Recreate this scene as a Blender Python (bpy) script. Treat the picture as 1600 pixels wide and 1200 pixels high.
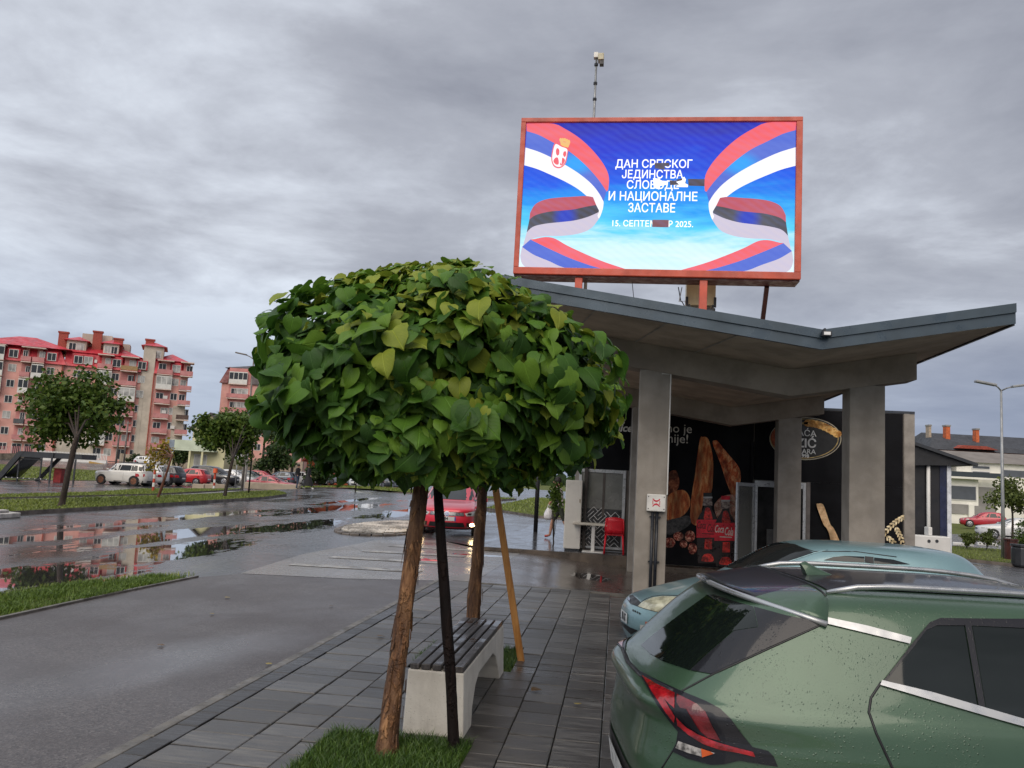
import bpy, bmesh, math, random
import numpy as np
from mathutils import Vector, Matrix
from mathutils.bvhtree import BVHTree
for o in list(bpy.data.objects): bpy.data.objects.remove(o)
SC = bpy.context.scene; COL = SC.collection
R = math.radians
# ------------------------------------------------------------------ camera
EYE = 1.75; FPX = 1280.0
_up = Vector((0.054, 1, -(747-600)/FPX)).normalized()
_vy = 747 + 0.054*165 - 600
_Y = Vector((165, -_vy, -FPX)).normalized(); _X = _Y.cross(_up).normalized(); _Y = _up.cross(_X)
M3 = Matrix((_X, _Y, _up))
cam = bpy.data.cameras.new('camera'); camo = bpy.data.objects.new('camera', cam); COL.objects.link(camo)
camo.matrix_world = Matrix.Translation((0, 0, EYE)) @ M3.to_4x4()
cam.sensor_width = 36; cam.lens = FPX/1600*36; cam.clip_end = 6000; cam.clip_start = 0.05
SC.camera = camo
def ray(px, py): return M3 @ Vector((px-800, -(py-600), -FPX))
def onY(px, py, y):
    d = ray(px, py); return Vector((0, 0, EYE)) + d*(y/d.y)
def onZ(px, py, z):
    d = ray(px, py); return Vector((0, 0, EYE)) + d*((z-EYE)/d.z)
def onD(px, py, dep): return Vector((0, 0, EYE)) + ray(px, py)*(dep/FPX)
# ------------------------------------------------------------------ world and sun
SC.view_settings.view_transform = 'Standard'; SC.view_settings.look = 'None'
SC.view_settings.exposure = 0.82; SC.view_settings.gamma = 1.0; SC.view_settings.use_curve_mapping = False
SC.render.engine = 'CYCLES'
SUN_EL, SUN_AZ = R(44), R(182)      # azimuth clockwise from +Y
W = bpy.data.worlds.new('World'); SC.world = W; W.use_nodes = True
def world():
    nt = W.node_tree; nt.nodes.clear(); N = nt.nodes.new; L = nt.links.new
    out = N('ShaderNodeOutputWorld'); mix = N('ShaderNodeMixShader')
    b1 = N('ShaderNodeBackground'); b2 = N('ShaderNodeBackground')
    sky = N('ShaderNodeTexSky'); sky.sky_type = 'NISHITA'; sky.sun_disc = False
    sky.sun_elevation = SUN_EL; sky.sun_rotation = SUN_AZ; sky.dust_density = 1.5
    L(sky.outputs[0], b1.inputs[0]); b1.inputs[1].default_value = 0.06
    tc = N('ShaderNodeTexCoord'); sep = N('ShaderNodeSeparateXYZ'); L(tc.outputs['Generated'], sep.inputs[0])
    def m(op, a, b=None, c=None, clamp=False):
        n = N('ShaderNodeMath'); n.operation = op; n.use_clamp = clamp
        for i, v in enumerate((a, b, c)):
            if v is None: continue
            if isinstance(v, (int, float)): n.inputs[i].default_value = v
            else: L(v, n.inputs[i])
        return n.outputs[0]
    zz = m('ADD', m('MAXIMUM', sep.outputs[2], 0.0), 0.13)
    px, py = m('DIVIDE', sep.outputs[0], zz), m('DIVIDE', sep.outputs[1], zz)
    cb = N('ShaderNodeCombineXYZ'); L(px, cb.inputs[0]); L(py, cb.inputs[1])
    def noise(scale, det, rough, off, dist=0.0, sx=1.0):
        mp = N('ShaderNodeMapping'); mp.inputs['Location'].default_value = off; mp.inputs['Scale'].default_value = (sx, 1, 1)
        L(cb.outputs[0], mp.inputs[0])
        n = N('ShaderNodeTexNoise'); n.inputs['Scale'].default_value = scale; n.inputs['Detail'].default_value = det
        n.inputs['Roughness'].default_value = rough; n.inputs['Distortion'].default_value = dist
        L(mp.outputs[0], n.inputs['Vector']); return n.outputs['Fac']
    big = noise(0.42, 3, 0.5, (3.1, 1.7, 0), 0.3, 0.8)
    mid = noise(1.25, 7, 0.58, (7.3, 2.2, 0), 0.3, 0.95)
    fine = noise(3.2, 6, 0.6, (1.3, 5.2, 0), 0.3, 0.95)
    left = m('MULTIPLY', sep.outputs[0], -0.25)
    v = m('ADD', m('ADD', m('MULTIPLY', big, 0.70), m('MULTIPLY', mid, 0.66)), m('ADD', m('MULTIPLY_ADD', fine, 0.21, -0.075), left))
    v = m('MULTIPLY_ADD', m('SUBTRACT', v, 0.70), 1.48, 0.70)
    ramp = N('ShaderNodeValToRGB'); e = ramp.color_ramp.elements
    e[0].position = 0.36; e[0].color = (0.160, 0.168, 0.200, 1)
    e[1].position = 0.92; e[1].color = (0.49, 0.525, 0.575, 1)
    k = ramp.color_ramp.elements.new(0.62); k.color = (0.262, 0.274, 0.310, 1)
    k = ramp.color_ramp.elements.new(0.76); k.color = (0.365, 0.386, 0.430, 1)
    L(v, ramp.inputs[0])
    # towards the horizon the cloud deck thins into a bluer, even grey
    hz = N('ShaderNodeMapRange'); hz.interpolation_type = 'SMOOTHSTEP'
    L(sep.outputs[2], hz.inputs[0]); hz.inputs[1].default_value = 0.27; hz.inputs[2].default_value = 0.03
    hz.inputs[3].default_value = 0.0; hz.inputs[4].default_value = 0.8
    hc = N('ShaderNodeMix'); hc.data_type = 'RGBA'; L(m('MULTIPLY_ADD', sep.outputs[0], -0.75, 0.36, True), hc.inputs[0])
    hc.inputs[6].default_value = (0.138, 0.168, 0.250, 1); hc.inputs[7].default_value = (0.225, 0.268, 0.355, 1)
    hm = N('ShaderNodeMix'); hm.data_type = 'RGBA'
    L(hz.outputs[0], hm.inputs[0]); L(ramp.outputs[0], hm.inputs[6]); L(hc.outputs[2], hm.inputs[7])
    L(hm.outputs[2], b2.inputs[0]); b2.inputs[1].default_value = 1.0
    mix.inputs[0].default_value = 0.93
    L(b1.outputs[0], mix.inputs[1]); L(b2.outputs[0], mix.inputs[2]); L(mix.outputs[0], out.inputs[0])
world()
sl = bpy.data.lights.new('sun', 'SUN'); sl.energy = 1.3; sl.angle = R(62); sl.color = (1.0, 0.88, 0.74)
so = bpy.data.objects.new('sun', sl); COL.objects.link(so)
sd = Vector((math.sin(SUN_AZ)*math.cos(SUN_EL), math.cos(SUN_AZ)*math.cos(SUN_EL), math.sin(SUN_EL)))
so.rotation_euler = sd.to_track_quat('Z', 'Y').to_euler()
# ------------------------------------------------------------------ helpers
def sm(a, b, t):
    t = min(1, max(0, (t-a)/(b-a))); return t*t*(3-2*t)
def gh(x, y):
    k = sm(12.4, 14.6, y)
    h = -.19*sm(.1+k*-2.3, .9-.55*k, x)
    h -= .3*sm(8, 16, x)*sm(20, 34, y)
    h -= .33*sm(19, 31, -x)
    h += .95*sm(92, 116, y)*sm(40, 52, -x)
    h += .27*sm(38, 56, y)*math.exp(-((x+20)/6.5)**2)
    return h
def wmat(o):
    m = Matrix.Identity(4)
    while o is not None:
        m = (Matrix.Translation(o.location) @ o.rotation_euler.to_matrix().to_4x4() @ Matrix.Diagonal(o.scale).to_4x4()) @ m
        o = o.parent
    return m
def tag(o, label=None, cat=None, group=None, kind=None):
    if label: o['label'] = label
    if cat: o['category'] = cat
    if group: o['group'] = group
    if kind: o['kind'] = kind
    return o
def thing(name, label, cat, loc=(0, 0, 0), rz=0, group=None):
    o = bpy.data.objects.new(name, None); COL.objects.link(o); o.empty_display_size = .2
    o.location = loc; o.rotation_euler = (0, 0, rz)
    return tag(o, label, cat, group)
def link(name, me, parent=None):
    o = bpy.data.objects.new(name, me); COL.objects.link(o)
    if parent is not None: o.parent = parent
    return o
def copy_tree(o, parent=None):
    c = o.copy(); COL.objects.link(c)
    if parent is not None: c.parent = parent
    for ch in list(o.children): copy_tree(ch, c)
    return c
class MB:
    def __init__(s): s.v = []; s.f = []; s.mi = []; s.cur = 0
    def add(s, vs, fs):
        b = len(s.v); s.v += [tuple(p) for p in vs]; s.f += [tuple(i+b for i in f) for f in fs]; s.mi += [s.cur]*len(fs); return s
    def box(s, x0, x1, y0, y1, z0, z1):
        return s.add([(x0,y0,z0),(x1,y0,z0),(x1,y1,z0),(x0,y1,z0),(x0,y0,z1),(x1,y0,z1),(x1,y1,z1),(x0,y1,z1)],
              [(0,3,2,1),(4,5,6,7),(0,1,5,4),(1,2,6,5),(2,3,7,6),(3,0,4,7)])
    def beam(s, a, b, w, h, up=(0,0,1)):
        a, b = Vector(a), Vector(b); d = (b-a).normalized(); u = Vector(up)
        if abs(d.dot(u)) > .98: u = Vector((0, 1, 0))
        r = d.cross(u).normalized(); u = r.cross(d).normalized(); v = []
        for p in (a, b):
            for i, j in ((-1,-1),(1,-1),(1,1),(-1,1)): v.append(p + r*(i*w/2) + u*(j*h/2))
        return s.add(v, [(0,3,2,1),(4,5,6,7),(0,1,5,4),(1,2,6,5),(2,3,7,6),(3,0,4,7)][0:0] + [(0,1,2,3),(7,6,5,4),(0,4,5,1),(1,5,6,2),(2,6,7,3),(3,7,4,0)])
    def tube(s, pts, rad, n=8, cap=True):
        pts = [Vector(p) for p in pts]; 
        if isinstance(rad, (int, float)): rad = [rad]*len(pts)
        rings = []; ref = None
        for i, p in enumerate(pts):
            d = (pts[min(i+1, len(pts)-1)] - pts[max(i-1, 0)]).normalized()
            if ref is None: ref = Vector((1,0,0)) if abs(d.x) < .8 else Vector((0,1,0))
            a = d.cross(ref).normalized(); b = d.cross(a).normalized(); ref = -(d.cross(a)).cross(d)*0 + ref
            rings.append([p + (a*math.cos(2*math.pi*k/n) + b*math.sin(2*math.pi*k/n))*rad[i] for k in range(n)])
        vs = [q for r in rings for q in r]; fs = []
        for i in range(len(rings)-1):
            for k in range(n): fs.append((i*n+k, i*n+(k+1)%n, (i+1)*n+(k+1)%n, (i+1)*n+k))
        if cap: fs += [tuple(range(n))[::-1], tuple(range((len(rings)-1)*n, len(rings)*n))]
        return s.add(vs, fs)
    def cyl(s, a, b, r0, r1=None, n=12): return s.tube([a, b], [r0, r0 if r1 is None else r1], n)
    def prism(s, poly, a, b, axis='z'):
        def P(u, v, w): return {'z': (u, v, w), 'y': (u, w, v), 'x': (w, u, v)}[axis]
        n = len(poly); vs = [P(u, v, a) for u, v in poly] + [P(u, v, b) for u, v in poly]
        fs = [tuple(range(n))[::-1], tuple(range(n, 2*n))] + [(i, (i+1) % n, n+(i+1) % n, n+i) for i in range(n)]
        return s.add(vs, fs)
    def poly(s, pts): return s.add(pts, [tuple(range(len(pts)))])
    def ball(s, c, r, n=10, m=6):
        if isinstance(r, (int, float)): r = (r, r, r)
        vs = [(c[0], c[1], c[2]-r[2])]; 
        for i in range(1, m):
            t = math.pi*i/m - math.pi/2
            for k in range(n):
                a = 2*math.pi*k/n; vs.append((c[0]+r[0]*math.cos(t)*math.cos(a), c[1]+r[1]*math.cos(t)*math.sin(a), c[2]+r[2]*math.sin(t)))
        vs.append((c[0], c[1], c[2]+r[2])); fs = []
        for k in range(n):
            fs.append((0, 1+(k+1) % n, 1+k)); fs.append((len(vs)-1, 1+(m-2)*n+k, 1+(m-2)*n+(k+1) % n))
            for i in range(m-2): fs.append((1+i*n+k, 1+i*n+(k+1) % n, 1+(i+1)*n+(k+1) % n, 1+(i+1)*n+k))
        return s.add(vs, fs)
    def build(s, name, mat=None, parent=None, world=True, smooth=False, bevel=0, fix=True, angle=None):
        me = bpy.data.meshes.new(name)
        vs = s.v
        if parent is not None and world:
            im = wmat(parent).inverted(); vs = [im @ Vector(p) for p in vs]
        me.from_pydata([tuple(p) for p in vs], [], s.f)
        mats = mat if isinstance(mat, (list, tuple)) else [mat]
        for m_ in mats:
            if m_: me.materials.append(m_)
        if len(mats) > 1: me.polygons.foreach_set('material_index', s.mi)
        if fix:
            bm = bmesh.new(); bm.from_mesh(me); bmesh.ops.recalc_face_normals(bm, faces=bm.faces); bm.to_mesh(me); bm.free()
        if smooth: me.polygons.foreach_set('use_smooth', [True]*len(me.polygons))
        me.update()
        if smooth and angle: me.set_sharp_from_angle(angle=R(angle))
        o = link(name, me, parent)
        if bevel:
            b = o.modifiers.new('bevel', 'BEVEL'); b.width = bevel; b.segments = 2; b.limit_method = 'ANGLE'; b.angle_limit = R(40)
        return o
def pts_fan(poly3):  return MB().poly(poly3)
# ------------------------------------------------------------------ materials
MATS = {}
class NT:
    def __init__(s, name):
        s.m = bpy.data.materials.new(name); s.m.use_nodes = True; s.nt = s.m.node_tree
        s.b = s.nt.nodes['Principled BSDF']; s.out = s.nt.nodes['Material Output']; s._o = None
    def n(s, t, **k):
        x = s.nt.nodes.new(t)
        for a, b in k.items(): setattr(x, a, b)
        return x
    def l(s, a, b): s.nt.links.new(a, b)
    def co(s):
        if s._o is None: s._o = s.n('ShaderNodeTexCoord').outputs['Object']
        return s._o
    def pos(s): return s.n('ShaderNodeNewGeometry').outputs['Position']
    def map(s, v, scale=(1,1,1), loc=(0,0,0), rot=(0,0,0)):
        q = s.n('ShaderNodeMapping'); s.l(v, q.inputs[0]); q.inputs['Scale'].default_value = scale; q.inputs['Location'].default_value = loc; q.inputs['Rotation'].default_value = rot
        return q.outputs[0]
    def noise(s, v, scale=5, det=4, rough=.55, dist=0):
        q = s.n('ShaderNodeTexNoise'); s.l(v, q.inputs['Vector']); q.inputs['Scale'].default_value = scale
        q.inputs['Detail'].default_value = det; q.inputs['Roughness'].default_value = rough; q.inputs['Distortion'].default_value = dist
        return q.outputs['Fac']
    def vor(s, v, scale=5, feature='F1', out='Distance'):
        q = s.n('ShaderNodeTexVoronoi'); q.feature = feature; s.l(v, q.inputs['Vector']); q.inputs['Scale'].default_value = scale
        return q.outputs[out]
    def math(s, op, a, b=None, c=None, clamp=False):
        q = s.n('ShaderNodeMath'); q.operation = op; q.use_clamp = clamp
        for i, v in enumerate((a, b, c)):
            if v is None: continue
            if isinstance(v, (int, float)): q.inputs[i].default_value = v
            else: s.l(v, q.inputs[i])
        return q.outputs[0]
    def ramp(s, f, stops, interp='LINEAR'):
        q = s.n('ShaderNodeValToRGB'); q.color_ramp.interpolation = interp; e = q.color_ramp.elements
        while len(e) > 1: e.remove(e[-1])
        e[0].position = stops[0][0]; c = stops[0][1]; e[0].color = (c, c, c, 1) if isinstance(c, (int, float)) else (*c[:3], 1)
        for p, c in stops[1:]:
            x = e.new(p); x.color = (c, c, c, 1) if isinstance(c, (int, float)) else (*c[:3], 1)
        s.l(f, q.inputs[0]); return q.outputs[0]
    def mix(s, f, a, b, mode='MIX'):
        q = s.n('ShaderNodeMix'); q.data_type = 'RGBA'; q.blend_type = mode
        for i, v in ((0, f), (6, a), (7, b)):
            if isinstance(v, (int, float)): q.inputs[i].default_value = v if i == 0 else (v, v, v, 1)
            elif isinstance(v, (tuple, list)): q.inputs[i].default_value = (*v[:3], 1)
            else: s.l(v, q.inputs[i])
        return q.outputs[2]
    def rng(s, v, a, b, c, d, smooth=True):
        q = s.n('ShaderNodeMapRange'); s.l(v, q.inputs[0])
        if smooth: q.interpolation_type = 'SMOOTHSTEP'
        for i, x in enumerate((a, b, c, d)): q.inputs[i+1].default_value = x
        return q.outputs[0]
    def bump(s, h, strength=.3, dist=.01, normal=None):
        q = s.n('ShaderNodeBump'); s.l(h, q.inputs['Height'])
        if isinstance(strength, (int, float)): q.inputs['Strength'].default_value = strength
        else: s.l(strength, q.inputs['Strength'])
        q.inputs['Distance'].default_value = dist
        if normal is not None: s.l(normal, q.inputs['Normal'])
        return q.outputs[0]
    def set(s, **k):
        names = dict(col='Base Color', rough='Roughness', metal='Metallic', nor='Normal', spec='Specular IOR Level', coat='Coat Weight', coatr='Coat Roughness', ior='IOR', trans='Transmission Weight', emi='Emission Color', emis='Emission Strength', alpha='Alpha', sss='Subsurface Weight')
        for a, v in k.items():
            i = s.b.inputs[names[a]]
            if isinstance(v, (int, float)): i.default_value = v
            elif isinstance(v, (tuple, list)): i.default_value = (*v[:3], 1)
            else: s.l(v, i)
        return s
def pm(name, col, rough=.6, var=.18, scale=4, bump=0, bscale=40, metal=0, coat=0, col2=None, det=5, world=False, rvar=.15, spec=.5, streak=None):
    if name in MATS: return MATS[name]
    t = NT(name); v = t.pos() if world else t.co()
    n1 = t.noise(v, scale, det, .6)
    c2 = col2 if col2 else tuple(c*(1-var*1.6) for c in col)
    c1 = tuple(min(1, c*(1+var)) for c in col)
    c = t.mix(t.rng(n1, .32, .68, 0, 1), c2, c1)
    if streak:
        st = t.noise(t.map(v, (streak, streak, .25)), 1.0, 4, .6)
        c = t.mix(t.rng(st, .5, .75, 0, .45), c, tuple(q*.6 for q in col))
    t.set(col=c, rough=t.rng(t.noise(v, scale*2.3, 3), .3, .7, max(.02, rough-rvar), min(1, rough+rvar)), metal=metal, coat=coat, spec=spec)
    if bump: t.set(nor=t.bump(t.noise(v, bscale, 5, .6), bump, .01))
    MATS[name] = t.m; return t.m
def glow(name, col, s):
    if name in MATS: return MATS[name]
    t = NT(name); t.set(col=(0,0,0), emi=col, emis=s, rough=.5); MATS[name] = t.m; return t.m
def txt(s, mat, name, parent, origin, width=None, size=None, xdir=(1,0,0), zdir=(0,0,1), align='CENTER', bold=0.0, shear=0.0, thick=0):
    cu = bpy.data.curves.new(name, 'FONT'); cu.body = s; cu.align_x = align; cu.align_y = 'CENTER'; cu.size = 1; cu.offset = bold; cu.shear = shear
    cu.resolution_u = 3; cu.extrude = thick
    o = bpy.data.objects.new('tmp', cu); COL.objects.link(o)
    bpy.context.view_layer.update()
    me = bpy.data.meshes.new_from_object(o.evaluated_get(bpy.context.evaluated_depsgraph_get()))
    bpy.data.objects.remove(o)
    xs = [v.co.x for v in me.vertices]; w = max(xs)-min(xs)
    k = width/w if width else size
    X = Vector(xdir).normalized(); Z = Vector(zdir).normalized(); Nn = X.cross(Z)
    im = wmat(parent).inverted() if parent else Matrix.Identity(4)
    for v in me.vertices: v.co = im @ (Vector(origin) + X*(v.co.x*k) + Z*(v.co.y*(size if (size and width) else k)) + Nn*(v.co.z*k*-1))
    me.materials.clear(); me.materials.append(mat); me.update()
    return link(name, me, parent)
def sheet(name, poly, mat, dz=0.0, res=1.0, parent=None, kind='structure', fun=None):
    fun = fun or gh
    bm = bmesh.new(); bm.faces.new([bm.verts.new((x, y, 0)) for x, y in poly])
    bmesh.ops.triangulate(bm, faces=bm.faces[:])
    xs = [p[0] for p in poly]; ys = [p[1] for p in poly]
    for ax, lo, hi in ((0, min(xs), max(xs)), (1, min(ys), max(ys))):
        k = math.ceil(lo/res)*res
        while k < hi:
            co = [0,0,0]; no = [0,0,0]; co[ax] = k+1e-4; no[ax] = 1
            bmesh.ops.bisect_plane(bm, geom=bm.verts[:]+bm.edges[:]+bm.faces[:], plane_co=co, plane_no=no); k += res
    bmesh.ops.triangulate(bm, faces=[f for f in bm.faces if len(f.verts) > 4])
    for v in bm.verts: v.co.z = fun(v.co.x, v.co.y)+dz
    for f in bm.faces:
        if f.normal.z < 0: f.normal_flip()
    me = bpy.data.meshes.new(name); bm.to_mesh(me); bm.free()
    me.polygons.foreach_set('use_smooth', [True]*len(me.polygons)); me.materials.append(mat)
    o = link(name, me, parent)
    if kind: o['kind'] = kind
    return o
def skirt(poly, h0, h1):
    m = MB()
    for (a, b) in zip(poly, poly[1:]+poly[:1]):
        m.add([(a[0],a[1],gh(*a)+h0),(b[0],b[1],gh(*b)+h0),(b[0],b[1],gh(*b)+h1),(a[0],a[1],gh(*a)+h1)], [(0,1,2,3)])
    return m
def lerp(a, b, t): return a+(b-a)*t
def poly_pt_in(p, poly):
    x, y = p; c = False; n = len(poly)
    for i in range(n):
        x1, y1 = poly[i]; x2, y2 = poly[i-1]
        if (y1 > y) != (y2 > y) and x < (x2-x1)*(y-y1)/(y2-y1)+x1: c = not c
    return c
# ------------------------------------------------------------------ ground
def asphalt(name, base, puddles=(), wet=.32, light=.0, wetn=(.5,.14), thr=.62, bs=.16):
    t = NT(name); p = t.pos()
    fine = t.vor(p, 95); med = t.noise(p, 9, 5, .65); big = t.noise(t.map(p, (wetn[0], wetn[1], 1)), 1.0, 5, .62, .4)
    col = t.mix(t.rng(fine, .1, .7, 0, 1), tuple(b*.72 for b in base), tuple(b*1.5 for b in base))
    lowp = t.noise(p, .7, 4, .6)
    col = t.mix(t.rng(lowp, .35, .7, 0, .35), col, tuple(b*.6 for b in base)); col = t.mix(t.rng(med, .35, .75, 0, .14), col, tuple(b*.5 for b in base))
    crack = t.vor(t.map(p, (.35, .22, 1)), 1.0, 'DISTANCE_TO_EDGE')
    crn = t.math('ADD', crack, t.math('MULTIPLY', t.math('SUBTRACT', med, .5), .05))
    crk = t.rng(crn, .0, .010, 1, 0)
    col = t.mix(t.math('MULTIPLY', crk, .55), col, tuple(b*.35 for b in base))
    mask = t.math('MULTIPLY', big, 1.0)
    wob = t.math('MULTIPLY', t.math('SUBTRACT', t.noise(t.map(p, (1.3, .35, 1)), 1.0, 5, .65), .5), 1.7)
    wob = t.math('ADD', wob, t.math('MULTIPLY', t.math('SUBTRACT', t.noise(t.map(p, (5.5, 1.3, 1)), 1.0, 5, .7), .5), 1.7))
    for (cx, cy, a, b, rot) in puddles:
        q = t.n('ShaderNodeMapping'); q.vector_type = 'TEXTURE'; t.l(p, q.inputs[0])
        q.inputs['Location'].default_value = (cx, cy, 0); q.inputs['Rotation'].default_value = (0, 0, rot); q.inputs['Scale'].default_value = (a, b, 1000)
        ln = t.n('ShaderNodeVectorMath', operation='LENGTH'); t.l(q.outputs[0], ln.inputs[0])
        d = t.math('ADD', ln.outputs['Value'], wob)
        mask = t.math('MAXIMUM', mask, t.rng(d, .92, .66, 0, 1))
    pud = t.rng(mask, thr-.03, thr+.13, 0, 1)
    damp = t.rng(mask, thr-.2, thr, 0, 1)
    rg = t.math('ADD', t.rng(lowp, .3, .7, wet-.09, wet+.10), t.rng(med, .3, .7, -.03, .03))
    rg = t.math('SUBTRACT', rg, t.math('MULTIPLY', damp, .10))
    rough = t.math('MAXIMUM', t.math('MULTIPLY', rg, t.math('SUBTRACT', 1, pud)), .025)
    col = t.mix(t.math('MULTIPLY', damp, .45), col, tuple(b*.45 for b in base))
    h = t.math('ADD', t.math('MULTIPLY', fine, .8), t.math('MULTIPLY', t.noise(p, 60, 3, .6), .5))
    st = t.math('MULTIPLY', t.math('SUBTRACT', 1, pud), bs)
    n1 = t.bump(h, st, .006)
    rip = t.noise(t.map(p, (1.1, .9, 1)), 2.2, 3, .5)
    n2 = t.bump(rip, t.math('MULTIPLY', pud, .035), .012, n1)
    t.set(col=col, rough=rough, nor=n2, spec=.55, coat=t.math('MULTIPLY', pud, .75), coatr=.015)
    return t.m
PUD = [(-8.1,10.6,1.15,2.6,0),(-8.4,15.2,1.0,3.6,.05),(-10.3,18.5,.9,5.5,.04),(-11.9,16.5,.6,5.0,.03),(-9.3,23.5,1.0,4.5,.03),(-13.3,24,.6,8,.03),(-12.4,36,1.2,9,.02),(-9.2,37,1.0,10,.02),(-6.4,43,.9,9,0),(-11,58,2.2,9,0),(-14.5,44,.5,9,.03),(-2.2,16.2,.7,1.2,.2),(-4.7,17.8,.35,.7,.3)]
m_road = asphalt('wet_road_asphalt', (.058,.055,.057), PUD, .25)
def path_mat():
    t = NT('damp_path_asphalt'); p = t.pos(); v1 = t.vor(p, 70, 'F1', 'Color'); sep = t.n('ShaderNodeSeparateColor'); t.l(v1, sep.inputs[0]); d1 = t.vor(p, 70); n = t.noise(p, .8, 5, .6); n2 = t.noise(p, 130, 3, .7)
    c = t.mix(sep.outputs[0], (.040,.034,.034), (.112,.098,.096)); c = t.mix(t.rng(sep.outputs[1], .88, .98, 0, .4), c, (.24,.225,.21)); c = t.mix(t.rng(n, .38, .62, 0, .62), c, (.048,.037,.035))
    film = t.rng(t.noise(t.map(p, (.55, .35, 1), (4.2, 1.1, 0)), 1.0, 5, .6, .3), .44, .60, 0, 1)
    wob = t.math('MULTIPLY', t.math('SUBTRACT', t.noise(t.map(p, (1.2, .7, 1)), 1.0, 5, .65), .5), 1.2)
    for cx, cy, a, b, r_ in ((-5.0,5.3,1.7,2.2,-.5),(-3.9,6.6,.6,2.2,-.25)):
        q = t.n('ShaderNodeMapping'); q.vector_type = 'TEXTURE'; t.l(p, q.inputs[0]); q.inputs['Location'].default_value = (cx, cy, 0); q.inputs['Rotation'].default_value = (0,0,r_); q.inputs['Scale'].default_value = (a, b, 1000)
        ln = t.n('ShaderNodeVectorMath', operation='LENGTH'); t.l(q.outputs[0], ln.inputs[0]); film = t.math('MAXIMUM', t.math('MULTIPLY', film, .6), t.rng(t.math('ADD', ln.outputs['Value'], wob), 1.35, .35, 0, 1))
    rough = t.math('SUBTRACT', .48, t.math('MULTIPLY', film, .22))
    h = t.math('ADD', t.math('MULTIPLY', d1, 1.0), t.math('MULTIPLY', n2, .4))
    t.set(col=c, rough=rough, spec=.55, nor=t.bump(h, t.math('SUBTRACT', .34, t.math('MULTIPLY', film, .31)), .006)); return t.m
m_path = path_mat()
m_slab = asphalt('wet_concrete_apron', (.15,.135,.12), [(-3.9,16.6,.5,.35,0),(-2.9,18.3,.9,.25,.1)], .27, wetn=(.3,.4), thr=.70)
m_apron = asphalt('brown_wet_asphalt', (.085,.066,.055), [(-.5,16.9,.5,.7,0)], .22, wetn=(.5,.4), thr=.70)
def grass_base(name='grass_soil'):
    t = NT(name); p = t.pos(); n = t.noise(p, 1.3, 6, .65); f = t.noise(p, 22, 4, .7)
    c = t.mix(t.rng(n, .35, .7, 0, 1), (.080,.100,.024), (.135,.155,.036)); c = t.mix(t.rng(f, .45, .8, 0, .6), c, (.11,.10,.045))
    c = t.mix(t.rng(t.noise(p, .5, 4), .60, .72, 0, .75), c, (.07,.052,.034))
    t.set(col=c, rough=.9, nor=t.bump(f, .8, .05), spec=.2); return t.m
m_soil = grass_base()
m_earth = pm('dirt_edge', (.075,.055,.042), .8, .3, 3, .6, 30, world=True)
# far ground sheet
xs = sorted(set([-3000,-1500,-800,-400,-250,-160]+list(range(-120,121,6))+[160,250,400,800,1500,3000]))
ys = sorted(set([-600,-200,-60,-20]+list(range(-8,200,6))+[230,300,400,600,1000,1700,3000]))
g = MB(); nx = len(xs)
g.v = [(x, y, gh(x, y)-.16) for y in ys for x in xs]
g.f = [(j*nx+i, j*nx+i+1, (j+1)*nx+i+1, (j+1)*nx+i) for j in range(len(ys)-1) for i in range(nx-1)]; g.mi = [0]*len(g.f)
tag(g.build('ground', m_soil, smooth=True, fix=False), kind='structure')
tag(sheet('road', [(-43,-8),(42,-8),(42,62),(16,62),(6,62),(6,136),(-105,136),(-105,104),(-43,92)], m_road, 0, 1.0), kind='structure')
path_poly = [(-6.25,-6),(-2.88,-6),(-2.88,13.5),(-4.2,12.9),(-5.9,12.6),(-6.25,11.8),(-6.3,10.2)]
sheet('footpath', path_poly, m_path, .014, 1.0)
slab_poly = [(-5.9,12.66),(-4.2,12.96),(-2.82,13.56),(-2.3,13.5),(-2.2,19.45),(-3.0,19.4),(-4.6,21.6),(-6.0,20.4),(-6.2,16)]
sheet('concrete_apron', slab_poly, m_slab, .012, .5)
sheet('asphalt_apron', [(-2.3,13.3),(.9,13.3),(4,13.3),(4,19.6),(-2.2,19.6)], m_apron, .010, .5)
# pale worn crossing stripes on the apron
m_worn = pm('worn_white_paint', (.25,.235,.21), .35, .5, 3, world=True, col2=(.13,.12,.108))
for k in range(4):
    y = 14.1+k*1.6
    sheet('road_marking', [(-5.7+.15*k, y), (-3.4+.1*k, y+.25), (-3.4+.1*k, y+.62), (-5.7+.15*k, y+.37)], m_worn, .020, .6)
# pavement of concrete pavers
pave = MB()
m_joint = pm('paver_joint_grit', (.026,.025,.017), .7, .3, 12, .3, 60, world=True)
PX0, PX1, PY0, PY1 = -2.62, 1.2, 2.6, 13.05
pavement = sheet('pavement', [(PX0-.02,PY0),(PX1,PY0),(PX1,PY1+.06),(PX0-.02,PY1+.35)], m_joint, .004, .5)
def paver_mat(name, a, b):
    t = NT(name); oi = t.n('ShaderNodeObjectInfo'); p = t.pos()
    rnd = oi.outputs['Random']
    n = t.noise(t.map(p, (2.6, 26, 1)), 1.0, 5, .68); f = t.noise(p, 120, 3, .6); b_ = t.noise(p, .9, 4, .6)
    c = t.mix(t.rng(n, .35, .72, 0, 1), a, b)
    c = t.mix(t.math('MULTIPLY', rnd, .6), c, tuple(x*.42 for x in a))
    c = t.mix(t.rng(f, .55, .8, 0, .35), c, (.20,.19,.18))
    c = t.mix(t.rng(b_, .45, .7, 0, .4), c, tuple(x*.5 for x in a))
    rg = t.math('ADD', t.rng(n, .3, .7, .26, .5), t.math('MULTIPLY', rnd, .08))
    rg = t.math('SUBTRACT', rg, t.rng(b_, .45, .7, 0, .13))
    t.set(col=c, rough=rg, nor=t.bump(t.math('ADD', f, t.math('MULTIPLY', n, 1.4)), .28, .006), spec=.5); return t.m
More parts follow.
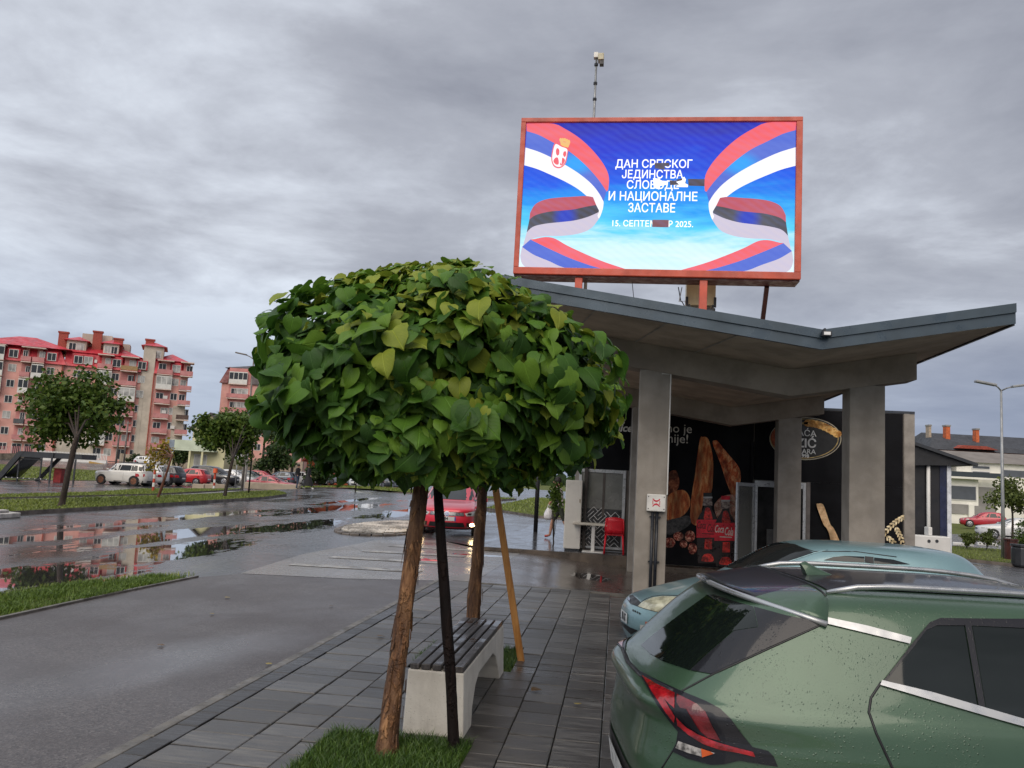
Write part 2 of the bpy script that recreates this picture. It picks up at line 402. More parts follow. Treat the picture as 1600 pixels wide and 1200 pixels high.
m_paver = paver_mat('grey_concrete_paver', (.058,.055,.054), (.195,.188,.178))
m_paverd = paver_mat('dark_concrete_paver', (.034,.033,.034), (.062,.060,.061))
def paver_mesh(w, l, seed, mat):
    r = random.Random(seed); b = .005; z1 = .045; m = MB()
    x, y = w/2-.004, l/2-.0075; tx = [r.uniform(-.0025,.0025) for _ in range(4)]
    m.add([(-x,-y,-.02),(x,-y,-.02),(x,y,-.02),(-x,y,-.02),(-x,-y,z1-b),(x,-y,z1-b),(x,y,z1-b),(-x,y,z1-b),
           (-x+b,-y+b,z1+tx[0]),(x-b,-y+b,z1+tx[1]),(x-b,y-b,z1+tx[2]),(-x+b,y-b,z1+tx[3])],
          [(0,1,5,4),(1,2,6,5),(2,3,7,6),(3,0,4,7),(4,5,9,8),(5,6,10,9),(6,7,11,10),(7,4,8,11),(8,9,10,11)])
    me = bpy.data.meshes.new('paver'); me.from_pydata(m.v, [], m.f); me.materials.append(mat); return me
PITS = [(-1.78,-.86,4.3,5.42),(-1.78,-.88,7.46,8.42)]
PW = .31; lens = [.25,.27,.29]
variants = {(l, s): paver_mesh(PW, l, s*7+int(l*100), m_paver) for l in lens for s in range(3)}
rp = random.Random(4); slots = []
k = 0
while True:
    xc = -.045+PW/2+.62-PW*k
    k += 1
    if xc-PW/2 < PX0-.02: break
    y = PY0+rp.uniform(-.2, 0)
    yend = PY1+ (.30*(xc-PX1)/(PX0-PX1))
    while y < yend-.12:
        l = rp.choice(lens)
        cy = y+l/2; y += l
        x0, x1, y0, y1 = xc-PW/2, xc+PW/2, cy-l/2, cy+l/2; rem = [(x0, x1, y0, y1)]
        for a, b, c, d in PITS:
            if x0 < b and x1 > a and y0 < d and y1 > c:
                rem = []
                if x0 < a-.03: rem.append((x0, a, y0, y1))
                if x1 > b+.03: rem.append((b, x1, y0, y1))
                if not rem:
                    if y0 < c-.03: rem.append((x0, x1, y0, c))
                    if y1 > d+.03: rem.append((x0, x1, d, y1))
        if x0 < -2.40: rem = [(-2.632, r1, s0, s1) for r0, r1, s0, s1 in rem]
        for r0, r1, s0, s1 in rem: slots.append(((r0+r1)/2, (s0+s1)/2, l, rp.randrange(3), (r1-r0)/PW, (s1-s0)/l))
def vis(s): return 0 if s[1] < 4.25 else (1/(s[1]*s[1]))*(1 if s[0] < .42 else .02)
slots.sort(key=vis, reverse=True)
npv = 0
stuffp = MB()
for i, (x, y, l, s, kx, ky) in enumerate(slots):
    me = variants[(l, s)]; z = gh(x, y)+rp.uniform(-.003, .003)
    if i < 296:
        o = link('paver', me, pavement); o.location = (x, y, z); o.scale = (kx, ky, 1)
    else:
        stuffp.add([(v.co.x*kx+x, v.co.y*ky+y, v.co.z+z) for v in me.vertices], [tuple(p.vertices) for p in me.polygons])
tag(stuffp.build('pavers', m_paver, pavement, fix=False), kind='stuff')
# dark border strip and pale kerb stones along the footpath
m_kerb = pm('kerb_concrete', (.135,.125,.112), .5, .25, 5, .35, 60, world=True)
kerb = thing('kerb', 'narrow pale concrete kerb between the asphalt footpath and the paved strip', 'kerb', (-2.83, 8, 0))
y = -4.0; rk = random.Random(2)
while y < 13.3:
    mb = MB().box(-2.885, -2.80, y+.004, min(y+.996, 13.42), -.05, .040+rk.uniform(-.004,.004)); mb.build('kerb_stone', m_kerb, kerb, bevel=.008); y += 1.0
db = thing('border', 'dark charcoal border course of pavers beside the pale kerb', 'paving border', (-2.7, 8, 0))
y = -3.0
first = None
while y < 13.25:
    if first is None:
        first = MB().box(-.074, .074, -.146, .146, -.03, .042).build('border_paver', m_paverd, db, world=False, bevel=.006); o = first
    else:
        o = first.copy(); COL.objects.link(o)
    o.location = (-2.716-db.location.x, y-db.location.y, rk.uniform(-.003,.003)); y += .30
# cross kerb at the pavement's far end
MB().beam((-2.6,13.44,.02),(1.2,13.15,.02-.19*sm(.1,.9,1.0)*0),.07,.05).build('end_kerb', m_kerb, kerb)
# grass -----------------------------------------------------------
def blade_mat(name, cols):
    t = NT(name); oi = t.n('ShaderNodeNewGeometry'); n = t.noise(t.pos(), 2.2, 4, .7); 
    c = t.ramp(t.math('ADD', t.math('MULTIPLY', oi.outputs['Random Per Island'], .8), t.math('MULTIPLY', t.math('SUBTRACT', n, .5), .9)), [(0, cols[0]), (.45, cols[1]), (.8, cols[2]), (1, cols[3])])
    t.set(col=c, rough=.45, spec=.35, sss=.0); return t.m
m_blade = blade_mat('grass_blade', [(.020,.048,.008),(.045,.095,.014),(.085,.150,.024),(.19,.20,.07)])
m_blade3 = blade_mat('grass_blade_short', [(.045,.085,.012),(.085,.145,.020),(.13,.20,.032),(.22,.21,.085)])
m_blade2 = blade_mat('grass_blade_dry', [(.085,.120,.018),(.15,.195,.032),(.21,.25,.05),(.30,.27,.10)])
def grass(name, region, n, h, w, mat, seed, dz=0, dens=None, segs=2):
    r = random.Random(seed); m = MB(); xs = [p[0] for p in region]; ys = [p[1] for p in region]; c = 0; tries = 0
    while c < n and tries < n*20:
        tries += 1
        x, y = r.uniform(min(xs), max(xs)), r.uniform(min(ys), max(ys))
        if not poly_pt_in((x, y), region): continue
        if dens and r.random() > dens(x, y): continue
        c += 1; a = r.uniform(0, 6.283); hh = h*r.uniform(.45, 1.25); ln = hh*r.uniform(.2, .9); b = r.uniform(0, 6.283); ww = w*r.uniform(.6, 1.3)
        z = gh(x, y)+dz; dx, dy = math.cos(a)*ww/2, math.sin(a)*ww/2; ex, ey = math.cos(b)*ln, math.sin(b)*ln
        if segs == 2: m.add([(x-dx,y-dy,z),(x+dx,y+dy,z),(x+dx*.7+ex*.35,y+dy*.7+ey*.35,z+hh*.6),(x-dx*.7+ex*.35,y-dy*.7+ey*.35,z+hh*.6),(x+ex,y+ey,z+hh*.95)], [(0,1,2,3),(3,2,4)])
        else: m.add([(x-dx,y-dy,z),(x+dx,y+dy,z),(x+ex,y+ey,z+hh)], [(0,1,2)])
    return tag(m.build(name, mat, fix=False), kind='stuff')
for i, (a, b, c, d) in enumerate(PITS):
    pp = [(a,c),(b,c),(b,d),(a,d)]
    sheet('soil_bed', pp, m_soil, .03, .3)
    grass('grass', pp, 11000 if i == 0 else 4200, .072, .0055, m_blade, 3+i, .03)
verge = [(-7.35,5.0),(-6.32,5.0),(-6.33,8.2),(-6.28,9.6),(-6.25,11.7),(-6.75,11.6),(-7.05,10.6),(-7.3,9.6)]
sheet('verge', verge, m_soil, .03, .5); tag(skirt(verge, -.02, .03).build('verge_edge', m_earth), kind='structure')
grass('grass', verge, 24000, .060, .0085, m_blade3, 11, .03, dens=lambda x, y: .25+.75*sm(-.2, .5, math.sin(x*9+y*2.1)+math.sin(y*5.3-x*4)))
grass('grass', [(-7.7,6),(-7.2,6),(-7.0,10.4),(-6.6,11.9),(-6.3,12.1),(-6.6,12.2),(-7.2,11.2),(-7.6,9.5)], 1800, .07, .012, m_blade2, 12, 0)
MB().beam((-6.29,5,.01),(-6.29,9.8,.01),.05,.06).beam((-6.29,9.8,.01),(-6.22,11.9,.01),.05,.06).build('path_kerb', m_kerb, kerb)
# left grass islands with a path between
isl = [(-16.5,6),(-16.4,20),(-16.75,27),(-17.3,33),(-17.8,40),(-18.4,44.5),(-19.3,46.3),(-20.5,47.6),(-21.2,45),(-20.9,38),(-20.7,28),(-20.4,6)]
isl2 = [(-22.2,6),(-22.3,28),(-22.6,38),(-23.2,47),(-24.6,52),(-29.5,54),(-30.5,50),(-27,40),(-25.6,30),(-25.3,6)]
m_kerbd = pm('old_dirty_kerb', (.13,.11,.095), .6, .35, 2, .4, 30, world=True)
for nm, pl, n in (('grass_island', isl, 16000), ('grass_island', isl2, 12000)):
    sheet(nm, pl, m_soil, .11, 2.0); tag(skirt(pl, -.1, .115).build('island_kerb', m_kerbd), kind='structure')
    grass('grass', pl, n, .065, .035, m_blade2, n, .11, segs=1, dens=lambda x, y: 1 if y > 17 else .1)
sheet('path_between_islands', [(-20.4,4),(-20.9,38),(-21.2,46),(-23.1,47.5),(-22.6,38),(-22.2,4)], pm('pale_path_concrete', (.22,.21,.20), .5, .2, 2, world=True), .05, 3.0)
i3 = [(-27,60.5),(-15,60.2),(-8.6,62),(-8.0,66),(-15,68),(-27,67)]
sheet('grass_island', i3, m_soil, .11, 2.0); tag(skirt(i3, -.1, .115).build('island_kerb', m_kerbd), kind='structure'); grass('grass', i3, 5000, .14, .05, m_blade2, 77, .11, segs=1)
i4 = [(-7.0,44),(-3.6,38),(-1.0,38),(-1.0,75),(-7.5,75)]
sheet('grass_island', i4, m_soil, .10, 2.0); tag(skirt(i4, -.1, .105).build('island_kerb', m_kerbd), kind='structure'); grass('grass', i4, 5000, .14, .04, m_blade2, 78, .10, segs=1)
i5 = [(8.6,31),(13.2,32.2),(15.5,31.4),(24,26),(40,26),(40,40),(17,43),(12,41.5),(9,38)]
sheet('grass_island', i5, m_soil, .10, 2.0); tag(skirt(i5, -.1, .105).build('island_kerb', m_kerbd), kind='structure'); grass('grass', i5, 9000, .10, .03, m_blade2, 79, .10, segs=1)
fld = [(-43.2,24),(-43.2,92),(-60,98),(-105,103),(-160,103),(-160,24)]
sheet('grass_field', fld, m_soil, .02, 4.0); grass('grass', [(-43.5,45),(-43.5,92),(-60,97),(-80,97),(-80,45)], 9000, .16, .10, m_blade2, 80, .02, segs=1)
# gravel island
gc = (-6.9, 25.2); ga, gb = 1.15, 3.5
gp = [(gc[0]+ga*math.cos(t*math.pi/14), gc[1]+gb*math.sin(t*math.pi/14)) for t in range(28)]
gi = sheet('gravel_bed', gp, pm('gravel_bed_stone', (.27,.25,.22), .6, .3, 30, .6, 60, world=True), .05, 1.0)
m_peb = pm('pebble', (.40,.37,.33), .45, .45, 1.2, world=True)
r = random.Random(9); pb = MB()
for _ in range(3200):
    t = r.uniform(0, 6.283); q = math.sqrt(r.random())*.97; x, y = gc[0]+ga*q*math.cos(t), gc[1]+gb*q*math.sin(t); s = r.uniform(.025,.06); z = gh(x, y)+.065+.05*(1-q*q)
    a, b, c = s*r.uniform(.7,1.3), s*r.uniform(.7,1.3), s*r.uniform(.5,.8)
    pb.add([(x-a,y,z),(x,y-b,z),(x+a,y,z),(x,y+b,z),(x,y,z+c),(x,y,z-c)], [(0,1,4),(1,2,4),(2,3,4),(3,0,4),(1,0,5),(2,1,5),(3,2,5),(0,3,5)])
tag(pb.build('gravel', m_peb, fix=False), kind='stuff')
ge = thing('kerb_ring', 'ring of rough brown edging blocks round the gravel traffic island', 'kerb', (gc[0], gc[1], 0))
for k in range(30):
    a0, a1 = 2*math.pi*k/30, 2*math.pi*(k+.9)/30
    f = lambda a, s: (gc[0]+(ga+s)*math.cos(a), gc[1]+(gb+s)*math.sin(a))
    mb = MB().prism([f(a0,.02), f(a0,.22), f(a1,.22), f(a1,.02)], -.05, .040+.025*r.random()); mb.build('edging_block', m_kerbd, ge, bevel=.02)
# pale slab lying on the far kerb
MB().prism([(-16.35,19.2),(-15.7,19.4),(-15.75,20.3),(-16.3,20.5)], .0, .13).prism([(-16.25,19.5),(-15.9,19.6),(-15.95,20.1),(-16.2,20.2)], .13, .2).build('broken_slab', pm('pale_broken_concrete', (.46,.44,.42), .7, .2, 6, .5, 20), bevel=.02)
tag(bpy.data.objects['broken_slab'], 'pale broken concrete slab lying at the kerb of the far grass strip', 'slab')
# ------------------------------------------------------------------ bakery pavilion
m_conc = pm('grey_render_column', (.30,.268,.232), .8, .12, 2.2, .25, 55, streak=2.5)
m_soff = pm('soffit_board', (.42,.335,.255), .85, .15, 1.6, .2, 40, streak=1.2)
m_beam = pm('brown_grey_beam', (.29,.245,.20), .85, .14, 2.0, .2, 50, streak=1.5)
m_fasc = pm('slate_blue_flashing', (.050,.074,.098), .36, .12, 1.5, .04, 8, metal=.25)
m_black = pm('black_banner_vinyl', (.006,.006,.008), .55, .2, 1.1, .25, 2.5, spec=.12)
m_alu = pm('aluminium_frame', (.50,.51,.52), .38, .08, 6, metal=.4)
m_white = pm('white_metal_paint', (.72,.70,.66), .42, .08, 3, .05, 20)
m_wallg = pm('grey_brown_wall', (.23,.21,.19), .85, .15, 2, .2, 40)
m_step = pm('wet_brown_step', (.10,.075,.055), .38, .35, 2.2, .4, 35, world=True)
m_plat = pm('wet_terrace_tile', (.070,.066,.068), .16, .3, 2.5, .05, 30, world=True, rvar=.10)
def glass(name, col=(.02,.025,.028), rough=.04, a=1.0):
    if name in MATS: return MATS[name]
    t = NT(name); t.set(col=col, rough=rough, spec=.5); MATS[name] = t.m; return t.m
m_frost = pm('frosted_window_glass', (.20,.20,.185), .22, .15, 1.2, spec=.6)
m_dark = pm('dark_interior', (.012,.011,.011), .7, .3, 2)
bk = thing('bakery', 'low bakery pavilion with butterfly roof on grey concrete columns and black bread banners', 'bakery', (2.5, 19.8, 0))
ZV, XV, SL_, SR_ = 3.59, 2.51, .150, .174
def soff(x): return ZV + (SR_*(x-XV) if x > XV else SL_*(XV-x))
XL, XR, YF, YB = -1.75, 4.82, 10.72, 24.0
# roof slab with sloped underside
def vslab(x0, x1, y0, y1, lo, hi):
    xs_ = [x0, XV, x1]; vs = []
    for y in (y0, y1):
        for x in xs_: vs.append((x, y, soff(x)+lo))
        for x in xs_: vs.append((x, y, soff(x)+hi))
    q = lambda k, i, t: k*6+t*3+i
    fs = []
    for i in (0, 1):
        fs += [(q(0,i,0),q(0,i+1,0),q(0,i+1,1),q(0,i,1)), (q(1,i,0),q(1,i,1),q(1,i+1,1),q(1,i+1,0)), (q(0,i,0),q(1,i,0),q(1,i+1,0),q(0,i+1,0)), (q(0,i,1),q(0,i+1,1),q(1,i+1,1),q(1,i,1))]
    fs += [(q(0,0,0),q(0,0,1),q(1,0,1),q(1,0,0)), (q(0,2,0),q(1,2,0),q(1,2,1),q(0,2,1))]
    return vs, fs
roof = MB().add(*vslab(XL+.03, XR-.03, YF+.04, YB, .004, .20)).build('roof', m_soff, bk)
for nm, a, b in (('fascia', XL, XV), ('fascia', XV, XR)):
    m = MB()
    for lo, hi, y in ((-.005,.135,YF-.004),(.135,.25,YF-.030)):
        m.add([(a,y,soff(a)+lo),(b,y,soff(b)+lo),(b,y,soff(b)+hi),(a,y,soff(a)+hi),(a,YF+.05,soff(a)+lo),(b,YF+.05,soff(b)+lo),(b,YF+.05,soff(b)+hi),(a,YF+.05,soff(a)+hi)],
              [(0,1,2,3),(7,6,5,4),(0,4,5,1),(3,2,6,7),(0,3,7,4),(1,5,6,2)])
    m.build(nm, m_fasc, bk)
MB().add([(XR-.02,YF+.051,soff(XR)-.02),(XR+.012,YF+.051,soff(XR)-.02),(XR+.012,YB,soff(XR)-.02),(XR-.02,YB,soff(XR)-.02),(XR-.02,YF+.051,soff(XR)+.25),(XR+.012,YF+.051,soff(XR)+.25),(XR+.012,YB,soff(XR)+.25),(XR-.02,YB,soff(XR)+.25)],
         [(0,3,2,1),(4,5,6,7),(0,1,5,4),(1,2,6,5),(2,3,7,6),(3,0,4,7)]).build('side_fascia', pm('dark_edge_trim',(.02,.02,.025),.4), bk)
for x in (-.4, .55, 1.45):
    MB().add([(x,YF+.06,soff(x)+.001),(x+.018,YF+.06,soff(x+.018)+.001),(x-.35,12.6,soff(x-.35)+.001),(x-.368,12.6,soff(x-.368)+.001)], [(0,1,2,3)]).add([(x,YF+.06,soff(x)-.006),(x+.018,YF+.06,soff(x+.018)-.006),(x-.35,12.6,soff(x-.35)-.006),(x-.368,12.6,soff(x-.368)-.006)], [(3,2,1,0)]).build('soffit_joint', pm('joint_strip',(.34,.31,.28),.8), bk)
for y0, xe in ((12.6, 4.30), (18.8, 4.47), (23.2, 4.47)):
    m = MB(); m.add(*vslab(XL+.25, xe, y0, y0+.45, -.40, .003)); m.build('beam', m_beam, bk, bevel=.006)
    for a, b in ((.28, .75), (3.36, 3.86) if y0 < 15 else (3.50, 4.0)):
        zt = min(soff(a), soff(b))-.40; 
        m = MB(); n = 4
        m.prism([(a, y0+.012), (b, y0+.012), (b, y0+.44), (a, y0+.44)], -.30, zt+.06); m.build('column', m_conc, bk, bevel=.012)
# fittings on the first column
jb = thing('junction_box', 'white junction box with red emblem fixed to the concrete column', 'electrical box', tuple(onY(1024, 786, 12.6)))
p0, p1 = onY(1010, 798, 12.60), onY(1040, 773, 12.60)
MB().box(p0.x, p1.x, 12.52, 12.61, p0.z, p1.z).build('box_body', m_white, jb, bevel=.012)
cxb, czb = (p0.x+p1.x)/2, (p0.z+p1.z)/2; m_redp = pm('red_print', (.55,.02,.05), .5)
em = MB(); 
for sgn in (1, -1):
    pts = [(0,.0),(.028*sgn,.012),(.058*sgn,.045),(.05*sgn,.055),(.02*sgn,.03),(0,.028)]
    em.add([(cxb+x, 12.517, czb+z+.01) for x, z in pts], [tuple(range(6))]); em.add([(cxb+x, 12.517, czb-z-.004) for x, z in pts], [tuple(range(6))])
em.box(cxb-.055, cxb-.046, 12.515, 12.518, czb-.025, czb+.035).box(cxb+.046, cxb+.055, 12.515, 12.518, czb-.025, czb+.035)
em.build('emblem', m_redp, jb, fix=False)
for dx in (-1, 1):
    for dz in (-1, 1): MB().cyl((cxb+dx*.115, 12.517, czb+dz*.09), (cxb+dx*.115, 12.51, czb+dz*.09), .008, n=8).build('screw', pm('dark_screw', (.05,.05,.05), .5), jb)
cd = thing('conduit', 'pair of black conduits running down the column below the white box', 'conduit', (cxb, 12.55, -.2))
m_cab = pm('black_conduit_plastic', (.014,.016,.022), .4)
for dx in (-.035, .03): MB().tube([(cxb+dx-.01, 12.575, p0.z+.004), (cxb+dx-.012, 12.575, -.2)], .024, 10).build('pipe', m_cab, cd, smooth=True)
for z in (1.28, .62, .1): MB().box(cxb-.09, cxb+.075, 12.57, 12.606, z, z+.018).build('clip', m_cab, cd)
q0, q1 = onY(1049, 541, 12.6), onY(1042, 772, 12.6)
MB().tube([(q0.x-.13, 12.59, soff(.6)-.42), (.742, 12.588, soff(.6)-.43), (.742, 12.588, p1.z)], .010, 8).build('cable', m_white)
tag(bpy.data.objects['cable'], 'thin white cable running down the column edge to the white box', 'cable')
# ---- rear building walls
YW = 19.80
MB().box(.9, 6.46, YW, 26, -.35, 3.70).box(.28,.9,19.26,26,-.35,4.0).build('wall', m_wallg, bk)
MB().box(.9, 6.70, YW-.02, 26, 3.703, 3.76).build('wall_cap', pm('blue_black_cap', (.03,.036,.05), .4), bk)
MB().box(6.463, 6.58, YW-.03, YW+.25, -.35, 3.70).box(6.583,6.70,YW-.01,YW+.25,-.35,3.70).build('corner_post', pm('grey_corner_post', (.27,.245,.22), .7, .15, 3, .2, 30), bk)
MB().box(6.47, 6.69, YW+.26, 26, -.35, 3.70).build('side_wall', m_wallg, bk)
MB().box(-1.05, .277, 20.5, 26, .1, 4.3).build('wall', m_wallg, bk)
stp = MB().box(.92, 6.7, 19.30, 19.79, -.35, -.06).build('step', m_step, bk, bevel=.015)
tp = [(-3.16,19.60),(.95,19.60),(.95,20.45),(-1.0,27),(-2.9,31.5),(-3.0,31.5)]
terr = MB().prism([(-3.16,19.60),(.275,19.60),(.275,20.49),(-1.06,20.49),(-1.06,31.5),(-3.0,31.5)], -.35, .097).build('terrace', m_plat, bk, bevel=.01)
MB().prism([(-3.17,19.54),(.275,19.54),(.275,19.597),(-3.17,19.597)], -.35, .094).build('terrace_edge', m_step, bk)
# ---- banners (flat print) on the wall
def wp(px, py, y): return tuple(onY(px, py, y))
def pxpoly(pts, y): return MB().poly([wp(a, b, y) for a, b in pts])
def smooth_poly(pts, n=5, closed=True):
    out = []; N_ = len(pts)
    for i in range(N_ if closed else N_-1):
        p0, p1, p2, p3 = (pts[(i-1) % N_], pts[i], pts[(i+1) % N_], pts[(i+2) % N_]) if closed else (pts[max(i-1,0)], pts[i], pts[i+1], pts[min(i+2,N_-1)])
        for k in range(n):
            t = k/n
            out.append(tuple(.5*(2*p1[j]+(p2[j]-p0[j])*t+(2*p0[j]-5*p1[j]+4*p2[j]-p3[j])*t*t+(3*p1[j]-p0[j]-3*p2[j]+p3[j])*t**3) for j in (0, 1)))
    if not closed: out.append(pts[-1])
    return out
MB().box(.93, 3.12, YW-.022, YW-.004, -.05, 3.66).build('banner', m_black, bk)
MB().box(3.14, 6.44, YW-.020, YW-.004, 2.02, 3.69).box(4.32, 6.44, YW-.018, YW-.004, -.05, 2.018).build('banner', m_black, bk)
MB().box(-1.04, .26, 20.47, 20.497, 2.09, 4.2).build('banner', m_black, bk)
def bread(name, c1, c2, c3, sc=9, rot=0, st=(1,1,1)):
    t = NT(name); v = t.map(t.co(), st, rot=(0, rot, 0)); n = t.noise(v, sc, 6, .65, .6); n2 = t.noise(t.co(), sc*5, 4, .7); n3 = t.noise(v, sc*.35, 2)
    c = t.ramp(n, [(.30, c3), (.46, c1), (.60, c2), (.74, (c2[0]*1.4, c2[1]*1.5, c2[2]*1.7))])
    c = t.mix(t.rng(n2, .5, .75, 0, .55), c, c3); c = t.mix(t.rng(n3, .35, .62, .75, 0), c, tuple(q*.5 for q in c3))
    t.set(col=t.mix(1.0, c, (1.55,1.5,1.4), 'MULTIPLY'), rough=.5, spec=.2); return t.m
mb1 = bread('printed_baguette', (.44,.115,.035), (.50,.25,.10), (.18,.035,.016), 7, .1, (1.8,1,.5))
mb2 = bread('printed_seeded_loaf', (.44,.085,.028), (.50,.24,.11), (.16,.028,.014), 11, -.4, (1.5,1,.8))
mb3 = bread('printed_dark_loaf', (.20,.055,.025), (.36,.13,.06), (.035,.012,.010), 12)
mb4 = bread('printed_flour_loaf', (.40,.30,.24), (.30,.07,.05), (.16,.05,.03), 22)
mb5 = bread('printed_berries', (.20,.02,.015), (.55,.28,.20), (.015,.006,.006), 18)
Z5 = lambda pts: [(1060+x/5, 640+y/5) for x, y in pts]
dY = [YW-.024]
def pp(name, pts, mat, sm_=4):
    dY[0] -= .0016
    return pxpoly(smooth_poly(pts, sm_) if sm_ else pts, dY[0]).build(name, mat, bk, fix=False)
pp('printed_loaf', [(1041,752),(1046,738),(1056,735),(1061,748),(1060,762),(1050,772),(1041,777)], mb3)
pp('printed_baguette', Z5([(170,225),(190,214),(215,214),(238,240),(262,330),(272,430),(268,560),(255,650),(200,700),(170,860),(140,905),(95,870),(96,760),(108,640),(128,520),(145,380)]), mb1)
pp('printed_baguette', Z5([(268,250),(280,241),(305,245),(350,300),(400,360),(445,410),(480,470),(488,530),(478,590),(455,670),(425,690),(400,630),(365,540),(335,440),(300,350),(276,290)]), mb2)
pp('printed_round_loaf', [(1041,790),(1044,775),(1056,767),(1069,766),(1077,776),(1078,790),(1070,803),(1055,812),(1042,812)], mb1)
pp('printed_round_loaf', Z5([(280,760),(300,715),(350,675),(420,665),(465,690),(470,900),(400,920),(310,860)]), mb4)
pp('printed_cloth', [(1041,815),(1060,809),(1076,806),(1079,818),(1066,828),(1050,835),(1041,833)], pm('printed_dark_cloth', (.04,.035,.035), .5, .8, 14, col2=(.006,.006,.006)))
for c in ((1046,848,9,8),(1060,838,8,7),(1078,838,8,9),(1082,857,7,9),(1068,850,6,6)):
    pp('printed_roll', [(c[0]+c[2]*math.cos(a), c[1]+c[3]*math.sin(a)) for a in [k*.628 for k in range(10)]], mb5, 2)
m_cola = pm('printed_cola', (.014,.004,.004), .35, .4, 5); m_colr = pm('printed_red_label', (.78,.016,.036), .4, .2, 8); m_cap1 = pm('printed_black_cap', (.015,.015,.016), .4)
m_glow = pm('printed_lit_cola', (.85,.035,.025), .35, .5, 9); m_clear = pm('printed_clear_neck', (.30,.24,.20), .3, .5, 20, col2=(.06,.02,.02)); m_cream = pm('cream_print', (.74,.70,.62), .5); m_silver = pm('printed_silver_band',(.45,.44,.43),.4)
for dx, dy, capm, lab, ltx in ((0, 0, m_cap1, m_colr, pm('printed_dark_red', (.09,.004,.008), .5)), (28, 5, m_colr, m_colr, m_cream)):
    S = lambda pts: [(1088.5+dx+x, 770+dy+y) for x, y in pts]
    pp('printed_bottle', S([(14,18),(22,18),(24,26),(32,42),(32,60),(31,88),(31,108),(28,110),(6,110),(2,108),(1,88),(0,60),(1,42),(10,26)]), m_cola, 3)
    pp('printed_bottle_glow', S([(14,24),(20,24),(24,36),(24,42),(12,42),(12,34)]), m_glow, 2); pp('printed_bottle_glow', S([(13,72),(24,72),(24,88),(12,88)]), m_glow, 0); pp('printed_bottle_glow', S([(7,105),(12,96),(23,96),(27,105),(22,108),(10,107)]), m_glow, 2)
    pp('printed_bottle_neck', S([(11,6),(23,6),(25,20),(9,20)]), m_clear, 0)
    pp('printed_cap', S([(10.5,0),(24,0),(24,6),(10.5,6)]), capm, 0); pp('printed_cap_band', S([(10.5,6),(24.5,6),(24.5,8.5),(10.5,8.5)]), m_silver, 0)
    pp('printed_label', S([(-.3,42),(32.3,42),(32.3,70),(-.3,70)]), lab, 0)
    dY[0] -= .0016
    txt('Coca', ltx, 'lettering', bk, wp(1095.5+dx, 821+dy+(1 if dx else 0), dY[0]), width=.20, size=.24, shear=.35, bold=.012); txt('Cola', ltx, 'lettering', bk, wp(1111+dx*.98, 826+dy, dY[0]), width=.19, size=.26, shear=.35, bold=.012)
    pp('printed_rule', S([(8,63),(27,64),(27,65.3),(8,64.3)]), ltx, 0)
yl = dY[0]-.002
txt('samo je', m_cream, 'lettering', bk, wp(1050.5, 669.5, YW-.026), size=.30); txt('sitnije!', m_cream, 'lettering', bk, wp(1050, 685.5, YW-.026), size=.30, bold=.006)
txt('Ukus', m_cream, 'lettering', bk, wp(959, 657, 20.465), size=.26, shear=.25, bold=.03); txt('pšenice', m_cream, 'lettering', bk, wp(962.5, 668.5, 20.465), size=.26, shear=.25, bold=.03)
# oval bakery logo
def oval(cx, cy, rx, ry, y, n=48): return MB().poly([wp(cx+rx*math.cos(2*math.pi*k/n), cy+ry*math.sin(2*math.pi*k/n), y) for k in range(n)])
m_gold = pm('gold_print', (.50,.36,.13), .45, .3, 8); m_pale = pm('pale_gold_print', (.62,.56,.42), .5); m_blk = pm('black_print', (.008,.008,.010), .45)
oval(1258.5,685.5,56.2,33.2,YW-.024).build('logo_rim', m_pale, bk, fix=False); oval(1258.5,685.5,55.2,32.3,YW-.026).build('logo_field', m_blk, bk, fix=False)
oval(1257,685.5,53.5,31,YW-.028).build('logo_rim', m_gold, bk, fix=False); oval(1256.8,685.2,52.2,29.9,YW-.030).build('logo_field', m_blk, bk, fix=False)
pxpoly(smooth_poly([(1205,690),(1205,678),(1213,668),(1222,664),(1217,676),(1216,690),(1219,704),(1212,700)], 4), YW-.032).build('logo_crust', pm('printed_crust', (.34,.085,.035), .45, .6, 9, col2=(.12,.02,.012)), bk, fix=False)
m_bre = bread('printed_plaited_loaf', (.52,.27,.07), (.70,.48,.20), (.30,.11,.025), 16)
for k in range(8):
    t = k/7; x = 1262+t*45; y = 661+t*t*14+t*3
    pxpoly([(x+7.2*math.cos(a)+1, y+5.8*math.sin(a)+(a > 3)*0) for a in [j*.524 for j in range(12)]], YW-.032-.0008*k).build('logo_loaf', m_bre, bk, fix=False)
pxpoly([(1250,660),(1264,659),(1262,663),(1250,663)], YW-.032).build('logo_stalk', m_gold, bk, fix=False)
m_wt = pm('white_print', (.70,.70,.70), .5)
txt('BRAĆA', m_wt, 'lettering', bk, wp(1253, 677, YW-.040), size=.20, bold=.006); 
txt('RAZIĆ', m_wt, 'lettering', bk, wp(1247, 692.5, YW-.040), size=.285, bold=.022); txt('PEKARA', m_wt, 'lettering', bk, wp(1254.5, 705.5, YW-.040), size=.16, bold=.012); txt('1998', m_wt, 'lettering', bk, wp(1256.5, 712.5, YW-.040), size=.11, bold=.02)
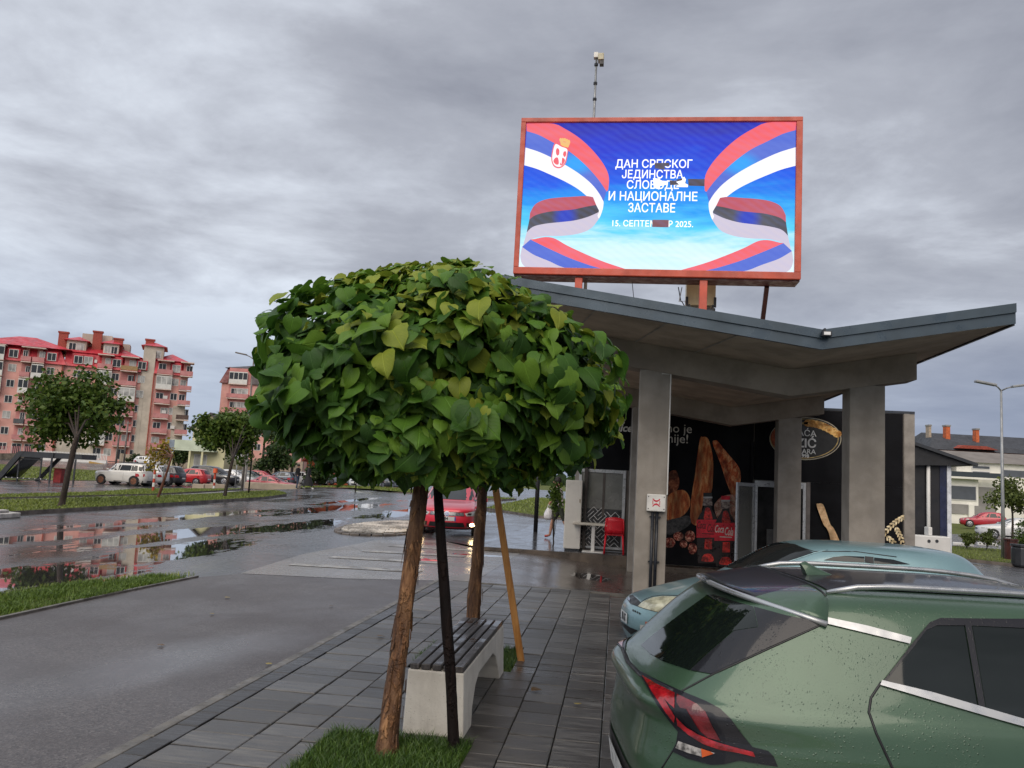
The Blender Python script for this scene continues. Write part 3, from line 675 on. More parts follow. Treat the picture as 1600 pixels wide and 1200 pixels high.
# rolling pin and wheat on the right banner
m_wood = bread('printed_wood', (.56,.38,.22), (.66,.48,.30), (.34,.20,.10), 8)
pp('printed_rolling_pin', [(1276,790),(1279,787),(1284,787),(1288,792),(1297,818),(1303,826),(1312,846),(1316,860),(1302,860),(1296,836),(1292,826),(1286,818)], m_wood)
m_wh = bread('printed_wheat', (.60,.50,.32), (.72,.64,.46), (.30,.22,.12), 14)
for x0, y0, x1, y1, n in ((1414,806,1384,832,8),(1400,824,1413,858,7),(1386,838,1402,858,5)):
    for k in range(n):
        t = k/(n-1); x, y = lerp(x0, x1, t), lerp(y0, y1, t)-3*math.sin(t*3.1); a = math.atan2(y1-y0, x1-x0)
        for s in (-.6, .6):
            pxpoly([(x+3.4*math.cos(a+s)+ 4*math.cos(q)*math.cos(a+s)-1.6*math.sin(q)*math.sin(a+s), y+3.4*math.sin(a+s)+4*math.cos(q)*math.sin(a+s)+1.6*math.sin(q)*math.cos(a+s)) for q in [j*.785 for j in range(8)]], YW-.026-.001*k).build('printed_wheat_grain', m_wh, bk, fix=False)
# doorway with frame and open glazed door
d0, d1 = 3.14, 4.30
MB().box(d0, d1, YW-.003, YW-.001, -.05, 2.0).build('doorway', m_dark, bk)
MB().box(3.16, 3.23, YW-.06, YW-.004, -.05, 2.0).box(4.24,4.31,YW-.06,YW-.004,-.05,2.0).box(3.233,4.237,YW-.06,YW-.004,1.86,2.0).build('door_frame', m_alu, bk, bevel=.005)
MB().box(3.45, 3.75, YW-.045, YW-.012, -.05, .9).box(3.83,3.9,YW-.05,YW-.012,-.05,1.86).build('door_leaf', pm('grey_door_panel', (.12,.115,.11), .5), bk)
MB().box(3.05,3.12,YW-.10,YW-.024,2.0,2.9).build('banner_fold', m_black, bk, bevel=.02)
od = thing('open_door', 'open aluminium framed glazed door swung out in front of the bread banner', 'door', (3.16, 19.72, -.05))
a = Vector((3.15, 19.7, 0)); b = Vector((2.66, 19.08, 0)); u = (b-a).normalized()
for s0, s1, z0, z1 in ((0,.07,-.03,1.93),(.72,.79,-.03,1.93),(.07,.72,-.03,.06),(.07,.72,1.85,1.93)):
    MB().beam(tuple(a+u*s0+Vector((0,0,(z0+z1)/2))), tuple(a+u*s1+Vector((0,0,(z0+z1)/2))), .045, z1-z0).build('door_rail', m_alu, od, bevel=.004)
t = NT('hazy_door_glass'); t.set(col=(.55,.55,.52), rough=.18, trans=.82, ior=1.15, spec=.5)
MB().beam(tuple(a+u*.07+Vector((0,0,.955))), tuple(a+u*.72+Vector((0,0,.955))), .010, 1.79).build('door_pane', t.m, od)
hp = a+u*.75+Vector((-.05,-.04,.95)); MB().tube([tuple(hp+Vector((.05,.04,0))), tuple(hp), tuple(hp-u*.13)], .011, 8).build('handle', m_cab, od, smooth=True)
MB().box(d1+.012,d1+.10,YW-.07,YW-.021,-.05,2.02).build('door_post', pm('brown_grey_post', (.17,.15,.14), .6), bk)
# left window with printed maze pattern
wn = MB().box(-.95,-.88,20.42,20.495,.15,2.08).box(.13,.20,20.42,20.495,.15,2.08).box(-.877,.127,20.42,20.495,.15,.21).box(-.877,.127,20.42,20.495,2.0,2.08).build('window', m_alu, bk, bevel=.004)
MB().box(-.88,.13,20.45,20.49,.21,2.0).build('pane', m_frost, wn)
MB().box(-.36,-.30,20.441,20.449,.95,2.0).build('mullion_post', pm('brown_post',(.10,.085,.075),.6), wn)  # narrow brown upright over the upper part of the pane
MB().box(-.88,.13,20.444,20.449,.21,1.12).build('dark_film', pm('dark_window_film', (.035,.035,.037), .35), wn)
m = MB(); rr = random.Random(5); st = .105
for i in range(10):
    for j in range(9):
        x, z = -.87+i*st, .215+j*st
        if x+st > .125: continue
        if j > 7 and rr.random() < .45: continue
        d = 1 if rr.random() < .5 else -1; wd = .0095
        ax, bx = (x, x+st) if d > 0 else (x+st, x)
        A, B = Vector((ax, 20.442, z)), Vector((bx, 20.442, z+st)); nrm = Vector((-(B-A).z, 0, (B-A).x)).normalized()*wd
        m.poly([A-nrm*.7, B-nrm*.7, B+nrm*.7, A+nrm*.7])
tag(m.build('maze_pattern', m_wt, wn, fix=False), kind='stuff')
# ------------------------------------------------------------------ LED screen on the roof
YL = 13.0
led = thing('led_billboard', 'large lit blue screen in salmon red frame on posts above the bakery roof', 'billboard', (.46, 13.2, 4.2))
m_sal = pm('salmon_red_paint', (.50,.085,.050), .45, .14, 2.5, .05, 15)
m_maroon = pm('dark_maroon_paint', (.055,.012,.014), .5)
Xa, Xb, Za, Zb = -1.83, 2.72, 5.08, 7.75; fw = .075
Zs = lambda x: -.012*(x-Xa)
for nm, q in (('frame_rail', (Xa, Xb, Zb-fw, Zb)), ('frame_rail', (Xa, Xb, Za, Za+fw*1.5)), ('frame_rail', (Xa, Xa+fw*1.1, Za+fw*1.5+.002, Zb-fw-.002)), ('frame_rail', (Xb-fw*1.3, Xb, Za+fw*1.5+.002, Zb-fw-.002))):
    MB().box(q[0], q[1], YL, YL+.42, q[2], q[3]).build(nm, m_sal, led, bevel=.008)
MB().box(Xa+.02, Xb-.02, YL+.10, YL+.40, Za+.02, Zb-.02).build('cabinet_back', m_maroon, led)
MB().box(Xa+.01, Xb-.01, YL+.05, YL+.41, Za-.03, Za-.002).build('lower_flange', m_maroon, led)
SX0, SX1, SZ0, SZ1 = Xa+fw*1.1, Xb-fw*1.3, Za+fw*1.5, Zb-fw
def led_mat(name, stops=None, col=None, s=1.0, alpha=1, spot=None):
    t = NT(name); p = t.pos(); sp = t.n('ShaderNodeSeparateXYZ'); t.l(p, sp.inputs[0])
    vv = t.rng(sp.outputs[2], SZ0, SZ1, 0, 1, False)
    nz = t.noise(t.map(p, (.5, 1, 2.6)), 1.4, 5, .6, .5)
    moire = t.n('ShaderNodeTexWave'); moire.wave_type = 'BANDS'; moire.bands_direction = 'DIAGONAL'; t.l(t.map(p, (1,1,1.6)), moire.inputs[0]); moire.inputs['Scale'].default_value = 3.2; moire.inputs['Distortion'].default_value = 3.0; moire.inputs['Detail'].default_value = 2
    if stops:
        f = t.math('ADD', vv, t.math('MULTIPLY', t.math('SUBTRACT', nz, .5), .42)); c = t.ramp(f, stops)
    else:
        c = t.mix(t.math('MULTIPLY', nz, .18), col, (.75,.80,.95))
    if spot:
        for sx in (spot[0], SX0+SX1-spot[0]):
            q = t.n('ShaderNodeMapping'); q.vector_type = 'TEXTURE'; t.l(p, q.inputs[0]); q.inputs['Location'].default_value = (sx, YL, spot[1]); q.inputs['Scale'].default_value = (spot[2], 10, spot[3])
            ln = t.n('ShaderNodeVectorMath', operation='LENGTH'); t.l(q.outputs[0], ln.inputs[0]); c = t.mix(t.rng(ln.outputs['Value'], .2, 1.0, .95, 0), c, spot[4])
    c = t.mix(t.math('MULTIPLY', moire.outputs['Fac'], .055), c, (.20,.35,.95))
    px_ = t.n('ShaderNodeTexWave'); px_.bands_direction = 'Z'; t.l(p, px_.inputs[0]); px_.inputs['Scale'].default_value = 22
    t.set(col=(.01,.01,.01), emi=t.mix(t.math('MULTIPLY', px_.outputs['Fac'], .10), c, (.05,.05,.1)), emis=s*.635, rough=.6, spec=.1); return t.m
m_bg = led_mat('screen_blue_sky', [(.0,(.80,.95,1.0)),(.16,(.62,.92,1.0)),(.30,(.10,.66,.95)),(.45,(.02,.33,.90)),(.62,(.015,.12,.82)),(.82,(.022,.045,.62)),(1,(.03,.035,.42))], s=1.0)
MB().poly([(SX0,YL+.06,SZ0),(SX1,YL+.06,SZ0),(SX1,YL+.06,SZ1),(SX0,YL+.06,SZ1)]).build('screen', m_bg, led, fix=False)
def zuv(x, y):
    u = v = .5
    for _ in range(8):
        v = (y-(118+14*u))/(725+31*u); u = (x-(137-50*v))/(1363+20*v)
    return u, v
lay = [YL+.058]
def scr(name, pts, mat, mirror=False, sm_=4, closed=True):
    lay[0] -= .0012
    q = [zuv(*p) for p in pts]
    if sm_: q = smooth_poly(q, sm_)
    q = [(min(1, max(0, u)), min(1, max(0, v))) for u, v in q]
    if mirror: q = [(1-u, v) for u, v in q][::-1]
    return MB().poly([(lerp(SX0, SX1, u), lay[0], lerp(SZ1, SZ0, v)) for u, v in q]).build(name, mat, led, fix=False)
def strip(name, top, bot, mat, mirror):
    lay[0] -= .0012
    def cv(pts):
        q = smooth_poly([zuv(*p) for p in pts], 6, False); d = [0]
        for a, b in zip(q, q[1:]): d.append(d[-1]+math.dist(a, b))
        o = []
        for k in range(31):
            s = d[-1]*k/30; i = max(j for j in range(len(d)) if d[j] <= s+1e-9); i = min(i, len(q)-2); t = (s-d[i])/max(1e-9, d[i+1]-d[i]); o.append((lerp(q[i][0], q[i+1][0], t), lerp(q[i][1], q[i+1][1], t)))
        return o
    A, B = cv(top), cv(bot); m = MB(); P = lambda q: (lerp(SX0, SX1, (1-min(1,max(0,q[0]))) if mirror else min(1,max(0,q[0]))), lay[0], lerp(SZ1, SZ0, min(1,max(0,q[1]))))
    m.v = [P(q) for q in A]+[P(q) for q in B]; m.f = [((i, i+1, 32+i, 31+i) if not mirror else (31+i, 32+i, i+1, i)) for i in range(30)]; m.mi = [0]*30
    return m.build(name, mat, led, fix=False)
c_red = led_mat('screen_red', col=(.90,.075,.085)); c_blu = led_mat('screen_royal', col=(.035,.10,.62), spot=(-.88, 6.97, .42, .26, (.03,.38,.95))); c_wht = led_mat('screen_white', col=(1.0,.97,.98), s=1.02)
c_dred = led_mat('screen_dark_red', col=(.50,.04,.06)); c_blk = led_mat('screen_black', col=(.022,.016,.018), spot=(-1.02, 6.06, .26, .3, (.03,.06,.55))); c_gry = led_mat('screen_grey_white', col=(.62,.55,.66)); c_gold = led_mat('screen_gold', col=(.90,.50,.10))
c_cy = led_mat('screen_cyan', col=(.03,.40,.90))
for mir in (False, True):
    o1 = [(275,121),(340,150),(410,195),(470,250),(520,310),(552,365),(562,410),(556,465)]
    i1 = [(137,158),(200,178),(270,215),(345,255),(415,310),(470,365),(515,420),(548,470)]
    w1 = [(130,242),(200,265),(270,297),(340,335),(410,380),(470,430),(510,480),(531,520)]
    w2 = [(123,332),(190,352),(260,382),(330,415),(395,452),(445,492),(482,535),(506,578)]
    strip('ribbon_band', [(137,119)]+o1, [(137,158)]+i1, c_red, mir); strip('ribbon_band', i1, w1, c_blu, mir)
    strip('ribbon_band', w1, w2, c_wht, mir)
    a_ = [(150,572),(178,530),(230,507),(300,498),(370,495),(440,492),(478,498)]; b_ = [(146,606),(180,584),(250,568),(320,563),(380,558),(440,546),(494,538)]; c_ = [(131,670),(165,642),(230,628),(310,621),(380,614),(450,597),(511,572)]; d_ = [(104,760),(150,708),(220,690),(310,690),(400,680),(465,655),(508,605)]
    strip('ribbon_band', a_, b_, c_dred, mir); strip('ribbon_band', b_, c_, c_blk, mir); strip('ribbon_band', c_, d_, c_gry, mir)
    scr('ribbon_edge', [(531,520),(527,560),(508,605),(500,590),(506,578),(512,540)], c_wht, mir, 3)
    e_ = [(172,704),(225,695),(275,702),(340,738),(430,780),(530,822),(655,864)]; f_ = [(150,706),(215,738),(280,768),(340,795),(400,818),(470,842),(545,862)]; g_ = [(106,742),(160,778),(205,798),(250,816),(290,835),(320,846),(350,853)]; h_ = [(96,785),(100,812),(108,828),(118,838),(125,842),(130,844),(140,846)]
    strip('ribbon_band', g_, h_, c_gry, mir); strip('ribbon_band', f_, g_, c_blu, mir); strip('ribbon_band', e_, f_, c_red, mir)
def scp(x, y, dy=0):
    u, v = zuv(x, y); return (lerp(SX0, SX1, u), lay[0]-dy, lerp(SZ1, SZ0, v))
SPX = (SX1-SX0)/1370
# coat of arms: gold crown over a red edged white shield with a split eagle
scr('crest_shield', [(285,222),(318,236),(352,250),(350,285),(338,330),(310,352),(280,345),(266,315),(268,275)], c_red); scr('crest_field', [(288,230),(318,243),(348,256),(346,284),(334,325),(310,345),(284,339),(271,313),(273,276)], c_wht)
for q in ([(298,250),(308,262),(304,290),(292,282),(290,262)], [(342,268),(330,270),(326,292),(336,296),(343,284)], [(286,300),(300,300),(304,330),(290,334),(276,318)], [(318,302),(332,304),(336,318),(322,338),(310,334)]): scr('crest_wing', q, c_red, False, 3)
scr('crest_eagle', [(310,258),(318,270),(326,262),(326,284),(334,300),(322,300),(318,334),(310,320),(304,298),(296,292),(308,282)], c_wht, False, 0)
for k in range(5):
    x, y = 316+k*10.5, 205+abs(k-2)*2.2+k*2.6; scr('crest_crown', [(x+7*math.cos(a), y+10*math.sin(a)) for a in [j*.785 for j in range(8)]], c_gold, False, 2)
scr('crest_crown', [(312,212),(335,222),(366,224),(354,250),(330,244),(316,236)], c_gold, False, 0)
c_txt = glow('screen_lettering_white', (1,1,1), .68)
for s_, x, y, w, h in (('ДАН СРПСКОГ',790,341,388,52),('ЈЕДИНСТВА,',787,394,318,52),('СЛОБОДЕ',783,447,262,52),('И НАЦИОНАЛНЕ',781,505,446,56),('ЗАСТАВЕ',775,563,236,56),('15. СЕПТЕМБАР 2025.',775,641,404,38)):
    lay[0] -= .001; sl_ = Vector(scp(x+50, y+2.2))-Vector(scp(x-50, y-2.2)); txt(s_, c_txt, 'lettering', led, scp(x, y), width=w*SPX, size=h*SPX*1.16, bold=.011)
c_dead = led_mat('screen_dead_module', col=(.035,.014,.014)); c_dr = led_mat('screen_faulty_red', col=(.16,.025,.03))
for q, mt in (([(795,335),(868,335),(868,352),(845,352),(845,370),(795,362)], c_dead), ([(868,425),(905,425),(905,420),(945,412),(950,445),(870,448)], c_dead), ([(960,418),(1043,420),(1041,456),(962,452)], c_dead), ([(778,620),(860,622),(858,659),(776,656)], c_dr),
              ([(785,412),(820,415),(822,425),(860,428),(858,445),(820,452),(815,470),(788,460)], c_txt), ([(900,432),(930,425),(935,410),(950,418),(945,440),(960,448),(958,460),(898,458),(915,445)], c_txt)):
    scr('faulty_block', q, mt, False, 0)
for px_, py_ in ((904, 446), (1098, 482)):
    t_ = onY(px_, py_, 13.1); MB().box(t_.x-.06, t_.x+.06, 13.06, 13.18, soff(t_.x)+.12, Za-.034).build('post', m_sal, led, bevel=.006)
t0, t1 = onY(1198, 440, 13.4), onY(1187, 496, 14.6)
MB().beam((t0.x, 13.38, Za-.034), (t1.x+.0, 14.9, soff(t1.x)+.19), .07, .07).build('brace', m_maroon, led)
t0, t1 = onY(988, 432, 13.3), onY(1003, 462, 14.6); MB().tube([(t0.x, 13.3, Za-.03), (t1.x, 14.9, soff(t1.x)+.2)], .006, 6).build('stay_wire', m_cab, led)
c0, c1 = onY(1072, 476, 13.75), onY(1119, 436, 13.75)
ec = thing('control_cabinet', 'cream control cabinet on a bracket under the lit screen', 'cabinet', (c0.x, 13.8, c0.z))
MB().box(c0.x, c1.x, 13.75, 14.0, c0.z, c1.z+.15).build('cabinet_body', pm('cream_enamel', (.66,.58,.38), .5, .12, 3, .05, 10), ec, bevel=.01)
for x in (c0.x-.01, c1.x-.03): MB().box(x, x+.04, 13.72, 13.745, c0.z-.04, c0.z+.13).box(x-.03 if x > c0.x else x+.042, x-.002 if x > c0.x else x+.08, 13.72, 13.745, c0.z-.04, c0.z).build('bracket', m_cab, ec)
MB().box(c0.x, c1.x, 13.76, 14.0, c0.z-.1, c0.z-.045).box(c0.x+.1,c0.x+.2,13.8,13.9,soff(c0.x)+.15,c0.z-.103).box(c1.x-.2,c1.x-.1,13.8,13.9,soff(c1.x)+.15,c0.z-.103).build('cabinet_stand', m_cab, ec)
cw = thing('cable_loop', 'loose dark and pale cables hanging beside the cream cabinet', 'cables', (c0.x-.1, 13.7, c0.z))
for dx, sw in ((-.14, .05), (-.08, -.04)):
    MB().tube([(c0.x+dx, 13.7, Za), (c0.x+dx+sw, 13.7, Za-.25), (c0.x+dx+.06, 13.7, c0.z+.05), (c0.x-.0, 13.72, c0.z-.08)], .009, 6).build('cable', m_cab if sw > 0 else m_alu, cw, smooth=True)
# mast with camera
b_, t_ = onY(928, 181, 13.55), onY(936, 86, 13.55)
ms = thing('camera_mast', 'thin galvanised mast with a cream security camera above the lit screen', 'mast', (b_.x, 13.55, 4.3))
MB().tube([(b_.x-.02, 13.55, soff(b_.x)+.1), (b_.x, 13.55, b_.z), (b_.x, 13.55, t_.z)], [.03,.022,.018], 8).build('pole', pm('galvanised', (.28,.29,.30), .45, metal=.6), ms, smooth=True)
for k in (.93, .62, .36): 
    z = lerp(b_.z, t_.z, k)-.12; MB().cyl((b_.x-.0,13.55,z),(b_.x,13.55,z+.04),.034,n=8).build('clamp', m_cab, ms)
MB().box(b_.x+.03, b_.x+.13, 13.47, 13.63, t_.z-.12, t_.z).build('camera_housing', pm('cream_plastic', (.55,.50,.36), .5), ms, bevel=.01)
MB().box(b_.x+.06, b_.x+.13, 13.49, 13.6, t_.z-.19, t_.z-.123).build('camera_lens', m_cab, ms); MB().box(b_.x-.045, b_.x+.028, 13.5, 13.6, t_.z-.06, t_.z+.03).build('camera_bracket', m_white, ms)
f_ = onY(1288, 523, 10.68)
fl = thing('floodlight', 'small black floodlight at the valley of the roof fascia', 'floodlight', (f_.x, 10.66, f_.z))
MB().box(f_.x-.05, f_.x+.07, 10.57, 10.66, f_.z-.035, f_.z+.03).build('housing', m_cab, fl, bevel=.006); MB().box(f_.x-.03, f_.x+.05, 10.565, 10.569, f_.z-.02, f_.z+.018).build('lens', m_wt, fl); MB().box(f_.x-.02,f_.x+.0,10.6,10.685,f_.z+.032,f_.z+.07).build('bracket', m_cab, fl)
# ---- terrace furniture
tb = thing('cafe_table', 'small white pedestal table beside the red chair on the terrace', 'table', (-.52, 19.95, .1))
m_tt = pm('pale_table_top', (.55,.50,.42), .4, .1, 5)
MB().box(-1.02,-.14,19.72,20.2,.735,.785).build('table_top', m_tt, tb, bevel=.01)
for y in (19.86, 20.06): MB().box(-.57,-.49,y-.03,y+.03,.125,.733).build('pedestal', m_white, tb, bevel=.006)
MB().box(-.78,-.28,19.72,20.18,.1,.124).build('base_plate', m_white, tb, bevel=.008)
ch = thing('plastic_chair', 'bright red plastic chair seen from behind at the terrace edge', 'chair', (.0, 19.95, .1))
m_rp = pm('red_plastic', (.70,.014,.030), .35, .08, 3)
cx_, cy_ = -.03, 19.95; w_ = .21
for sx in (-1, 1):
    for sy in (-1, 1): MB().tube([(cx_+sx*w_*1.08, cy_+sy*.21-(.02 if sy < 0 else 0), .1), (cx_+sx*w_*.95, cy_+sy*.18, .54)], [.020,.026], 8).build('leg', m_rp, ch, smooth=True)
MB().box(cx_-w_, cx_+w_, cy_-.20, cy_+.22, .53, .565).build('seat', m_rp, ch, bevel=.012)
bkm = MB(); nb = 8
for j in range(5):
    for i in range(nb+1):
        s = i/nb*2-1; z = .57+j/4*.39; wj = w_*(1.0 if j < 3 else (.98 if j == 3 else .86)); bkm.v.append((cx_+s*wj, cy_-.20-.05*j/4-.03*(1-s*s), z+(-.02*s*s if j == 4 else 0)))
bkm.f = [(j*(nb+1)+i, j*(nb+1)+i+1, (j+1)*(nb+1)+i+1, (j+1)*(nb+1)+i) for j in range(4) for i in range(nb)]; bkm.mi = [0]*len(bkm.f)
o = bkm.build('backrest', m_rp, ch, smooth=True); sdm = o.modifiers.new('solid', 'SOLIDIFY'); sdm.thickness = .022
for sx in (-1, 1): MB().tube([(cx_+sx*w_*1.0, cy_-.19, .53), (cx_+sx*w_*1.02, cy_-.22, .75), (cx_+sx*w_*.93, cy_-.25, .93)], .018, 8).build('back_post', m_rp, ch, smooth=True)
fz = thing('drinks_cabinet', 'narrow off white upright cabinet at the end of the terrace', 'cabinet', (-1.45, 20.15, .1))
f0, f1 = onY(880, 855, 20.1), onY(912, 765, 20.1)
MB().box(f0.x, f1.x-.03, 20.05, 20.75, .14, 1.78).build('cabinet_body', pm('off_white_enamel', (.60,.57,.52), .4, .06, 2), fz, bevel=.02)
MB().box(f0.x+.03, f1.x-.05, 20.08, 20.7, .098, .139).build('plinth', m_cab, fz); MB().box(f1.x-.09,f1.x-.06,20.035,20.049,1.25,1.33).build('badge', pm('tan_badge',(.35,.28,.2),.5), fz)
MB().box(f1.x+.0, f1.x+.08, 20.3, 20.6, .10, 2.1).build('post', pm('dark_brown_post', (.045,.035,.03), .5)); tag(bpy.data.objects['post.002'] if 'post.002' in bpy.data.objects else bpy.data.objects['post'], 'dark upright post between the off white cabinet and the shop window', 'post')
pl = MB().tube([(-2.52, 26.2, .1), (-2.52, 26.2, 3.2)], .07, 10).build('steel_post', pm('black_steel', (.015,.015,.017), .4), smooth=True); tag(pl, 'black steel post standing at the wet terrace corner', 'post')
MB().tube([(-2.52, 26.2, 3.2), (-2.5, 25.6, 3.5)], .05, 8).build('post_arm', pm('black_steel', (.015,.015,.017), .4), pl)
# ------------------------------------------------------------------ ball-headed catalpas, stakes, bench
def leaf_mat(name, a, b, trans=.30, rough=.50):
    t = NT(name); v = t.co(); n = t.noise(t.pos(), 7, 4, .6); oi = t.n('ShaderNodeNewGeometry').outputs['Random Per Island']
    tcg = t.n('ShaderNodeUVMap'); 
    sp = t.n('ShaderNodeSeparateXYZ'); t.l(tcg.outputs[0], sp.inputs[0])
    u = t.math('ABSOLUTE', t.math('SUBTRACT', sp.outputs[0], .5))
    mid = t.rng(u, .0, .03, 1, 0)
    side = t.math('SUBTRACT', sp.outputs[1], t.math('MULTIPLY', u, 1.1)); wv = t.math('ABSOLUTE', t.math('SINE', t.math('MULTIPLY', side, 19))); sv = t.rng(wv, .0, .16, 1, 0)
    vein = t.math('MAXIMUM', mid, t.math('MULTIPLY', sv, .7))
    c = t.mix(t.rng(n, .3, .7, 0, 1), a, b); c = t.mix(t.math('MULTIPLY', oi, .35), c, tuple(q*.6 for q in a))
    c = t.mix(t.math('MULTIPLY', vein, .35), c, tuple(min(1, q*1.9) for q in b))
    blot = t.rng(t.noise(t.pos(), 26, 4, .7), .66, .76, 0, .55); c = t.mix(blot, c, (b[0]*1.5+.02, b[1]*1.05, b[2]*.7))
    t.set(col=c, rough=rough, spec=.28, nor=t.bump(t.math('SUBTRACT', t.math('MULTIPLY', n, .5), vein), .5, .006))
    tr = t.n('ShaderNodeBsdfTranslucent'); t.l(c, tr.inputs[0]); mx = t.n('ShaderNodeMixShader'); mx.inputs[0].default_value = trans
    t.l(t.b.outputs[0], mx.inputs[1]); t.l(tr.outputs[0], mx.inputs[2]); t.l(mx.outputs[0], t.out.inputs[0]); return t.m
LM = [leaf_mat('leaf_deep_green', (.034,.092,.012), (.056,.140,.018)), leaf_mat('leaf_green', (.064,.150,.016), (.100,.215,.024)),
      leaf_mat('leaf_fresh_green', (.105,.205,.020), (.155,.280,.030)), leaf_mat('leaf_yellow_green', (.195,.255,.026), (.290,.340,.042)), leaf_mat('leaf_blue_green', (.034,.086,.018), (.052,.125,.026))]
def leaf_mesh(seed, mat):
    r = random.Random(seed)
    T = [0, .10, .24, .40, .56, .72, .86, 1.0]; Wd = [.20, .44, .53, .51, .42, .27, .11, .0]
    tipc = r.uniform(.05, .45); fold = r.uniform(.05, .32); tw = r.uniform(-.25, .25); wvA, wvP = r.uniform(.02, .06), r.uniform(0, 6)
    vs, uv = [], []
    for i, (t, w) in enumerate(zip(T, Wd)):
        for j, s in enumerate((-1, -.55, 0, .55, 1)):
            x = s*w*(1+.1*math.sin(5*t+wvP+s)*r.uniform(.5, 1)); y = t-(.16*abs(s)**1.5*(1-t)**3 if i < 3 else 0)
            z = -tipc*t*t + fold*abs(x) + tw*x*t + wvA*math.sin(9*t+wvP+3*s)*abs(s) - (.10*abs(s)**2)
            vs.append((x, y, z)); uv.append((.5+x, t))
    fs = [(i*5+j, i*5+j+1, (i+1)*5+j+1, (i+1)*5+j) for i in range(7) for j in range(4)]
    me = bpy.data.meshes.new('leaf'); me.from_pydata(vs, [], fs); 
    ul = me.uv_layers.new(name='UVMap')
    for lp in me.loops: ul.data[lp.index].uv = uv[lp.vertex_index]
    me.polygons.foreach_set('use_smooth', [True]*len(fs)); me.materials.append(mat); return me
LEAF = {m: [leaf_mesh(10*k+m, LM[m]) for k in range(5)] for m in range(5)}
m_bark = None
def bark(name, a, b, dk):
    t = NT(name); v = t.map(t.pos(), (16, 16, 2.4)); n = t.noise(v, 1.0, 6, .65, .8); n2 = t.noise(t.map(t.pos(), (6, 6, 3)), 1.3, 5, .7, .4); f = t.noise(t.pos(), 120, 3, .7)
    c = t.ramp(n, [(.34, dk), (.47, a), (.62, b)]); patch = t.rng(n2, .5, .58, 0, 1)
    c = t.mix(patch, t.mix(.55, c, dk), c); c = t.mix(t.rng(f, .5, .8, 0, .4), c, tuple(q*1.5 for q in b))
    t.set(col=c, rough=.62, nor=t.bump(t.math('ADD', n, t.math('MULTIPLY', patch, .5)), 1.0, .02), spec=.4); return t.m
m_bark = bark('flaking_orange_bark', (.17,.075,.030), (.33,.17,.075), (.026,.012,.007)); m_barkd = bark('dark_brown_bark', (.030,.018,.012), (.055,.034,.022), (.010,.007,.006)); m_twig = pm('green_brown_twig', (.07,.055,.025), .6, .3, 8)
def log(name, a, b, r0, r1, mat, seed, parent=None, n=16, segs=34, flakes=True):
    rr = random.Random(seed); a, b = Vector(a), Vector(b); d = (b-a).normalized(); u = d.cross(Vector((0,1,0))).normalized(); w = d.cross(u); m = MB()
    ph = [rr.uniform(0, 6.28) for _ in range(6)]
    for i in range(segs+1):
        t = i/segs; r = lerp(r0, r1, t)*(1+.25*max(0, 1-t*14)); c = a.lerp(b, t)+u*(.012*math.sin(3*t+ph[0]))+w*(.010*math.sin(4.2*t+ph[1]))
        for k in range(n):
            q = 2*math.pi*k/n; rad = r*(1+.07*math.sin(2*q+5*t+ph[2])+.05*math.sin(3*q-9*t+ph[3])+.045*math.sin(5*q+21*t+ph[4])+rr.uniform(-.05, .05))
            m.v.append(tuple(c+(u*math.cos(q)+w*math.sin(q))*rad))
    m.f = [(i*n+k, i*n+(k+1) % n, (i+1)*n+(k+1) % n, (i+1)*n+k) for i in range(segs) for k in range(n)]+[tuple(range(segs*n, segs*n+n))]; m.mi = [0]*len(m.f)
    o = m.build(name, mat, parent, smooth=True)
    if flakes:
        fl = MB()
        for _ in range(70):
            t = rr.random(); q = rr.uniform(0, 6.28); r = lerp(r0, r1, t)*1.02; hh = rr.uniform(.02, .07); wq = rr.uniform(.18, .5); c = a.lerp(b, t); lift = rr.uniform(.003, .012)
            P = lambda qq, tt, rad: tuple(a.lerp(b, t)+d*tt+(u*math.cos(qq)+w*math.sin(qq))*rad)
            fl.add([P(q-wq/2,-hh,r+lift),P(q,-hh*1.2,r+lift*1.3),P(q+wq/2,-hh*.8,r+lift*.8),P(q-wq/2,hh,r),P(q,hh*1.1,r+.003),P(q+wq/2,hh*.9,r)], [(0,1,4,3),(1,2,5,4)])
        tag(fl.build('bark_flakes', mat, o if parent is None else parent, fix=False), kind='stuff')
    return o
def rot_to(n, tip, roll=0):
    n = n.normalized(); y = (tip-n*tip.dot(n)).normalized(); x = y.cross(n); return Matrix((x, y, n)).transposed() @ Matrix.Rotation(roll, 3, 'Y')
CAMP = Vector((0, 0, EYE))
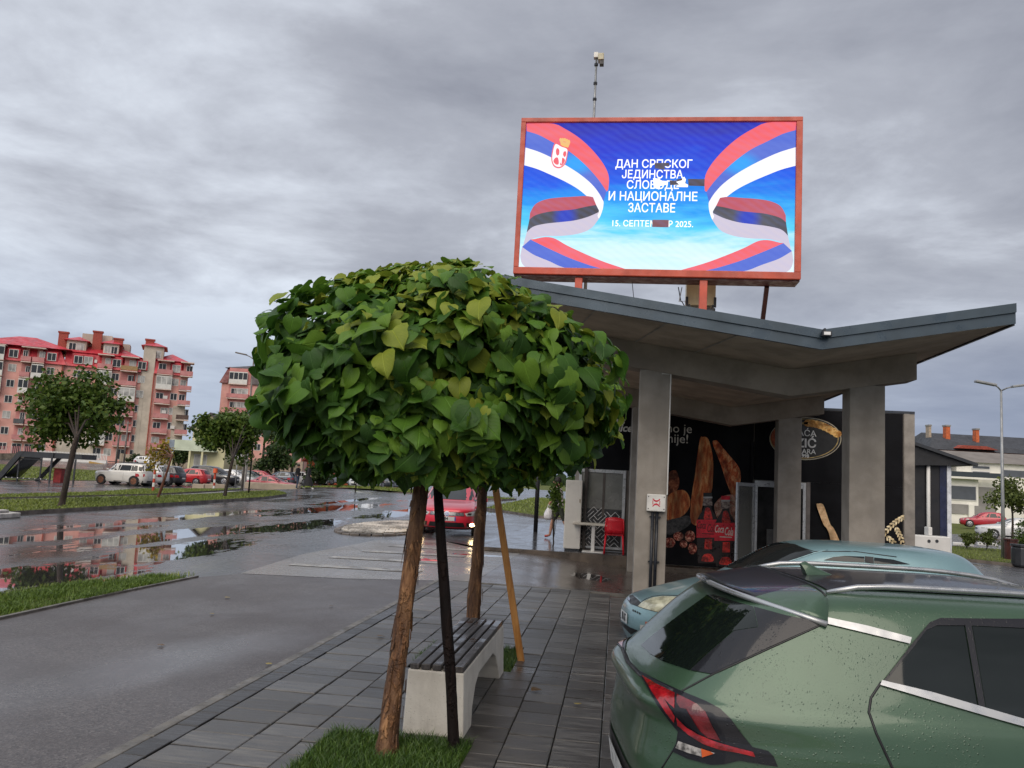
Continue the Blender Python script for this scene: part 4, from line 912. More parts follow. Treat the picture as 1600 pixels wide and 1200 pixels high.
def catalpa(label, base, top, cen, R0, H1, H2, seed, nleaf, nobj, r0, barkm):
    rr = random.Random(seed); root = thing('catalpa_tree', label, 'tree', base, 0, 'ball headed catalpas on the pavement')
    trunk = log('trunk', base, top, r0, r0*.74, barkm, seed, root)
    br = MB(); cen = Vector(cen)
    for k in range(16):
        a = rr.uniform(0, 6.28); el = rr.uniform(-.1, 1.1); e = cen+Vector((math.cos(a)*math.cos(el)*R0*.8, math.sin(a)*math.cos(el)*R0*.8, H1*.8*math.sin(el)))
        p = Vector(top); mdl = p.lerp(e, .5)+Vector((0, 0, .16)); br.tube([tuple(p), tuple(mdl), tuple(e)], [.022, .014, .006], 6, False)
    br.build('branches', m_twig, root, smooth=True)
    items = []
    lump = [rr.uniform(0, 6.28) for _ in range(6)]
    for i in range(nleaf):
        lay_ = rr.random(); sc = 1.0 if lay_ < .52 else (.86 if lay_ < .80 else .66)
        a = rr.uniform(0, 6.283); z = rr.uniform(-1, 1)
        if z >= 0: el = math.asin(z); rad = math.cos(el)**1.06; zz = H1*math.sin(el)**.95 if z > 0 else 0
        else: rad = .44+.56*(1-(-z)**1.7)**.62; zz = H2*z
        bumpy = 1+.10*math.sin(3*a+lump[0]+2*z)+.065*math.sin(5*a-5*z+lump[1])+.075*math.sin(9*a+7*z+lump[2])+rr.uniform(-.13, .12)
        rad *= sc*bumpy; zz *= (sc*.5+.5)*(1+.05*math.sin(4*a+lump[3]))
        out = Vector((math.cos(a), math.sin(a), 0)); p = cen+out*R0*rad+Vector((0, 0, zz))
        topn = max(0, z)
        nrm = (out*(.95-.75*topn)+Vector((0, 0, rr.choice((.15,.55,.95))+.9*topn))+Vector((rr.uniform(-.75,.75), rr.uniform(-.75,.75), rr.uniform(-.5,.6)))).normalized()
        tip = (Vector((0, 0, -1.0+.45*topn))+out*(.25+.8*topn)+Vector((rr.uniform(-.8,.8), rr.uniform(-.8,.8), rr.uniform(-.2,.5))))
        size = (.068+.112*rr.random()**1.15)*(1-.36*topn) if sc == 1.0 else rr.uniform(.10, .19)
        if rr.random() < .16: size *= .62
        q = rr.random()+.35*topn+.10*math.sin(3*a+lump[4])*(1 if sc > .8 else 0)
        if sc < .7: mi = 0 if rr.random() < .8 else 4  # shade inside the crown put into darker leaf colours
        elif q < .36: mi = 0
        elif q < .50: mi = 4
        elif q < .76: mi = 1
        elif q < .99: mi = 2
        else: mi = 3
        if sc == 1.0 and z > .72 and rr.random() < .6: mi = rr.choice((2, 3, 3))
        if sc == 1.0 and out.x > .25 and rr.random() < .22: mi = rr.choice((2, 3))  # sunlit right side of the crown put into lighter leaf colours
        mat = Matrix.Translation(p) @ (rot_to(nrm, tip, rr.uniform(-.4, .4)).to_4x4()) @ Matrix.Diagonal((size*rr.uniform(.9, 1.12), size, size, 1)) @ Matrix.Translation((0, -.35, 0))
        facing = max(0, nrm.dot((CAMP-p).normalized())) if sc == 1.0 else 0
        front = (cen-p).dot(Vector((0, 1, 0)))
        items.append((size*(facing**.5)*(1 if front > -.1 else .25)+.05*(sc == 1.0), mi, rr.randrange(5), mat))
    items.sort(key=lambda t: -t[0])
    iv = wmat(root).inverted()
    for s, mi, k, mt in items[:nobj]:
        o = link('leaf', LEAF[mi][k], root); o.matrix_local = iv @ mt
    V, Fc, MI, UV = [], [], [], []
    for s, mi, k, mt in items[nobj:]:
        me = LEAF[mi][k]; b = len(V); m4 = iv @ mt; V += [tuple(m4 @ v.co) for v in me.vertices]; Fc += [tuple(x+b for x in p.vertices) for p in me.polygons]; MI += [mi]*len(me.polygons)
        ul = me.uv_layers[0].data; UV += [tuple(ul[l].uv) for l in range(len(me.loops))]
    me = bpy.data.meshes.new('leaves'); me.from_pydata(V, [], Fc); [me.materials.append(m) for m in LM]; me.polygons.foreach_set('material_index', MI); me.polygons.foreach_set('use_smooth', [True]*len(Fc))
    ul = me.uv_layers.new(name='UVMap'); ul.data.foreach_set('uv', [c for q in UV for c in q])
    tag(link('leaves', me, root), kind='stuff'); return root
A0 = onZ(605, 1182, .03); T1 = onY(655, 772, 5.3)
C1 = onY(681, 610, 5.45)
catalpa('nearer ball headed catalpa with big leaves and flaking orange bark beside the bench', tuple(A0), (T1.x, 5.35, T1.z+.25), tuple(C1), 1.035, .83, .585, 3, 7600, 298, .062, m_bark)
C0 = onY(737, 1035, 7.85); C0.z = .03; T2 = onY(752, 770, 7.9); C2 = onY(800, 640, 7.9)
catalpa('farther ball headed catalpa behind the bench, its crown mostly hidden by the nearer one', (C0.x, 7.85, .03), (T2.x, 7.9, T2.z+.25), tuple(C2), 1.0, .74, .58, 8, 2600, 120, .066, m_bark)
# stakes
m_dkst = bark('wet_dark_stake', (.012,.007,.006), (.020,.011,.008), (.005,.003,.003)); m_dkst.node_tree.nodes['Principled BSDF'].inputs['Specular IOR Level'].default_value = .15
B0, B1 = onZ(707, 1180, .02), onY(684, 745, 5.38)
log('tree_stake', tuple(B0), tuple(B1), .036, .031, m_dkst, 5, None, 10, 20, False); tag(bpy.data.objects['tree_stake'], 'dark wet wooden stake standing in the grass before the concrete bench', 'tree stake', 'stakes beside the catalpas')
t = NT('fresh_sawn_timber'); v = t.map(t.pos(), (30, 30, 2.2)); n = t.noise(v, 1, 5, .6, .8); kn = t.vor(t.map(t.pos(), (6, 6, 3.2)), 1.0)
c = t.mix(t.rng(n, .3, .7, 0, 1), (.34,.135,.030), (.52,.25,.070)); c = t.mix(t.rng(kn, .05, .14, .8, 0), c, (.12,.045,.015)); t.set(col=c, rough=.5, nor=t.bump(n, .3, .005))
D0, D1 = onZ(815, 1037, .02), onY(771, 745, 7.75)
o = MB().beam(tuple(D0), (D1.x, 7.78, D1.z), .062, .045, (0,1,0)).build('tree_stake', t.m, bevel=.004); tag(o, 'orange sawn timber stake leaning beside the far end of the bench', 'tree stake', 'stakes beside the catalpas')
# bench
t = NT('pale_cast_concrete'); p = t.co(); n = t.noise(p, 3.0, 6, .65); f = t.noise(p, 60, 4, .7); pit = t.vor(p, 42); stn = t.noise(t.map(p, (5, 5, .8)), 1.4, 5, .65)
c = t.mix(t.rng(n, .3, .7, 0, 1), (.52,.485,.43), (.68,.645,.58)); c = t.mix(t.rng(pit, .05, .17, .55, 0), c, (.20,.185,.16)); c = t.mix(t.rng(stn, .52, .75, 0, .4), c, (.27,.25,.215)); c = t.mix(t.rng(f, .55, .8, 0, .3), c, (.30,.28,.25))
t.set(col=c, rough=.75, nor=t.bump(t.math('ADD', f, t.math('MULTIPLY', t.rng(pit, .05, .17, 0, 1), 1.2)), .4, .008)); m_cast = t.m
b0, b1 = onZ(621, 1158, .04), onZ(712, 1165, .04)
bx0, bx1, by0, by1 = b0.x, b1.x+.012, 5.50, 7.42
bench = thing('park_bench', 'backless concrete bench with five dark wooden slats between the catalpa trunks', 'bench', ((bx0+bx1)/2, 6.45, .04))
zt = .455
prof = [(by0,.04),(by0+.30,.04),(by0+.34,.16),(by0+.46,.27),(by0+.62,.325),(by1-.62,.325),(by1-.46,.27),(by1-.34,.16),(by1-.24,.04),(by1,.04),(by1,zt),(by0,zt)]
m = MB(); n = len(prof)
m.v = [(bx0-.012*(1-(z-.04)/.42), y, z) for y, z in prof]+[(bx1+.022*(1-(z-.04)/.42)-.01, y, z) for y, z in prof]
m.f = [tuple(range(n)), tuple(range(2*n-1, n-1, -1))]+[(i, (i+1) % n, n+(i+1) % n, n+i) for i in range(n)]; m.mi = [0]*len(m.f)
m.build('concrete_base', m_cast, bench, bevel=.010)
t = NT('wet_dark_slat'); v = t.map(t.pos(), (26, 1.6, 10)); n_ = t.noise(v, 1.0, 5, .65, .6); wet = t.noise(t.pos(), 5, 4, .6)
c = t.mix(t.rng(n_, .3, .7, 0, 1), (.030,.027,.028), (.095,.085,.082)); c = t.mix(t.rng(wet, .55, .68, 0, .6), c, (.018,.016,.016)); t.set(col=c, rough=t.rng(wet, .45, .65, .45, .14), nor=t.bump(n_, .35, .005)); m_slat = t.m
for k in range(5):
    w = (bx1-bx0-.01)/5; x = bx0+.005+w*k
    MB().box(x+.008, x+w-.008, by0+.004, by1-.004, zt+.001, zt+.038+.002*((k*7) % 3)).build('slat', m_slat, bench, bevel=.006)
# fallen leaves and scraps on the ground
m_fl = [leaf_mat('fallen_leaf_yellow', (.30,.22,.05), (.38,.30,.08), .1, .5), leaf_mat('fallen_leaf_brown', (.12,.07,.03), (.18,.11,.05), .1, .5)]
FL = [leaf_mesh(90+i, m_fl[i % 2]) for i in range(4)]
rr = random.Random(12)
spots = [onZ(*p, .02) for p in ((356,935),(515,948),(770,1022),(560,985),(330,960),(250,1010),(420,1040),(840,1085),(905,1110),(590,1000))]
fl_at = ['on the path below the pale apron', 'on the path nearest the kerb corner', 'on the paving just behind the bench', 'on the path midway to the verge', 'on the path by the verge tip', 'on the path below the grass verge', 'on the near path left of the kerb', 'on the paving right of the bench', 'on the paving nearest the green SUV', 'on the border beside the pale kerb']
for i, s in enumerate(spots):
    o = link('fallen_leaf', FL[i % 4]); sc = rr.uniform(.05, .085); o.scale = (sc, sc, sc*.4); o.rotation_euler = (rr.uniform(-.1,.1), rr.uniform(-.1,.1), rr.uniform(0, 6)); o.location = (s.x, s.y, gh(s.x, s.y)+(.07 if s.x > -2.6 and s.y < 13 else .035))
    tag(o, 'small fallen leaf lying '+fl_at[i], 'fallen leaf', 'fallen leaves on the wet ground')
# ------------------------------------------------------------------ cars
def paint(name, col, metal=.0, drops=False, flake=.0):
    if name in MATS: return MATS[name]
    t = NT(name); v = t.co(); n = t.noise(v, 1.3, 4, .6); c = t.mix(t.rng(n, .3, .7, 0, 1), tuple(q*.90 for q in col), tuple(min(1, q*1.08) for q in col))
    t.set(col=c, rough=.34, metal=metal, coat=.75 if drops else 1.0, coatr=.07 if drops else .04, spec=.5)
    if drops:
        d = t.vor(v, 55); d2 = t.vor(v, 130); sel = t.rng(t.noise(v, 7, 3, .6), .36, .60, 0, 1)
        a = t.rng(d, .10, .26, 1, 0); b = t.rng(d2, .10, .24, .6, 0); h = t.math('MULTIPLY', t.math('MAXIMUM', a, b), sel)
        nb = t.bump(h, .30, .003); t.set(nor=nb); t.l(nb, t.b.inputs['Coat Normal'])
        t.set(col=t.mix(t.math('MULTIPLY', h, .55), c, tuple(q*.35 for q in col)))
    MATS[name] = t.m; return t.m
m_gl = glass('car_glass', (.012,.014,.015)); m_tyre = pm('tyre_rubber', (.016,.016,.017), .75, .2, 8); m_rim = pm('alloy_rim', (.42,.42,.43), .32, .1, 5, metal=.8); m_trim = pm('black_car_trim', (.014,.014,.016), .45)
m_tail = pm('red_tail_lens', (.38,.008,.012), .15, .2, 12, coat=.6); m_head = pm('clear_headlamp', (.50,.50,.48), .12, .2, 14, coat=.8); m_plate = pm('white_number_plate', (.66,.66,.64), .4); m_chrome = pm('bright_chrome', (.46,.47,.48), .30, .05, 4, metal=.75); m_ink = pm('black_plate_ink', (.02,.02,.025), .5); m_bluep = pm('blue_plate_band', (.02,.06,.35), .4); m_orange = pm('orange_lens', (.55,.09,.012), .2, coat=.5)
KINDS = {  # z/H, rear x/L, front x/L, half width factor
 'hatch': [(.13,.03,.965,.90),(.20,.012,.99,.965),(.33,0,1,1),(.45,.0,.995,1),(.51,.004,.975,.99),(.56,.008,.91,.98),(.60,.012,.81,.965),(.635,.018,.735,.945),(.70,.04,.70,.90),(.85,.085,.605,.79),(.925,.115,.545,.725),(.965,.15,.50,.66),(.99,.23,.44,.50),(1,.31,.37,.2)],
 'suv': [(.16,.03,.965,.90),(.22,.012,.985,.965),(.34,0,1,1),(.48,0,.997,1),(.55,.003,.98,.99),(.59,.005,.93,.98),(.62,.008,.82,.965),(.65,.012,.745,.945),(.71,.03,.705,.90),(.85,.07,.62,.80),(.925,.095,.565,.74),(.965,.125,.51,.68),(.99,.21,.44,.52),(1,.30,.36,.2)],
 'van': [(.13,.02,.97,.90),(.19,.008,.99,.965),(.31,0,1,1),(.42,0,.995,1),(.48,.002,.975,.99),(.52,.003,.94,.98),(.56,.005,.87,.965),(.59,.006,.81,.945),(.66,.014,.76,.90),(.84,.045,.64,.80),(.92,.07,.575,.74),(.965,.1,.52,.68),(.99,.19,.44,.52),(1,.28,.36,.2)],
 'boxy': [(.15,.02,.97,.92),(.22,.01,.985,.97),(.34,0,.995,1),(.45,0,1,1),(.52,.002,.997,.99),(.57,.004,.985,.98),(.60,.006,.90,.965),(.625,.008,.75,.95),(.70,.015,.725,.90),(.85,.035,.665,.84),(.93,.05,.635,.79),(.97,.065,.60,.74),(.99,.14,.50,.60),(1,.24,.40,.3)],
 'sedan': [(.13,.03,.965,.90),(.20,.012,.99,.965),(.33,0,1,1),(.46,.0,.995,1),(.53,.004,.98,.99),(.58,.006,.92,.98),(.63,.015,.82,.965),(.67,.06,.735,.945),(.72,.15,.695,.90),(.85,.215,.605,.80),(.925,.26,.55,.735),(.965,.30,.51,.67),(.99,.36,.455,.52),(1,.39,.43,.2)]}
def spline(vals, n):
    out = []; N_ = len(vals)
    for i in range(N_-1):
        p0, p1, p2, p3 = vals[max(i-1, 0)], vals[i], vals[i+1], vals[min(i+2, N_-1)]
        for k in range(n):
            t = k/n; r = []
            for a, b, c, d in zip(p0, p1, p2, p3):
                m1 = 0 if (b-a)*(c-b) <= 0 else (c-a)/2; m2 = 0 if (c-b)*(d-c) <= 0 else (d-b)/2
                lim = 2.2*abs(c-b); m1 = max(-lim, min(lim, m1)); m2 = max(-lim, min(lim, m2))
                h = t*t; q = h*t; r.append((2*q-3*h+1)*b+(q-2*h+t)*m1+(-2*q+3*h)*c+(q-h)*m2)
            out.append(tuple(r))
    out.append(tuple(vals[-1])); return out
class Car:
    def __init__(s, name, label, cat, L, Wd, H, levels, loc, yaw, mat, group=None, nseg=32, sub=3, nr=4.2, nf=3.4, abs_=False):
        s.root = thing(name, label, cat, loc, yaw, group); s.L, s.W, s.H = L, Wd, H
        lv = levels if abs_ else [(z*H, xr*L, xf*L, w*Wd/2) for z, xr, xf, w in levels]
        lv = spline(lv, sub); m = MB(); s.lv = lv
        for z, xr, xf, w in lv:
            xc, hl = (xr+xf)/2-L/2, (xf-xr)/2
            for k in range(nseg):
                a = 2*math.pi*k/nseg; ca, sa = math.cos(a), math.sin(a); n = nf if ca > 0 else nr
                p = (abs(ca)**n+abs(sa)**n)**(-1/n)
                m.v.append((xc+hl*ca*p, w*sa*p, z))
        R_ = len(lv); m.f = [(i*nseg+k, i*nseg+(k+1) % nseg, (i+1)*nseg+(k+1) % nseg, (i+1)*nseg+k) for i in range(R_-1) for k in range(nseg)]
        m.f += [tuple(range(nseg))[::-1], tuple(range((R_-1)*nseg, R_*nseg))]; m.mi = [0]*len(m.f)
        s.body = m.build('body', mat, s.root, world=False, smooth=True, fix=False)
        s.bvh = BVHTree.FromPolygons([Vector(v) for v in m.v], m.f)
        s.inv = wmat(s.root).inverted()
    def _grid(s, pts2, res):
        bm = bmesh.new(); polys = pts2 if isinstance(pts2[0][0], (tuple, list)) else [pts2]
        for pl in polys: bm.faces.new([bm.verts.new((x, y, 0)) for x, y in pl])
        bmesh.ops.remove_doubles(bm, verts=bm.verts[:], dist=1e-5); bmesh.ops.triangulate(bm, faces=bm.faces[:]); pts2 = [q for pl in polys for q in pl]
        for ax in (0, 1):
            c = [p[ax] for p in pts2]; k = math.ceil(min(c)/res)*res
            while k < max(c):
                co = [0,0,0]; no = [0,0,0]; co[ax] = k+res*1e-3; no[ax] = 1
                bmesh.ops.bisect_plane(bm, geom=bm.verts[:]+bm.edges[:]+bm.faces[:], plane_co=co, plane_no=no); k += res
        bm.verts.index_update(); V = [(v.co.x, v.co.y) for v in bm.verts]; Fc = [[v.index for v in f.verts] for f in bm.faces]; bm.free(); return V, Fc
    def decal(s, name, pts2, caster, mat, off=.006, res=.12, parent=None, mirror=False, smooth=True):
        V, Fc = s._grid(pts2, res); P = []; ok = []
        for u, v in V:
            o, d = caster(u, v); h, nrm, _, _ = s.bvh.ray_cast(o, d)
            if h is None: P.append(Vector((0,0,0))); ok.append(False)
            else:
                if nrm.dot(d) > 0: nrm = -nrm
                P.append(h+nrm*off); ok.append(True)
        Fc = [f for f in Fc if all(ok[i] for i in f)]
        if not Fc: return None
        used = sorted({i for f in Fc for i in f}); mp = {i: j for j, i in enumerate(used)}
        out = []
        for sg in ((1, -1) if mirror else (1,)):
            me = bpy.data.meshes.new(name); me.from_pydata([(P[i].x, P[i].y*sg, P[i].z) for i in used], [], [[mp[i] for i in (f if sg > 0 else f[::-1])] for f in Fc])
            me.materials.append(mat); me.polygons.foreach_set('use_smooth', [smooth]*len(me.polygons)); me.update(); out.append(link(name, me, parent or s.root))
        return out[0]
    def side(s, sg): return lambda u, v: (Vector((u-s.L/2, 3*sg, v)), Vector((0, -sg, 0)))
    def front(s): return lambda u, v: (Vector((s.L, u, v)), Vector((-1, 0, 0)))
    def rear(s): return lambda u, v: (Vector((-s.L, u, v)), Vector((1, 0, 0)))
    def px(s):
        def f(u, v):
            o = s.inv @ Vector((0, 0, EYE)); d = (s.inv.to_3x3() @ ray(u*100, v*100)).normalized(); return o, d
        return f
    def dpx(s, name, pts, mat, off=.005, res=.06, **k): return s.decal(name, [[(a/100, b/100) for a, b in q] for q in pts] if isinstance(pts[0][0], (tuple, list)) else [(a/100, b/100) for a, b in pts], s.px(), mat, off, res, **k)
    def seam(s, pts, r=.004, mat=None, name='seam', caster=None, n=8, lift=0):
        P = []; c = caster or s.px(); k_ = .01 if caster is None else 1
        for a, b in zip(pts, pts[1:]):
            for i in range(n):
                t = i/n; o, d = c(lerp(a[0], b[0], t)*k_, lerp(a[1], b[1], t)*k_); h, nr, _, _ = s.bvh.ray_cast(o, d)
                if h is not None: P.append(tuple(h-d*lift))
        if len(P) > 2: return MB().tube(P, r, 6).build(name, mat or m_trim, s.root, world=False, smooth=True)
    def wheels(s, xs=(.19,.805), rad=None, rimm=None, far=True, spokes=0, steer=0):
        rad = rad or .215*s.H; zb = s.lv[0][0]
        for xf in xs:
            x = xf*s.L
            for sg in (1, -1):
                pts = [(x+rad*1.14*math.cos(a), rad+rad*1.14*math.sin(a)) for a in [math.pi*(k/14)*1.3-.47 for k in range(15)]]; pts = [(a, max(b, zb+.012)) for a, b in pts]
                s.decal('wheel_arch', pts, s.side(sg), m_trim, .006, .25)
                yo = s.W/2*.985; tyre = MB().cyl((x-s.L/2, sg*(yo-.2), rad), (x-s.L/2, sg*(yo+.012), rad), rad, n=24).build('wheel', m_tyre, s.root, world=False, smooth=True, angle=40, bevel=0)
                rm = MB().cyl((x-s.L/2, sg*(yo+.012), rad), (x-s.L/2, sg*(yo+.02), rad), rad*.68, rad*.6, n=20)
                if spokes: 
                    tr = MB()
                    for k in range(spokes):
                        a0 = 2*math.pi*(k+.28)/spokes; a1 = 2*math.pi*(k+.72)/spokes; am = (a0+a1)/2
                        tr.poly([(x-s.L/2+rad*q*math.cos(b), sg*(yo+.0225), rad+rad*q*math.sin(b)) for q, b in ((.2,am),(.52,a0),(.55,am),(.52,a1))])
                    tag(tr.build('rim_gap', m_trim, tyre, world=False, fix=False), kind='stuff')
                rm.build('rim', rimm or m_rim, tyre, world=False, smooth=True, angle=40)
    def standard(s, kind, windows=2, lights=True, glassm=None):
        H, L, Wd = s.H, s.L, s.W; g_ = glassm or m_gl; lo, hi = (.665, .905); k = {'hatch': (.115,.17,.685,.575), 'suv': (.10,.15,.69,.59), 'van': (.07,.10,.755,.61), 'boxy': (.05,.07,.705,.65), 'sedan': (.21,.29,.68,.575)}[kind]
        lo = .61 if kind == 'van' else lo
        xr, xrt, xf, xft = k; n = 3 if kind in ('van', 'boxy', 'suv') else 2; gap = .013
        for sg in (1, -1):
            for i in range(n):
                a, b = i/n, (i+1)/n; f = lambda t, e: (lerp(xr, xf, t)+e)*L; ft = lambda t, e: (lerp(xrt, xft, t)+e)*L
                s.decal('side_window', [(f(a, gap/2), lo*H), (f(b, -gap/2), lo*H), (ft(b, -gap/2), hi*H), (ft(a, gap/2), hi*H)], s.side(sg), g_, .005, .35)
        s.decal('windscreen', [(-.40*Wd, (lo+.02)*H), (.40*Wd, (lo+.02)*H), (.325*Wd, .925*H), (-.325*Wd, .925*H)], s.front(), g_, .006, .2)
        zr = lo+.055 if kind == 'sedan' else lo+.02
        s.decal('rear_window', [(-.37*Wd, zr*H), (.37*Wd, zr*H), (.31*Wd, .915*H), (-.31*Wd, .915*H)], s.rear(), g_, .006, .2)
        if lights:
            zt, zl = (.56, .42) if kind != 'van' else (.62, .40)
            for sg in (1, -1):
                s.decal('tail_lamp', [(sg*.30*Wd, zl*H+.02), (sg*.478*Wd, zl*H), (sg*.47*Wd, zt*H), (sg*.33*Wd, zt*H-.02)], s.rear(), m_tail, .008, .15)
                s.decal('headlight', [(sg*.26*Wd, .445*H), (sg*.45*Wd, .455*H), (sg*.47*Wd, .525*H), (sg*.30*Wd, .49*H)], s.front(), m_head, .008, .12)
            s.decal('grille', [(-.22*Wd, .40*H), (.22*Wd, .40*H), (.23*Wd, .475*H), (-.23*Wd, .475*H)], s.front(), m_trim, .008, .2)
            s.decal('bumper_intake', [(-.36*Wd, .19*H), (.36*Wd, .19*H), (.33*Wd, .27*H), (-.33*Wd, .27*H)], s.front(), m_trim, .006, .2)
            s.decal('number_plate', [(-.26, .295*H), (.26, .295*H), (.26, .295*H+.11), (-.26, .295*H+.11)], s.front(), m_plate, .014, .3)
            s.decal('number_plate', [(-.26, .36*H), (.26, .36*H), (.26, .36*H+.11), (-.26, .36*H+.11)], s.rear(), m_plate, .014, .3)
            s.decal('rear_bumper', [(-.44*Wd, .17*H), (.44*Wd, .17*H), (.44*Wd, .25*H), (-.44*Wd, .25*H)], s.rear(), m_trim, .006, .3)
            for sg in (1, -1):
                xm = (xf-.035)*L-L/2; MB().box(xm-.05, xm+.08, sg*(Wd/2+.10)-.09, sg*(Wd/2+.10)+.09, lo*H-.01, lo*H+.11).build('mirror', s.body.data.materials[0], s.root, world=False, bevel=.03)
                s.decal('sill', [(.30*L, .135*H), (.70*L, .135*H), (.70*L, .20*H), (.30*L, .20*H)], s.side(sg), m_trim, .006, .4)
        for sg in (1, -1):
            for xd in (lerp(xr, xf, .52), ):
                s.seam([(xd*L, .22*H), (xd*L, lo*H)], .006, m_trim, 'door_seam', s.side(sg), 4)
# --- green SUV in the foreground ------------------------------------------------
g_paint = paint('sage_green_paint', (.046,.094,.054), .30, True)
sa = R(8); sx0, sy0 = .13, 4.55; SL = 4.5
suvlv = [(.20,.14,4.30,.84),(.30,.02,4.42,.90),(.46,-.06,4.49,.935),(.66,-.075,4.5,.95),(.80,-.055,4.49,.95),(.88,-.05,4.46,.94),(.955,-.085,4.30,.922),(1.0,-.06,4.05,.905),(1.03,.0,3.72,.89),(1.08,.055,3.40,.868),(1.15,.12,3.20,.835),(1.30,.27,2.90,.765),(1.41,.41,2.62,.705),(1.462,.53,2.42,.66),(1.490,.66,2.24,.60),(1.510,.84,2.06,.49),(1.522,1.08,1.84,.30),(1.526,1.3,1.6,.1)]
suv = Car('parked_suv', 'sage green SUV beaded with rain, rear corner filling the lower right foreground', 'car', SL, 1.9, 1.6, suvlv, (sx0+SL/2*math.cos(sa), sy0+SL/2*math.sin(sa), -.2), sa, g_paint, None, 112, 6, 4.6, 3.6, True)
m_gls = glass('wet_rear_glass', (.006,.009,.008)); m_pb = paint('gloss_black_panel', (.010,.010,.014), 0, True); m_pb.node_tree.nodes['Principled BSDF'].inputs['Coat Weight'].default_value = .45; m_pb.node_tree.nodes['Principled BSDF'].inputs['Specular IOR Level'].default_value = .25
Z5_ = lambda pts: [(940+x/2.4242, 820+y/2.4242) for x, y in pts]
suv.dpx('rear_window', Z5_([(150,457),(200,415),(300,340),(400,268),(425,266),(500,290),(575,312),(592,388),(500,402),(410,480),(335,552),(240,520),(185,490)]), m_gls, .004, .04)
suv.dpx('pillar_trim', Z5_([(578,312),(700,345),(842,372),(640,462),(418,566),(337,552),(412,482),(503,404),(594,390)]), m_pb, .005, .04)
side_w = suv.dpx('side_window', Z5_([(1075,590),(1175,465),(1225,400),(1265,382),(1372,382),(1424,690),(1250,640)]), m_gls, .006, .05, mirror=True)
suv.dpx('side_window', Z5_([(1402,386),(1620,392),(1900,400),(1900,850),(1620,745),(1455,700)]), m_gls, .006, .08, mirror=True)
_o = Z5_([(1058,600),(1115,527),(1170,455),(1240,372),(1280,356),(1380,358),(1620,360),(1900,366)]); _i = Z5_([(1077,592),(1127,527),(1177,467),(1226,402),(1265,384),(1380,384),(1620,395),(1900,404)])
suv.dpx('window_surround', [[_o[k], _o[k+1], _i[k+1], _i[k]] for k in range(7)], m_pb, .010, .04, mirror=True)
suv.dpx('window_pillar', Z5_([(1372,380),(1396,380),(1450,700),(1424,692)]), m_pb, .012, .05, mirror=True)
suv.dpx('chrome_strip', Z5_([(1058,590),(1250,636),(1600,738),(1900,850),(1900,880),(1600,768),(1240,664),(1052,608)]), m_chrome, .013, .05, mirror=True)
ZL = lambda pts: [(960+x/6.154, 1050+y/6.154) for x, y in pts]
lamp_h = suv.dpx('tail_lamp', ZL([(215,-20),(400,75),(640,185),(880,285),(1020,355),(1120,450),(1240,610),(1330,720),(1480,758),(1530,810),(1572,908),(1200,850),(1050,885),(930,890),(700,830),(560,762),(600,690),(618,575),(420,320),(250,40)]), m_pb, .006, .03, mirror=True)
t_red = pm('wet_red_lens', (.30,.008,.014), .12, .35, 16, .15, 60, coat=.9); t_dkr = pm('dark_red_lens', (.13,.006,.010), .15, .3, 14, .2, 50, coat=.9)
suv.dpx('lamp_lens', ZL([(258,30),(400,125),(585,215),(585,350),(490,270),(590,420),(585,480),(480,350),(370,200)]), t_red, .010, .03, mirror=True)
suv.dpx('lamp_lens', ZL([(605,225),(800,315),(880,385),(950,520),(1025,660),(900,630),(760,520),(640,350),(605,300)]), t_dkr, .010, .03, mirror=True)
suv.dpx('lamp_strip', ZL([(605,425),(700,520),(830,605),(960,660),(1120,710),(1335,765),(1355,812),(1200,775),(1020,745),(860,690),(720,600),(620,505)]), t_red, .013, .03, mirror=True)
suv.dpx('lamp_inner', ZL([(640,350),(700,360),(830,560),(900,625),(760,540),(660,430)]), m_pb, .013, .03, mirror=True)
suv.dpx('reversing_lamp', ZL([(628,662),(800,722),(975,776),(860,812),(720,775),(600,728)]), pm('smoked_clear_lens', (.30,.29,.28), .12, .5, 30, coat=.6), .011, .03, mirror=True); suv.dpx('indicator', ZL([(840,730),(930,760),(960,780),(850,815)]), m_orange, .014, .03, mirror=True)
suv.seam(Z5_([(848,372),(640,466),(418,568),(300,632),(290,636)]), .005); suv.seam(Z5_([(1058,598),(1020,655),(1012,710),(1040,790),(1105,930),(1150,1030)]), .006, mat=m_trim)
suv.seam(ZL([(618,575),(600,690),(558,765),(440,950)]), .004); suv.seam(Z5_([(80,470),(100,520),(150,572),(290,640)]), .012, mat=m_trim, name='tailgate_lip')
suv.decal('number_plate', [(-.27, .44), (.27, .44), (.27, .56), (-.27, .56)], suv.rear(), m_plate, .02, .2); suv.decal('plate_band', [(-.272,.44),(-.235,.44),(-.235,.56),(-.272,.56)], suv.rear(), m_bluep, .023, .2)
suv.decal('plate_recess', [(-.42,.40),(.42,.40),(.46,.60),(-.46,.60)], suv.rear(), m_trim, .006, .1)
for sg in (1, -1): suv.decal('bumper_cladding', [(.02,.21),(4.4,.21),(4.4,.36),(.02,.36)], suv.side(sg), m_trim, .008, .2)
suv.wheels((.19,.80), .36)
